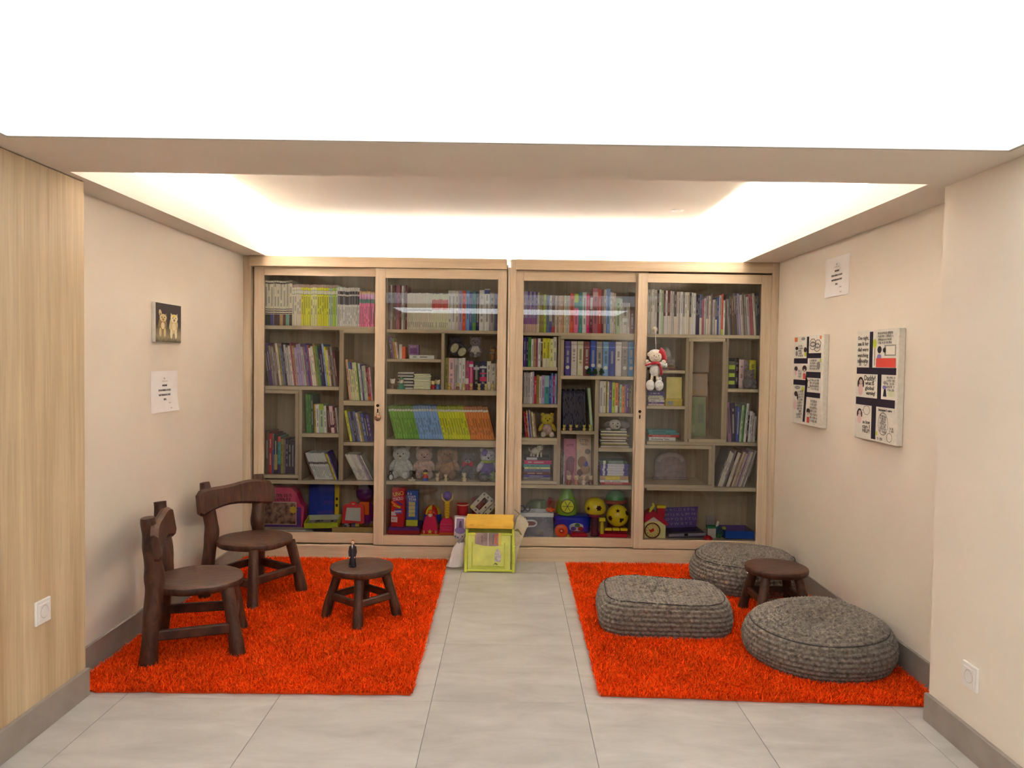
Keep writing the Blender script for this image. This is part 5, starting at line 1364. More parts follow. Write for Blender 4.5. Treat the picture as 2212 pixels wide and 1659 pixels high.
T.lathe('bowl', [(11, 8), (18, 14), (20, 24), (19, 36)], plastic((44, 74, 170)), n=24); T.lathe('foot', [(13, 0), (13, 3), (10, 8)], plastic((44, 74, 170)), n=20)
for k in range(8):
    n_ = 5; v = []; f = []
    for i in range(n_ + 1):
        ph = math.pi / 2 * i / n_
        for j in range(4):
            a_ = 2 * math.pi * (k + j / 3) / 8; v.append((19 * math.cos(ph) * math.cos(a_), 19 * math.cos(ph) * math.sin(a_), 36 + 19 * math.sin(ph)))
    for i in range(n_):
        for j in range(3): f.append((i * 4 + j, i * 4 + j + 1, i * 4 + 5 + j, i * 4 + 4 + j))
    T.q().add(v, f).build('segment', plastic([(206, 48, 44), (232, 208, 60)][k % 2]), T.t, smooth=True)
T = Toy('toy_shovel', 'pink toy shovel with a yellow ribbed neck and purple ball', 'toy', 965, Y=5.08)
T.prism('scoop', [(-16, 4), (16, 4), (14, 28), (9, 36), (-9, 36), (-14, 28)], 0, 22, plastic((222, 50, 104))); T.box('lip', (-17, -3, 0), (17, 10, 5.5), plastic((232, 104, 48)), 1.5)
for k in range(3): T.box('rib', (-12, -1.5, 10 + k * 6), (12, 0, 12.5 + k * 6), plastic((232, 84, 130)), .6)
T.box('neck', (-5, 6, 34), (5, 14, 72), plastic((216, 192, 50)), 1.2)
for k in range(5): T.box('neck_rib', (-6, 5, 40 + k * 6), (6, 15, 43 + k * 6), plastic((200, 176, 44)), .8)
T.tube('fork', [(-12, 10, 88), (-11, 10, 78), (-4, 10, 71), (4, 10, 71), (11, 10, 78), (12, 10, 88)], 1.6, plastic((224, 196, 120)), 8); T.ball('ball', (0, 10, 84), 10, plastic((96, 64, 156)))
T = Toy('plastic_cups', 'two stacked red plastic cups with pale rims', 'cup', 999, Y=5.17, z=ZF + .045)
for k, z_ in enumerate((0, 25)): T.lathe('cup', [(11.5, z_ + .4), (12.5, z_ + 20), (13.5, z_ + 20.6), (13.5, z_ + 23), (12, z_ + 24)], plastic((186, 36, 48)), n=22); T.lathe('rim', [(13.4, z_ + 20.2), (14, z_ + 21), (14, z_ + 22.4), (13.4, z_ + 23.2)], plastic((226, 186, 160)), n=22)
T.box('base_box', (-14, -12, -15), (14, 14, 0), card((140, 28, 40)), .6)
T = Toy('red_canister', 'dull red plastic canister behind the cups', 'canister', 1033, Y=5.29); T.lathe('body', [(13, 0), (15, 2), (15, 58), (13, 62)], plastic((140, 46, 60)), n=22); T.lathe('lid', [(15.6, 58), (15.6, 66), (12, 69)], plastic((150, 60, 72)), n=22)
T = Toy('construction_frame', 'pale plastic construction bars bolted into a diamond frame', 'toy', 1044, Y=5.12, z=ZF + .172, pyx=1080)
bar_m = plastic((206, 196, 176), .45)
def cbar(x0, z0, x1, z1, y):
    L = math.hypot(x1 - x0, z1 - z0); nx, nz = -(z1 - z0) / L * 4.5, (x1 - x0) / L * 4.5; ex, ez = (x1 - x0) / L * 4, (z1 - z0) / L * 4
    T.prism('bar', [(x0 - ex * .4 + nx, z0 - ez * .4 + nz), (x0 - ex + nx * .4, z0 - ez + nz * .4), (x0 - ex - nx * .4, z0 - ez - nz * .4), (x0 - ex * .4 - nx, z0 - ez * .4 - nz), (x1 + ex * .4 - nx, z1 + ez * .4 - nz), (x1 + ex - nx * .4, z1 + ez - nz * .4), (x1 + ex + nx * .4, z1 + ez + nz * .4), (x1 + ex * .4 + nx, z1 + ez * .4 + nz)], y, y + 2.4, bar_m)
    for k in range(3):
        u_ = k / 2; T.lathe('bolt', [(2.2, 0), (2.2, .6), (1.4, 1.0)], plastic((120, 100, 92)), c=(x0 + (x1 - x0) * u_, y, z0 + (z1 - z0) * u_), n=10, axis='Y')
cbar(-24, 4, 2, 32, 0); cbar(-8, -10, 18, 18, 0); cbar(6, -10, 26, 10, 0); cbar(-24, 4, -8, -10, 3); cbar(2, 32, 18, 18, 3)
T.lathe('knob', [(4, 0), (4, 2), (3, 2.6)], plastic((222, 210, 130)), c=(-24, 0, 4), n=14, axis='Y')
T.box('pedestal', (-10, 4, -55), (14, 14, -12), plastic((110, 90, 84)), 1)

# plush shelf
teddy('plush_bear', 'large white plush bear at the end of the plush shelf', 867, 1040.5, 5.215, 69, (232, 222, 206), (224, 210, 192), (236, 226, 212))
teddy('plush_bear', 'dusty pink plush bear beside the white bear', 916, 1040.5, 5.225, 66, (206, 172, 154), (190, 156, 138), (198, 166, 150), turn=8)
T = teddy('plush_dog', 'brown plush dog with a big muzzle in the middle of the shelf', 967, 1040.5, 5.215, 70, (176, 134, 98), (158, 114, 80), (150, 112, 82), ears='long')
T.ball('snout', (0, -19, 45), (11, 7, 9), plush((140, 96, 64)))
T = teddy('plush_bear', 'grey plush bear with a crimson bow', 1011, 1040.5, 5.235, 54, (122, 112, 116), (160, 150, 150))
for s in (-1, 1): T.prism('bow', [(0, 32), (s * 11, 39), (s * 11, 25)], -16, -13, plush((200, 40, 66)))
T.ball('bow_knot', (0, -15, 32), 3.2, plush((180, 30, 56)))
T = teddy('plush_bear', 'violet and white plush bear with a green scarf', 1055, 1040.5, 5.205, 68, (214, 204, 214), (220, 212, 220), (170, 158, 190), body=(120, 98, 178))
T.ball('eye_patch', (-8, -13, 57), (7, 4, 8), plush((128, 104, 186))); T.ball('scarf', (0, -6, 39), (16, 12, 5), plush((176, 196, 60)))
T = Toy('peg_figure', 'tiny toy man with yellow face, crimson shirt and blue trousers', 'figurine', 919, 1040.5, 5.07)
T.box('trousers', (-5, -3, 0), (5, 4, 7), plastic((44, 70, 170)), .8); T.lathe('shirt', [(5.5, 7), (6, 9), (4.5, 14), (3, 15)], plastic((204, 44, 48)), n=14); T.ball('head', (0, 0, 18.5), 5, plastic((228, 206, 60))); T.lathe('hair', [(5.3, 19.5), (5.2, 22), (3, 24.4), (.5, 25)], plastic((70, 44, 30)), n=14)
figurine('tiny pale doll before the brown plush dog', 945, 1040.5, 5.075, 17, (214, 190, 160), (196, 168, 130)); figurine('tiny cream figurine under the dog muzzle', 963, 1040.5, 5.075, 15, (214, 196, 150), (200, 180, 130))
figurine('small cream bear figurine between the dog and the grey bear', 1003, 1040.5, 5.072, 19, (214, 196, 150), (206, 188, 140), arms=True)
T = Toy('glass_paperweight', 'round dark glass paperweight before the violet bear', 'ornament', 1045, 1040.5, 5.08); T.ball('ball', (0, 0, 9), (12, 8, 9), plain('smoky_glass', (96, 96, 92), .1, .6, .2, 60)); T.box('foot', (-7, -5, 0), (7, 5, 2), DARK, .4)
T = Toy('toy_penguin', 'small black and white penguin figure before the white bear', 'figurine', 844, 1040.5, 5.075); T.ball('body', (0, 0, 8), (6.5, 5.5, 8), DARK); T.ball('belly', (1, -3, 7.5), (4.5, 3.4, 6.2), plastic((226, 222, 214))); T.ball('head', (0, 0, 17), 4.2, DARK); T.ball('beak', (0, -4.6, 16.6), (1.2, 2, .9), plastic((220, 160, 50)))
T = Toy('toy_boat', 'tiny pale toy boat on the plush shelf', 'toy', 890, 1040.5, 5.07); T.prism('hull', [(-9, 4), (9, 4), (6, 0), (-6, 0)], -3, 3, plastic((206, 196, 170))); T.prism('sail', [(-1, 4), (4, 4.5), (0, 9)], -.4, .4, plastic((222, 214, 190)))
T = Toy('green_plush', 'small dull green soft toy beside the paperweight', 'toy', 1066, 1040.5, 5.085); T.ball('body', (0, 0, 8), (9, 8, 8), plush((134, 142, 86))); T.ball('head', (0, -4, 17), (7, 6, 5.5), plush((140, 150, 90))); T.ball('eye', (-4, -5, 22), 2.2, DARK); T.ball('eye', (4, -5, 22), 2.2, DARK)

# small shelves of the second door
T = Toy('card_box', 'little purple card box on the flat white book', 'box', 893.5, Y=5.10, z=zt + .0003, pyx=755)
T.box('carton', (-11, 0, 0), (11, 18, 22), card((164, 120, 172)), .5); T.box('printed_window', (-8, -.4, 3), (8, 0, 14), card((112, 66, 124)), .1); T.scribble(4.5, 0, 18, -.4, card((236, 220, 236)), 12)
T = Toy('teal_figurine', 'small figurine in a teal dress before the flat stacks', 'figurine', 867, 842, 5.067)
T.lathe('dress', [(8, 0), (8.5, 2), (5, 9), (3, 12)], plastic((70, 160, 132)), n=16); T.ball('head', (0, 0, 17), 5.6, plastic((232, 222, 200))); T.lathe('hat', [(6, 21), (3.4, 22), (3, 26), (.6, 27)], plastic((90, 160, 110)), n=14)
figurine('small brown seated figurine beside the teal one', 848, 842, 5.068, 22, (226, 216, 200), (96, 70, 56)); figurine('small figurine in a crimson shirt right of the cream stack', 936, 842, 5.068, 19, (226, 206, 150), (176, 44, 40)); figurine('small figurine in blue overalls next to the divider', 945.5, 842, 5.075, 21, (222, 206, 170), (80, 110, 160))
px_ = [971, 989, 1002, 1018, 1035, 1050, 1064]
pl_ = ['olive book', 'pink-white book', 'wide grey book', 'brown patterned book', 'black book', 'navy book', 'cream book']
for k, x_ in enumerate(px_): figurine('tiny honey-coloured animal figurine, ' + ordinal(k + 1) + ' from the divider below the grey bear', x_, 842, 5.064, 14.5, (222, 200, 130), [(214, 186, 104), (160, 110, 80), (220, 200, 140), (196, 140, 80), (206, 180, 100), (210, 190, 120), (200, 180, 110)][k], group='honey-coloured figurines')
zb = shelf_top(1015, 842) + 69.5 * PX
T = teddy('plush_bear', 'grey plush bear in a white jumper sitting on top of books', 1027, 776, 5.155, 45, (136, 124, 126), (150, 138, 138), (128, 118, 122), z=zb + .004, body=(222, 212, 204))
T = Toy('grey_plush', 'dark grey plush lying back with two cream soles', 'plush toy', 986, Y=5.19, z=zb + .01, pyx=755)
T.ball('body', (0, 4, 16), (18, 16, 16), plush((84, 76, 82))); T.ball('head', (-4, 8, 30), (13, 12, 11), plush((78, 70, 78))); T.ball('sole', (-3, -14, 17), (8, 5, 11), plush((222, 212, 170)), rot=Matrix.Rotation(.5, 3, 'Y')); T.ball('sole', (13, -14, 9), (8, 5, 10), plush((222, 212, 170)), rot=Matrix.Rotation(.7, 3, 'Y'))
T.ball('ear', (-12, 6, 36), (5, 4, 6), plush((90, 82, 88))); T.ball('ear', (6, 6, 37), (5, 4, 6), plush((90, 82, 88)))
T = Toy('wooden_animal', 'tan animal ornament sitting on top of the end books', 'ornament', 1063, Y=5.13, z=shelf_top(1063, 842) + 62.5 * PX, pyx=760)
wd_ = plain('carved_tan_wood', (176, 138, 84), .5, .3, .12, 40); T.ball('body', (0, 0, 10), (7, 8, 10), wd_); T.ball('head', (2, -4, 24), (6, 6, 5.5), wd_); T.ball('tail', (8, 6, 16), (5, 5, 13), wd_); T.ball('ear', (-2, -2, 30), (1.6, 1.4, 3), wd_); T.ball('ear', (5, -2, 30), (1.6, 1.4, 3), wd_); T.ball('collar', (1, -4, 18), (6.5, 6, 1.6), plush((226, 220, 206)))

# ---- third door
T = teddy('yellow_plush', 'yellow plush toy with a pale belly and white feet', 1182, 946, 5.135, 52, (222, 190, 36), (226, 196, 40), (226, 206, 196), body=(170, 150, 40))
T.ball('belly', (0, -10, 17), (10, 6, 12), plush((214, 180, 166)))
for k, x_ in enumerate((1272, 1285, 1300)):
    T = Toy('miniature_tree', 'tiny dark green model tree before the ' + ['maroon', 'grey', 'light blue'][k] + ' binder', 'ornament', x_, 812.5, 5.066, group='miniature trees')
    gm = plain('dark_green_foliage', (36, 92, 58), .8, .2, .3, 150, .8, 400); T.tube('trunk', [(0, 0, 0), (0, 0, 6)], 1.0, plastic((90, 64, 44)), 6)
    for j in range(7):
        a_ = j * 2.4 + k; T.ball('foliage', (4 * math.cos(a_) * (1 - j / 12), 2.5 * math.sin(a_), 5 + j * 1.5), (3.6 - j * .2, 3, 2.8), gm, n=9, m=6)
for k, x_ in enumerate((1219, 1233, 1246, 1262, 1275)): figurine('tiny yellow figurine before the black books, ' + ordinal(k + 1) + ' from the divider', x_, 931, 5.063, 13, (224, 206, 110), [(200, 176, 90), (214, 170, 120), (60, 54, 40), (206, 186, 100), (214, 196, 120)][k], group='yellow figurines before the black books')
T = Toy('plush_dog', 'grey and white plush dog lying on the magazine pile', 'plush toy', 1331, Y=5.15, z=shelf_top(1330, 968) + 35.6 * PX, pyx=915)
fd, fw = plush((120, 112, 110)), plush((206, 198, 190)); T.ball('body', (6, 14, 10), (26, 15, 11), fd); T.ball('head', (-4, -8, 13), (13, 12, 11), fw); T.ball('muzzle', (-2, -19, 9), (7, 6, 5.5), fw); T.ball('nose', (-1, -24, 10), (2.4, 1.8, 1.9), DARK)
for s in (-1, 1): T.ball('ear', (-4 + s * 15, -6, 14), (8, 5, 5), fd, rot=Matrix.Rotation(s * .5, 3, 'Y')); T.ball('eye', (-4 + s * 5, -18.5, 16), 1.5, DARK); T.ball('paw', (-2 + s * 16, -14, 3), (7, 10, 3.4), fw)
T = Toy('cat_figurine', 'cream porcelain cat figurine standing on the flat books', 'figurine', 1160, Y=5.12, z=zcat + .0006, pyx=985)
cm = plain('cream_porcelain', (224, 216, 190), .25, .5, .04, 20, coat=.3); T.ball('body', (-2, 4, 13), (12, 9, 8), cm, rot=Matrix.Rotation(-.4, 3, 'Y')); T.ball('head', (6, -4, 20), (7.5, 6.5, 6.5), cm)
for s in (-1, 1): T.prism('ear', [(6 + s * 6.5, 28), (6 + s * 1.5, 25.5), (6 + s * 6, 22)], -5, -3, cm); T.tube('leg', [(5 + s * 4, -3, 0), (5 + s * 3.5, -2, 10)], 2.2, cm, 8); T.tube('leg', [(-10 + s * 3, 8, 0), (-8 + s * 3, 7, 9)], 2.6, cm, 8); T.ball('eye', (6 + s * 2.6, -10, 21), .8, DARK, n=8, m=6)
T.tube('tail', [(-13, 9, 10), (-17, 10, 14), (-17, 10, 20)], 1.6, cm, 8)
def facing_book(name, label, px0, px1, ytop, yb, Y, rgb, lines, deco, lean=6, tc=(90, 50, 70)):
    T = Toy(name, label, 'book', (px0 + px1) / 2, yb, Y, rot=(math.radians(-lean), 0, 0)); w, h = px1 - px0, yb - ytop
    T.box('cover', (-w / 2, 0, 0), (w / 2, .8, h), card(rgb), .2); T.box('pages', (-w / 2 + .6, .8, .6), (w / 2 - .6, 3.6, h - .6), card((222, 214, 196)), .2); T.box('cover', (-w / 2, 3.6, 0), (w / 2, 4.4, h), card(rgb), .2)
    for (s_, z_, sz, wd) in lines: T.text(s_, sz, 0, z_ * h, -.25, ink(tc), wd * w)
    for (x_, z_, rx_, rz_, c_) in deco: T.ball('printed_figure', (x_ * w, -.1, z_ * h), (rx_, .35, rz_), card(c_), n=12, m=6)
    return T
facing_book('picture_book', 'pink picture book facing out beside the cream one', 1217, 1246, 955, 1048, 5.195, (206, 132, 156), [('KITTY', .84, 8, .5)], [(0, .35, 9, 22, (150, 92, 112)), (-.1, .2, 6, 10, (190, 150, 150)), (.1, .5, 7, 8, (130, 84, 100))])
facing_book('picture_book', 'cream picture book facing out with a kitten title', 1245, 1277, 943, 1048, 5.165, (206, 184, 160), [('KITTEN', .86, 9, .62), ('TALES', .79, 8, .52)], [(-.1, .42, 10, 13, (150, 110, 90)), (.1, .28, 10, 12, (176, 140, 110)), (.12, .36, 6, 10, (72, 70, 160)), (.25, .64, 6, 6, (140, 128, 120)), (-.25, .2, 7, 8, (120, 80, 80))], tc=(96, 82, 70))
for k, (x_, c_) in enumerate(((1229, (150, 70, 60)), (1245, (190, 130, 110)), (1261, (206, 190, 170)), (1276, (110, 60, 56)))): figurine('small painted figurine before the picture books, ' + ordinal(k + 1) + ' from the divider', x_, 1048, 5.066, 21, (222, 196, 160), c_, group='figurines before the picture books')
# floor of the third door
T = Toy('storage_crate', 'translucent grey storage crate with a white rim and slot handle', 'crate', 1159, Y=5.07)
clear = plain('cloudy_plastic', (170, 164, 178), .35, .4, .1, 14, alpha=.45); wh_ = plastic((226, 222, 220))
hw_, hh_ = 36, 52
T.box('front', (-hw_, 0, 0), (hw_, 1.2, 44), clear, .2); T.box('side', (-hw_, 1.2, 0), (-hw_ + 1.2, 44, 44), clear, .2); T.box('side', (hw_ - 1.2, 1.2, 0), (hw_, 44, 44), clear, .2); T.box('back', (-hw_, 44, 0), (hw_, 45, 44), clear, .2); T.box('base', (-hw_, 1.2, 0), (hw_, 44, 1), clear, .2)
T.box('rim', (-hw_ - 1, -1.5, 43), (hw_ + 1, 1, 52), wh_, .8); T.box('rim', (-hw_ - 1, 1, 43), (-hw_ + 2, 46, 52), wh_, .8); T.box('rim', (hw_ - 2, 1, 43), (hw_ + 1, 46, 52), wh_, .8); T.box('rim', (-hw_ + 2, 44, 43), (hw_ - 2, 46, 52), wh_, .8)
ring_ = [(-18 + 11 * math.cos(a) + (7 if math.cos(a) > 0 else 0), -1.5, 29 + 6.5 * math.sin(a)) for a in [2 * math.pi * k / 24 for k in range(25)]]
T.tube('handle', ring_, 2.0, wh_, 8, cap=False); T.prism('handle_opening', [(p[0] * .92 - 1.2, (p[2] - 29) * .85 + 29) for p in ring_[:-1]], -.6, -.1, plastic((134, 66, 66)))
def loose(name, label, cat, px, Y, z, parts, pyx=1130):
    t_ = Toy(name, label, cat, px, Y=Y, z=z, pyx=pyx)
    for (nm, c_, r_, col_) in parts: t_.ball(nm, c_, r_, plastic(col_))
    return t_
loose('toy_ball', 'pale yellow ball inside the storage crate', 'ball', 1165, 5.105, ZF + .004, [('shell', (0, 0, 8), 8, (222, 216, 90)), ('valve', (0, -7.6, 9), .8, (180, 170, 60))])
loose('white_toy', 'small white toy animal inside the storage crate', 'toy', 1181, 5.105, ZF + .004, [('body', (0, 0, 9), (9, 8, 9), (214, 212, 196)), ('head', (0, -4, 22), (7, 6, 6), (222, 220, 206)), ('ear', (-3, -2, 31), (2, 1.6, 6), (214, 212, 200)), ('ear', (3, -2, 31), (2, 1.6, 6), (214, 212, 200))])
loose('toy_bundle', 'dusky pink toy bowl inside the storage crate', 'toy', 1140, 5.12, ZF + .004, [('bowl', (0, 0, 9), (13, 12, 9), (176, 110, 116)), ('lid', (0, 0, 18), (11, 10, 4), (150, 96, 104))])
T = Toy('toy_scissors', 'purple toy scissors lying on top of the storage crate', 'toy', 1134, Y=5.10, z=ZF + 52 * 5.07 / F_PX, pyx=1095)
for s in (-1, 1):
    rg = [(s * 6 + 5 * math.cos(a), -2, 8 + 6 * math.sin(a)) for a in [2 * math.pi * k / 16 for k in range(17)]]; T.tube('finger_loop', rg, 1.6, plastic((72, 58, 92)), 7, cap=False)
T.tube('blade', [(0, -2, 3), (22, 0, 2)], 1.2, plastic((190, 186, 180)), 6); T.tube('blade', [(2, -1, 3), (24, 2, 5)], 1.2, plastic((196, 190, 186)), 6)
T = Toy('toy_flower', 'orange toy flower lying on the crate corner', 'toy', 1188, Y=5.11, z=ZF + 52 * 5.07 / F_PX + .003, pyx=1100)
for k in range(5): a_ = 2 * math.pi * k / 5; T.ball('petal', (6 * math.cos(a_), 4 * math.sin(a_), 4 + 2 * math.sin(a_)), (4.6, 3.4, 3), plastic((236, 92, 40)))
T.ball('centre', (0, -2, 5), 3, plastic((240, 140, 70)))
T = Toy('plastic_can', 'dull green and crimson plastic toy behind the crate', 'toy', 1163, Y=5.32, pyx=1100); T.lathe('body', [(18, 0), (20, 4), (20, 56), (16, 62)], plastic((122, 134, 92)), n=20); T.tube('spout', [(14, -4, 40), (22, -6, 56), (26, -8, 68)], [5, 4, 5], plastic((160, 50, 48)), 10)
T = Toy('blue_tub', 'blue oval plastic tub with a printed badge', 'tub', 1235, Y=5.245, pyx=1135)
tubm = plastic((36, 58, 190)); v = []; f = []; n_ = 32
for (r_, z_) in ((.94, 0), (.97, 2), (1.0, 30), (1.05, 31), (1.05, 35), (.98, 35), (.95, 4), (0, 4)):
    for k in range(n_): a_ = 2 * math.pi * k / n_; ex_ = (abs(math.cos(a_)) ** 3 + abs(math.sin(a_)) ** 3) ** (-1 / 3); v.append((40 * r_ * ex_ * math.cos(a_), 22 * r_ * ex_ * math.sin(a_), z_))
for i in range(7):
    for k in range(n_): f.append((i * n_ + k, i * n_ + (k + 1) % n_, (i + 1) * n_ + (k + 1) % n_, (i + 1) * n_ + k))
fix_normals(T.q().add(v, f).build('body', tubm, T.t, smooth=True))
T.prism('badge', [(8 + 15 * math.cos(a) * (abs(math.cos(a)) ** 3 + abs(math.sin(a)) ** 3) ** (-1 / 3), 14 + 9 * math.sin(a)) for a in [2 * math.pi * k / 24 for k in range(24)]], -22.9, -22, card((186, 196, 196)))
for c_, x_, z_ in (((70, 66, 140), 2, 11), ((120, 40, 40), 17, 11), ((66, 110, 76), 10, 18)): T.ball('badge_print', (x_, -22.8, z_), (6, .5, 4.5), card(c_))
T.box('lid', (-38, -18, 35), (34, 18, 36.4), plastic((40, 62, 196)), .5)
T = Toy('green_jug', 'green pear-shaped jug with a citrus slice on it', 'jug', 1224, Y=5.235, z=ZF + 36.6 * 5.245 / F_PX, pyx=1100)
T.lathe('body', [(17, 0), (22, 3), (23.5, 10), (22.5, 20), (19, 33), (14.5, 46), (12, 54), (11.4, 60), (9.5, 60.5)], plastic((126, 178, 52)), n=30)
T.lathe('slice_rim', [(15.5, 0), (15.5, 4), (13.5, 4.6), (13.2, 3)], plastic((110, 104, 40)), c=(0, -20.5, 23), n=28, axis='Y'); T.lathe('slice', [(13.4, 0), (13.4, 3.6)], plastic((206, 216, 60)), c=(0, -20.8, 23), n=28, axis='Y')
for k in range(3): a_ = k * math.pi / 3; T.box('slice_line', (-12, -24.9, -.5), (12, -24.2, .5), plastic((70, 70, 26)), .1).rotation_euler = (0, a_, 0); C.objects[-1].location = (0, 0, 23 * T.u)
T.tube('handle', [(-8, 4, 54), (-14, 6, 58), (-8, 4, 62), (4, 4, 60)], 2, plastic((150, 90, 80)), 8)
T = Toy('orange_ring_toy', 'orange plastic ring toy before the blue tub', 'toy', 1213, Y=5.075); T.lathe('disc', [(13, 0), (14.5, 2), (14.5, 6), (12, 8), (6, 8.5), (5, 6)], plastic((226, 84, 40)), c=(0, 6, 13), n=24, axis='Y'); T.ball('hub', (0, -1, 13), (5, 2.4, 4), plastic((190, 50, 34))); T.ball('painted_highlight', (0, -3, 13.4), (2.6, .8, 1.1), plastic((236, 214, 200)))  # the pale spot on the hub is a highlight put in as colour
T = Toy('yellow_button_toy', 'small yellow plastic dome before the red keyboard', 'toy', 1228, Y=5.064); T.lathe('dome', [(6, 0), (5.6, 2), (3, 4), (.5, 4.8)], plastic((214, 186, 60)), n=16); T.ball('knob', (0, 0, 5), 1.4, plastic((200, 170, 50)))
T = Toy('toy_keyboard', 'red toy keyboard base with yellow keys', 'toy', 1325, Y=5.068)
rd_ = plastic((186, 28, 52)); T.box('base', (-30, 0, 0), (32, 30, 8), rd_, 2); T.box('step', (-12, 8, 8), (32, 36, 14), plastic((120, 20, 40)), 1.5)
for k in range(3): T.box('key', (-18 + k * 17, 2, 14.5), (-2.5 + k * 17, 12, 20), plastic((228, 206, 46)), .8)
T = Toy('red_toy_plinth', 'flat crimson plastic base left of the dark stand', 'toy', 1251, Y=5.066); T.box('plate', (-18, 0, 0), (18, 22, 8), rd_, 2); T.box('rim', (-16, 2, 8), (16, 20, 9.5), plastic((150, 22, 44)), .6)
T = Toy('toy_hammer', 'yellow plastic hammer standing on the red keyboard', 'toy', 1300.5, Y=5.077, z=ZF + 8.2 * 5.068 / F_PX); T.tube('handle', [(0, 0, 0), (0, 0, 12), (0, 0, 28)], [4.5, 4, 3.4], plastic((214, 184, 40)), 12); T.box('head', (-7, -5, 27), (7, 6, 34.5), plastic((230, 208, 50)), 1.2)
T = Toy('shape_sorter_stand', 'yellow half-dome with star holes on a dark stand', 'toy', 1285, Y=5.112, pyx=1120)
T.lathe('foot', [(9.5, 0), (9.5, 2), (6, 4)], plastic((74, 44, 54)), n=20); T.tube('column', [(0, 0, 3), (0, 0, 44)], 8, plastic((92, 44, 60)), 14); T.lathe('collar', [(11, 42), (13, 44), (13, 50)], plastic((150, 36, 80)), n=20)
T.lathe('dome', [(14, 48), (20, 51), (23, 58), (23, 66), (19, 77), (11, 83), (1, 84.5)], plastic((218, 196, 40)), n=30)
def hole(T, c, r, shape, mat, nrm):
    """cut-out seen as a dark recess plate laid into the curved shell"""
    nrm = Vector(nrm).normalized(); a = nrm.cross(Vector((0, 0, 1))).normalized(); b = a.cross(nrm)
    pts = [Vector(c) + a * p * r + b * q_ * r for p, q_ in shape]; n_ = len(pts)
    fix_normals(T.q().add([p - nrm * 1.5 for p in pts] + [p + nrm * .35 for p in pts], [tuple(range(n_)), tuple(range(2 * n_ - 1, n_ - 1, -1))] + [(k, k + n_, (k + 1) % n_ + n_, (k + 1) % n_) for k in range(n_)]).build('shape_hole', mat, T.t))
S5 = star(1, .42); FLW = [(math.cos(2 * math.pi * k / 24) * (1 + .18 * math.cos(6 * 2 * math.pi * k / 24)), math.sin(2 * math.pi * k / 24) * (1 + .18 * math.cos(6 * 2 * math.pi * k / 24))) for k in range(24)]
hm = plain('dark_hole', (70, 30, 26), .8, .2, .05, 10)
hole(T, (-16, -16.5, 63), 5.2, S5, hm, (-.7, -.7, 0.02)); hole(T, (6, -22.4, 65), 5.2, FLW, hm, (.26, -.96, .08))
T = Toy('shape_sorter_ball', 'yellow ball with shaped holes resting on the keyboard keys', 'ball', 1334, Y=5.135, z=ZF + 20.6 * 5.068 / F_PX - .003, pyx=1115)
T.ball('shell', (0, 0, 24.5), 24, plastic((222, 200, 40)), n=28, m=18); T.lathe('seam', [(24.1, -.4), (24.4, 0), (24.1, .4)], plastic((206, 184, 36)), c=(0, 0, 24.5), n=36)
for (th_, ph_, r_, sh_) in ((-.12, .62, 5.4, S5), (-.85, -.12, 5, FLW), (.25, -.25, 4.6, [(-1, .8), (1, 1), (.8, -1), (-.2, -1), (-.4, -.2), (-1, -.2)]), (.95, .35, 5, FLW)):
    d_ = Vector((math.sin(th_) * math.cos(ph_), -math.cos(th_) * math.cos(ph_), math.sin(ph_))); hole(T, d_ * 23.7 + Vector((0, 0, 24.5)), r_, sh_, hm, d_)
T = Toy('green_dome_toy', 'green toy dome with a rust-coloured brim behind the yellow ball', 'toy', 1329, Y=5.285, pyx=1085); T.lathe('stand', [(20, 0), (18, 4), (14, 50), (20, 60)], plastic((120, 40, 40)), n=24); T.lathe('brim', [(21, 60), (25, 63), (25, 67), (21, 69)], plastic((170, 78, 56)), n=28); T.lathe('dome', [(21, 68), (20.5, 76), (16, 84), (8, 88), (.5, 89)], plastic((78, 146, 84)), n=28)

# ---- fourth door
T = Toy('crystal_plate', 'round clear glass plate standing behind the plush sheep', 'ornament', 1424, 800, 5.30, rot=(math.radians(-10), 0, 0))
cg = glass_mat('crystal', (.86, .86, .84), 1.5); T.lathe('plate', [(1, 0), (24, .6), (27, 3), (26, 4), (1, 2)], cg, c=(0, 0, 30), n=30, axis='Y'); T.box('foot', (-8, -3, 0), (8, 6, 3), plastic((150, 140, 130)), .5)
T = Toy('glass_block', 'small clear glass block on the flat dark books', 'ornament', 1450, Y=5.16, z=shelf_top(1430, 800) + 8.4 * PX, pyx=785); T.box('block', (-14, 0, 0), (14, 10, 20), cg, 1.5); T.box('engraved_plate', (-9, 4, 4), (9, 5, 15), plain('frosted', (190, 176, 170), .6, .3, .2, 50), .2)
facing_book('gift_book', 'yellow gift book standing upright below the glass block', 1440, 1473, 815, 877, 5.10, (222, 206, 120), [], [], lean=3, tc=(120, 110, 60))
T = Toy('yellow_gift_box', 'short yellow box set before the gift book', 'box', 1456, 877, 5.068); T.box('carton', (-18, 0, 0), (18, 8, 15), card((206, 182, 70)), .5); T.box('lid', (-18.4, -.4, 11), (18.4, 8.4, 15.5), card((214, 190, 80)), .4); T.box('printed_picture', (-14, -.6, 2), (-2, -.05, 10), card((150, 150, 140)), .1)
T = Toy('framed_print', 'brown framed print leaning at the back of the tall framed cubby', 'picture', 1504, 950, 5.335, rot=(math.radians(-4), 0, 0)); T.box('frame', (-27, 0, 0), (27, 3, 136), plain('brown_frame', (132, 92, 66), .5, .3, .1, 20), .8); T.box('print', (-24, -.5, 84), (24, 0, 132), card((186, 164, 136)), .2); T.box('print', (-24, -.5, 4), (24, 0, 80), card((122, 76, 56)), .2)
T.scribble(14, -4, 92, -.7, ink((214, 170, 120)), 38)
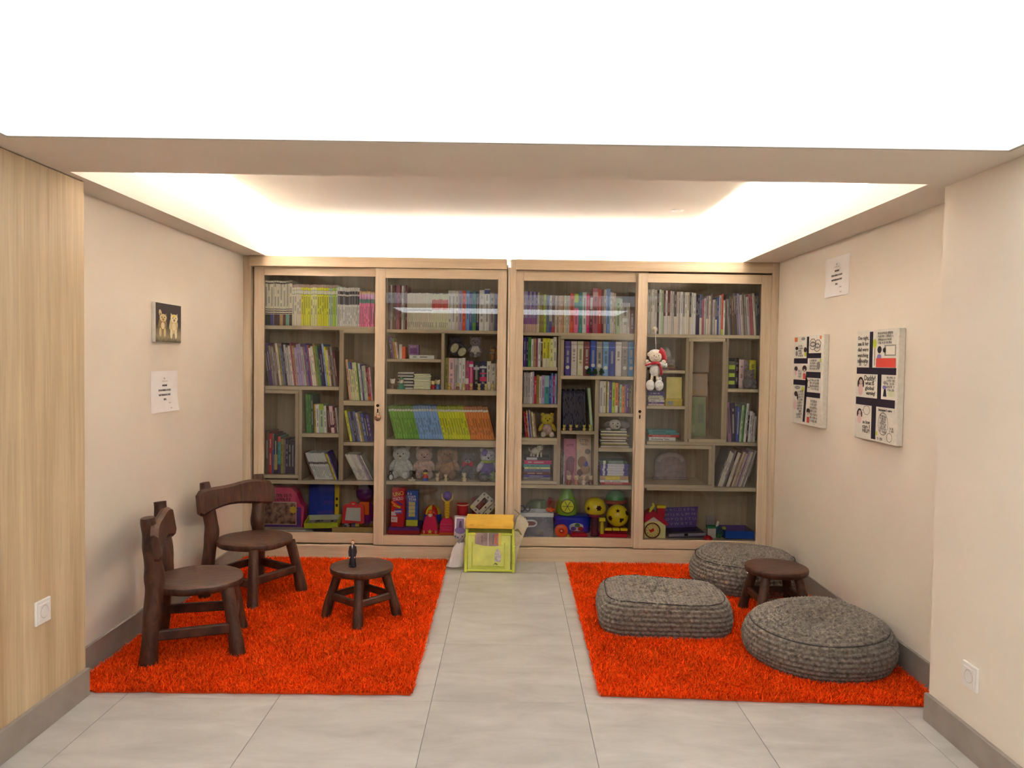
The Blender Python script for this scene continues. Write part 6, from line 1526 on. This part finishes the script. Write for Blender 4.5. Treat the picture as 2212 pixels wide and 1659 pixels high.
T = Toy('green_board', 'pale green board leaning in the tall framed cubby', 'board', 1506, 950, 5.20, rot=(math.radians(-4), 0, 0)); T.box('panel', (-19, 0, 0), (19, 2.4, 86), card((140, 154, 112)), .5); T.box('printed_patch', (2, -.3, 30), (14, 0, 70), card((118, 130, 104)), .1); T.box('printed_patch', (-14, -.3, 8), (-4, 0, 26), card((158, 170, 128)), .1)
teddy('plush_bear', 'small grey plush bear before the yellow book in the far cubby', 1618, 840.5, 5.118, 42, (146, 136, 134), (166, 156, 152), (150, 140, 138))
T = Toy('arched_plaque', 'grey arched plaster plaque standing in the low framed cubby', 'ornament', 1448, 1047, 5.28)
gp = plain('grey_plaster', (150, 134, 136), .8, .2, .12, 30, .3, 80); T.prism('plaque', [(-34, 0), (34, 0), (34, 38)] + [(34 * math.cos(a), 38 + 22 * math.sin(a)) for a in [math.pi * k / 14 for k in range(1, 14)]] + [(-34, 38)], 0, 8, gp)
T.prism('arch_band', [(30 * math.cos(a), 40 + 18 * math.sin(a)) for a in [math.pi * k / 14 for k in range(0, 15)]] + [(22 * math.cos(a), 38 + 12 * math.sin(a)) for a in [math.pi * k / 14 for k in range(14, -1, -1)]], -2, 0, plain('pale_plaster', (176, 160, 158), .8, .2, .08, 30)); T.box('step', (-38, -6, 0), (38, 10, 5), gp, 1)
# floor of the fourth door
T = Toy('clock_house', 'cream toy clock house with a crimson roof and chimney', 'toy', 1413, Y=5.08, pyx=1140)
cr_ = plastic((226, 220, 150)); T.prism('house', [(-21, 0), (25, 0), (25, 30), (0, 46), (-21, 36)], 0, 30, cr_); T.prism('roof', [(-22, 36), (-21, 33), (-2, 47), (26, 27), (30, 31), (18, 46), (-2, 60), (-22, 50)], -3, 34, plastic((176, 24, 48)))
T.box('chimney', (8, 6, 44), (24, 22, 66), plastic((170, 22, 48)), .8); T.box('chimney_cap', (6, 4, 64), (26, 24, 70), plastic((226, 196, 50)), .8)
T.lathe('clock_rim', [(17, 0), (17.5, 2), (15.5, 3.4), (14.5, 1.5)], plastic((96, 60, 34)), c=(-4, 0, 16.5), n=28, axis='Y'); T.lathe('clock_face', [(15, 0), (15, 1.6)], card((226, 210, 130)), c=(-4, 0, 16.5), n=28, axis='Y')
for k in range(12): a_ = 2 * math.pi * k / 12; T.text(str(12 if k == 0 else k), 4.2, -4 + 12 * math.sin(a_), 16.5 + 12 * math.cos(a_), -2.0, ink((90, 70, 30)))
T.prism('clock_hand', [(-13, 20), (-8, 12), (0, 16), (-2, 22), (-8, 18)], -2.8, -2.1, plastic((196, 40, 34))); T.prism('window', [(-16, 37), (12, 36), (6, 42), (-2, 45), (-10, 42)], -.8, -.1, plastic((206, 196, 190))); T.tube('bird', [(-10, 2, 56), (-7, 0, 64), (-2, 0, 70), (-4, 0, 76)], [2, 4, 3, 2.4], plastic((222, 206, 70)), 8)
T = Toy('toy_laptop', 'open toy laptop with letters on its violet lid', 'toy', 1482, Y=5.09, rot=(0, math.radians(-2), math.radians(3)), pyx=1150)
T.prism('base', [(-40, 0), (44, 0), (46, 6), (38, 14), (-34, 12), (-44, 6)], 0, 46, plastic((70, 64, 78))); T.box('front_edge', (-38, -1.5, 4), (44, 2, 10), plastic((150, 146, 158)), 1); T.box('keyboard', (-32, 6, 12), (34, 40, 14.5), plastic((46, 36, 56)), .6); T.box('latch', (-4, -2.6, 5), (4, -1, 10), DARK, .4)
ld = bpy.data.objects.new('lid', None); C.objects.link(ld); ld.parent = T.t; ld.location = (0, 44 * T.u, 13 * T.u); ld.rotation_euler = (math.radians(-22), 0, 0)
T.q().prism([(-40, 0), (36, 0), (46, 46), (-36, 46)], 0, 3).build('shell', plastic((74, 44, 124)), ld); fix_normals(C.objects[-1])
for r_, s_ in enumerate(['ABCDEFG', 'HIJKLMN', 'OPQRSTU', 'VWXYZ']):
    lettering(' '.join(s_), 8 * T.u, (3 * T.u, -.35 * T.u, (40 - r_ * 10.5) * T.u), (math.pi / 2, 0, 0), card((150, 140, 170)), ld, width=68 * T.u if r_ < 3 else 50 * T.u)
T = Toy('small_carton', 'small white carton with a green cap band', 'carton', 1538, Y=5.10); T.box('carton', (-9, 0, 0), (9, 14, 21), card((214, 208, 194)), .5); T.box('green_band', (-9.4, -.4, 21), (9.4, 14.4, 26), card((30, 130, 84)), .4)
T = Toy('clear_case', 'clear plastic case leaning behind the white carton', 'case', 1536, Y=5.27, rot=(math.radians(-8), 0, 0)); T.box('shell', (-9, 0, 0), (9, 4, 36), plain('clear_case_plastic', (170, 160, 156), .3, .4, .1, 20, alpha=.7), .6); T.box('hinge', (-9.4, -.4, 14), (-8, 4.4, 20), plastic((140, 130, 128)), .2)
T = Toy('red_toy_dome', 'small bright red plastic lid before the carton', 'toy', 1530, Y=5.066); T.lathe('dome', [(10, 0), (9.6, 3), (6, 7), (1, 8.4)], plastic((206, 30, 36)), n=18); T.ball('knob', (0, 0, 8), 1.6, plastic((190, 24, 30)))
T = Toy('teal_figure', 'crumpled teal and green cloth toy beside the blue tray', 'toy', 1557, Y=5.13); T.ball('body', (0, 4, 8), (9, 9, 8), plush((36, 96, 92))); T.ball('sleeve', (-6, 2, 16), (6, 6, 10), plush((40, 70, 96)), rot=Matrix.Rotation(.6, 3, 'Y')); T.ball('leaf', (-5, -6, 4), (6, 5, 4), plush((44, 120, 60))); T.tube('white_rod', [(-8, 10, 12), (-2, 12, 32)], 3.2, plastic((216, 210, 190)), 10)
T = Toy('blue_tray', 'blue open card tray with cut-out pieces inside', 'tray', 1599, Y=5.068, pyx=1150)
bl_ = card((38, 96, 196)); T.box('front', (-32, 0, 2), (31, 1.6, 18), bl_, .4); T.box('side', (-32, 1.6, 2), (-30.4, 62, 18), card((36, 80, 150)), .4); T.box('side', (29.4, 1.6, 2), (31, 62, 18), card((130, 116, 110)), .4); T.box('back', (-32, 62, 2), (31, 63.6, 18), card((116, 84, 150)), .4); T.box('base', (-32, 0, 0), (31, 63, 2), card((60, 56, 66)), .3)
for k in range(9):
    r_ = random.Random(k + 40); x_, y_ = r_.uniform(-26, 18), r_.uniform(6, 50); T.box('cut_out_piece', (x_, y_, 2.2 + k * .6), (x_ + 9, y_ + 7, 3.6 + k * .6), card(r_.choice([(70, 60, 90), (150, 140, 130), (206, 186, 110), (60, 100, 90)])), .4)
T.ball('yellow_piece', (-30, 20, 20), (5, 4, 4), plush((196, 196, 70)))

# hanging plush sheep with a suction cup on the outside of the fourth door
hp = at(1414, 712, YD_F)
T = Toy('plush_sheep', 'white plush sheep in a crimson hat and scarf hanging on the glass', 'plush toy', 1416, Y=YD_F - .035, z=hp.z, pyx=780)
T.t.location.x = hp.x; u_ = T.u
T.lathe('suction_cup', [(6.5, 0), (5, 2), (2, 3.5), (1.6, 6)], plain('suction_cup_rubber', (206, 198, 176), .2, .6, .02, 10, alpha=.75), c=(0, 11.2, 0), n=18, axis='Y')
T.tube('string', [(0, 6, 0), (.6, 1, -20), (1.6, 0, -44)], .5, plain('string_white', (222, 216, 206), .8), 6)
wf, fc, rs = plush((238, 230, 222)), plush((236, 204, 186)), plush((166, 22, 34))
T.ball('head', (1, 0, -58), (14, 11, 13.5), fc); T.ball('wool_cap', (1, 3, -50), (13, 10, 7), wf)
for s in (-1, 1): T.ball('ear', (1 + s * 14, 1, -54), (4, 2.6, 4.5), fc); T.ball('eye', (1 + s * 5, -10.4, -57), 1.2, DARK, n=8, m=6)
T.ball('nose', (1, -11, -59.5), (1.6, 1, 1.1), plush((150, 100, 90))); T.tube('mouth', [(-4, -10.2, -65), (1, -10.8, -66.5), (6, -10.2, -65)], .5, plush((140, 90, 84)), 6)
T.tube('hat', [(8, 2, -48), (16, 1, -52), (20, 0, -62), (22, -1, -72)], [11, 8, 6, 3.5], rs, 12); T.ball('pompom', (23, -1, -77), 5, wf)
T.ball('body', (0, 1, -88), (11, 9, 13), wf); T.lathe('scarf', [(9, -76), (11, -74), (11, -71), (8, -69)], rs, n=18); T.tube('scarf_end', [(8, -8, -74), (12, -9, -84), (13, -8, -98)], [3, 3, 3], rs, 8); T.tube('scarf_end', [(-8, -8, -74), (-16, -8, -76), (-22, -6, -78)], [2.6, 2.4, 1.6], rs, 8)
for s in (-1, 1):
    T.ball('arm', (s * 14, -4, -76), (7, 6, 6), wf); T.ball('hand', (s * 18, -5, -70), 4.6, fc); T.tube('leg', [(s * 5, 0, -98), (s * 6, -1, -110)], 3, fc, 8); T.ball('foot', (s * 9.5, -2, -121), (9.6, 9, 12), wf)
T.ball('tail', (13, 6, -108), (4, 4, 6), wf)

# ================================================================== on the floor by the bookcases
lm = plain('lime_plastic', (214, 222, 84), .35, .45, .03, 20); lmt = plain('lime_translucent', (220, 224, 120), .4, .4, .05, 14)
u_ = 4.72 / F_PX
bx = floor_at(1058, 1230, 0.0)
t = thing('plastic_bin', 'lime plastic storage bin with a front pocket', 'storage bin', (bx.x, 4.725, 0))
def P(name, lo, hi, mat=lm, bev=.003): return MB().bbox(lo, hi, bev).build(name, mat, t)
W2, HT, DP = .150, .245, .205
P('front_panel', (-W2 + .014, 0, .012), (W2 - .020, .004, HT), lmt, .001)
P('back_panel', (-W2 + .014, DP, .012), (W2 - .014, DP + .004, HT), lmt, .001); P('side_panel', (-W2 + .012, 0, .012), (-W2 + .016, DP, HT), lmt, .001); P('side_panel', (W2 - .016, 0.02, .012), (W2 - .012, DP, HT), lmt, .001); P('base', (-W2 + .014, 0, .010), (W2 - .014, DP, .014), lm, .001)
for s in (-1, 1):
    for y in (0, DP):
        P('corner_post', (s * W2 - .009, y - .009, 0), (s * W2 + .009, y + .009, .17), lm, .004); P('corner_post', (s * (W2 - .004) - .007, y - .007, .10), (s * (W2 - .004) + .007, y + .007, .275), lm, .004)
    P('top_rail', (s * (W2 - .004) - .006, .005, .255), (s * (W2 - .004) + .006, DP - .005, .272), lm, .004); P('bottom_rail', (s * W2 - .006, .005, .004), (s * W2 + .006, DP - .005, .018), lm, .004)
P('bottom_rail', (-W2, -.006, .004), (W2, .006, .018), lm, .004); P('top_rail', (-W2, -.005, HT - .010), (-.085, .005, HT + .004), lm, .003); P('top_rail', (.070, -.005, HT - .010), (W2, .005, HT + .004), lm, .003)
# pocket
n_ = 14; v = []; f = []
for i in range(n_ + 1):
    uu = i / n_; x_ = -.105 + .195 * uu; zt_ = .185 - .012 * math.sin(math.pi * uu) - .01 * uu
    for q_, z_ in ((-.006, .038), (-.014, .045), (-.016, zt_), (-.013, zt_ + .001), (-.011, .05)): v.append((x_, q_, z_))
for i in range(n_):
    for k in range(4): f.append((i * 5 + k, (i + 1) * 5 + k, (i + 1) * 5 + k + 1, i * 5 + k + 1))
fix_normals(MB().add(v, f).build('pocket', lmt, t, smooth=True))
for lo, hi in (((-.112, -.009, .034), (-.104, -.001, .19)), ((.089, -.009, .034), (.097, -.001, .19)), ((-.112, -.009, .030), (.097, -.001, .038))): P('pocket_rib', lo, hi, lm, .002)
MB().prism([(.030, .075), (.066, .070), (.074, .10), (.062, .145), (.048, .155), (.034, .135)], -.0172, -.0164).build('torn_sticker', plain('torn_sticker', (206, 196, 196), .7, .2, .2, 60), t); fix_normals(C.objects[-1])
MB().prism([(.018, .048), (.036, .066), (.052, .056), (.046, .052), (.034, .058)], -.0172, -.0164).build('sticker_print', ink((120, 130, 60)), t); fix_normals(C.objects[-1])
# pastel box in the pocket
t = thing('pastel_box', 'narrow carton of oil pastels standing in the bin pocket', 'box', (bx.x - .005, 4.7245, .062))
MB().bbox((-.088, -.0042, 0), (.058, -.0004, .188), .001).build('carton', plain('violet_grey_card', (158, 136, 132), .5, .3, .2, 9), t); MB().bbox((.0585, -.0044, 0), (.075, -.0004, .188), .001).build('yellow_edge', card((214, 196, 96)), t); MB().box((-.008, -.0047, 0), (-.005, -.0042, .188)).build('white_stripe', card((226, 220, 214)), t)
lettering('Pentel', .030, (.045, -.0049, .150), (math.pi / 2, math.pi / 2, 0), card((216, 84, 40)), t, width=.062, bold=.0006); lettering('Oil Pastel', .014, (.026, -.0049, .146), (math.pi / 2, math.pi / 2, 0), ink((50, 44, 44)), t, width=.062); scrawl(.05, .011, (-.045, -.0049, .146), (math.pi / 2, math.pi / 2, 0), ink((70, 56, 64)), t)
# yellow carton across the top of the bin
t = thing('yellow_carton', 'flat amber-yellow cardboard box resting on the lime bin', 'box', (bx.x - .004, 4.722, .2795), math.radians(-1))
ym = plain('amber_card', (232, 184, 66), .55, .3, .03, 20); MB().bbox((-.148, -.012, 0), (.148, .165, .046), .0015).build('carton', ym, t); MB().bbox((-.150, -.014, .012), (.150, .167, .054), .0015).build('lid', plain('amber_card_lid', (236, 190, 74), .55, .3, .03, 20), t)
scrawl(.026, .008, (-.112, -.0146, .022), FRONT, ink((110, 84, 30)), t); MB().box((-.08, -.0146, .0205), (-.03, -.0141, .0225)).build('printed_line', ink((196, 156, 60)), t)
# white plastic bag with a picture card, left of the bin
bagm = plain('thin_white_plastic', (222, 214, 210), .4, .4, .03, 20, .5, 30)
t = thing('plastic_bag', 'crumpled white plastic bag hanging at the side of the lime bin', 'bag', (bx.x - .205, 4.78, .02))
n_, m_ = 16, 14; v = []; f = []; rg = random.Random(6)
for i in range(m_ + 1):
    q_ = i / m_
    for k in range(n_):
        a_ = 2 * math.pi * k / n_; wv = 1 + .10 * math.sin(3 * a_ + 5 * q_) + rg.uniform(-.05, .05)
        wx = (.052 - .016 * q_ - .02 * max(0, q_ - .8) * 5 * .6) * wv; wy = (.022 - .008 * q_) * wv
        v.append((wx * math.cos(a_) - .022 + .045 * q_, wy * math.sin(a_), q_ * .155))
for i in range(m_):
    for k in range(n_): f.append((i * n_ + k, i * n_ + (k + 1) % n_, (i + 1) * n_ + (k + 1) % n_, (i + 1) * n_ + k))
f.append(tuple(range(n_))[::-1]); f.append(tuple(m_ * n_ + k for k in range(n_)))
fix_normals(MB().add(v, f).build('bag_body', bagm, t, smooth=True))
MB().tube([(.005, 0, .150), (.03, .004, .175), (.05, .008, .205), (.060, .01, .240)], [.014, .008, .006, .008], 8).build('twisted_neck', plain('grey_twisted_plastic', (120, 112, 110), .4), t, smooth=True)
t = thing('picture_pack', 'pale hanging pack with a violet lady picture left of the bin', 'package', (at(993, 1150, 4.86).x, 4.86, at(993, 1165, 4.86).z), rot=(math.radians(-3), math.radians(2), 0))
u_ = 4.86 / F_PX
fix_normals(MB().prism([(-.038, .02), (-.030, 0), (.030, .0), (.034, .03), (.036, .150), (-.040, .152)], 0, .006).build('pack', plain('pack_film', (176, 166, 172), .35, .4, .15, 30), t))
MB().bbox((-.034, -.0012, .055), (.033, 0, .142), .0003).build('printed_border', card((222, 214, 222)), t); MB().bbox((-.026, -.0022, .060), (.022, -.0012, .134), .0003).build('printed_picture', card((134, 118, 160)), t)
fix_normals(MB().prism([(-.010, .075), (.010, .075), (.008, .098), (.005, .118), (-.003, .120), (-.008, .098)], -.0028, -.0022).build('printed_lady', ink((84, 70, 96)), t)); MB().ball((0, -.0022, .058), (.034, .0012, .022)).build('violet_base', card((120, 100, 156)), t, smooth=True)
for x_, z_ in ((-.028, .018), (-.012, .012), (.016, .02)): MB().ball((x_, -.001, z_), (.004, .0015, .004)).build('stud', DARK, t, smooth=True)
# pale paper bag leaning on the right of the bin
t = thing('paper_bag', 'creased pale paper bag with a plant print leaning behind the bin', 'bag', (at(1128, 1180, 4.955).x, 4.957, 0.0))
rg = random.Random(2); v = []; f = []; out = [(-.075, .0), (-.040, .0), (-.022, .10), (.012, .195), (.040, .262), (.022, .292), (-.018, .325), (-.036, .300), (-.058, .210), (-.072, .12)]
pb = [(a, b) for a, b in out]
o = fix_normals(MB().prism(pb, -.014, .010).build('bag_body', plain('pale_paper', (214, 200, 176), .8, .2, .06, 20, .6, 40), t)); 
MB().prism([(-.018, .325), (-.002, .310), (-.028, .328), (-.050, .352), (-.056, .350)], -.006, .006).build('torn_corner', plain('grey_paper_back', (150, 140, 122), .8), t); fix_normals(C.objects[-1])
for k in range(7): a_ = .5 + k * .35; MB().ball((-.028 + .02 * math.cos(a_), -.0145, .185 + .02 * math.sin(a_) + .004 * k), (.010, .0012, .004), 8, 6, rot=Matrix.Rotation(a_, 3, 'Y')).build('printed_leaf', ink((134, 130, 84)), t)

# small figurine on the near stool
sx_, sy_ = -.785, 3.80
t = thing('robed_figurine', 'small figurine in a long black robe standing on the stool', 'figurine', (sx_, sy_, RUG_Z + .2722))
t.scale = (.92, .92, 1.15)
rb = plain('black_robe', (34, 30, 40), .4, .4, .1, 60); MB().lathe([(.021, 0), (.022, .004), (.0175, .04), (.0155, .075), (.013, .092), (.006, .098)], n=18).build('robe', rb, t, smooth=True)
for s in (-1, 1): MB().tube([(s * .013, 0, .090), (s * .018, -.003, .065), (s * .014, -.010, .045)], [.006, .006, .005], 8).build('sleeve', rb, t, smooth=True); MB().ball((s * .009, -.013, .005), (.006, .009, .005)).build('shoe', DARK, t, smooth=True); MB().ball((s * .013, -.012, .043), (.003, .003, .004), 8, 6).build('hand', plain('figurine_skin', (214, 176, 146), .5), t, smooth=True)
MB().ball((0, -.001, .106), (.0085, .0085, .0105)).build('head', plain('figurine_skin', (214, 176, 146), .5), t, smooth=True); MB().ball((0, .002, .110), (.009, .009, .009)).build('hair', plain('auburn_hair', (120, 72, 44), .6, .3, .2, 200), t, smooth=True); MB().prism([(-.004, .098), (.004, .098), (0, .080)], -.015, -.013).build('white_collar', card((220, 214, 206)), t); fix_normals(C.objects[-1])
for s in (-1, 1): MB().ball((s * .003, -.0092, .107), .0011, 6, 5).build('eye', DARK, t)
MB().ball((0, -.0098, .1035), (.0014, .002, .0016), 6, 5).build('nose', plain('figurine_skin', (214, 176, 146), .5), t)
# small grille on the alcove ceiling
vp = at(1503, 459, 4.7)
t = thing('ceiling_vent', 'small pale round vent on the alcove ceiling', 'vent', (.98, 4.55, ZC))
MB().lathe([(.035, -.003), (.038, -.001), (.038, -.0002)], n=24).build('rim', frame_white, t, smooth=True)
for k in range(4): MB().bbox((-.02, -.024 + k * .013, -.0045), (.02, -.018 + k * .013, -.003), .0005).build('slat', plain('vent_grey', (226, 222, 216), .5), t)

# title on the spine of the white book under the red one
for o in list(C.objects):
    if o.get('group') == 'flat books below the yellow gift book' and 'white book' in o['label']:
        lettering('Enchanting Tales', 5.2 * PX, (0, -.0024, 25 * PX), (math.pi / 2, -math.pi / 2, 0), ink((60, 48, 44)), o, width=38 * PX, bold=.0002)
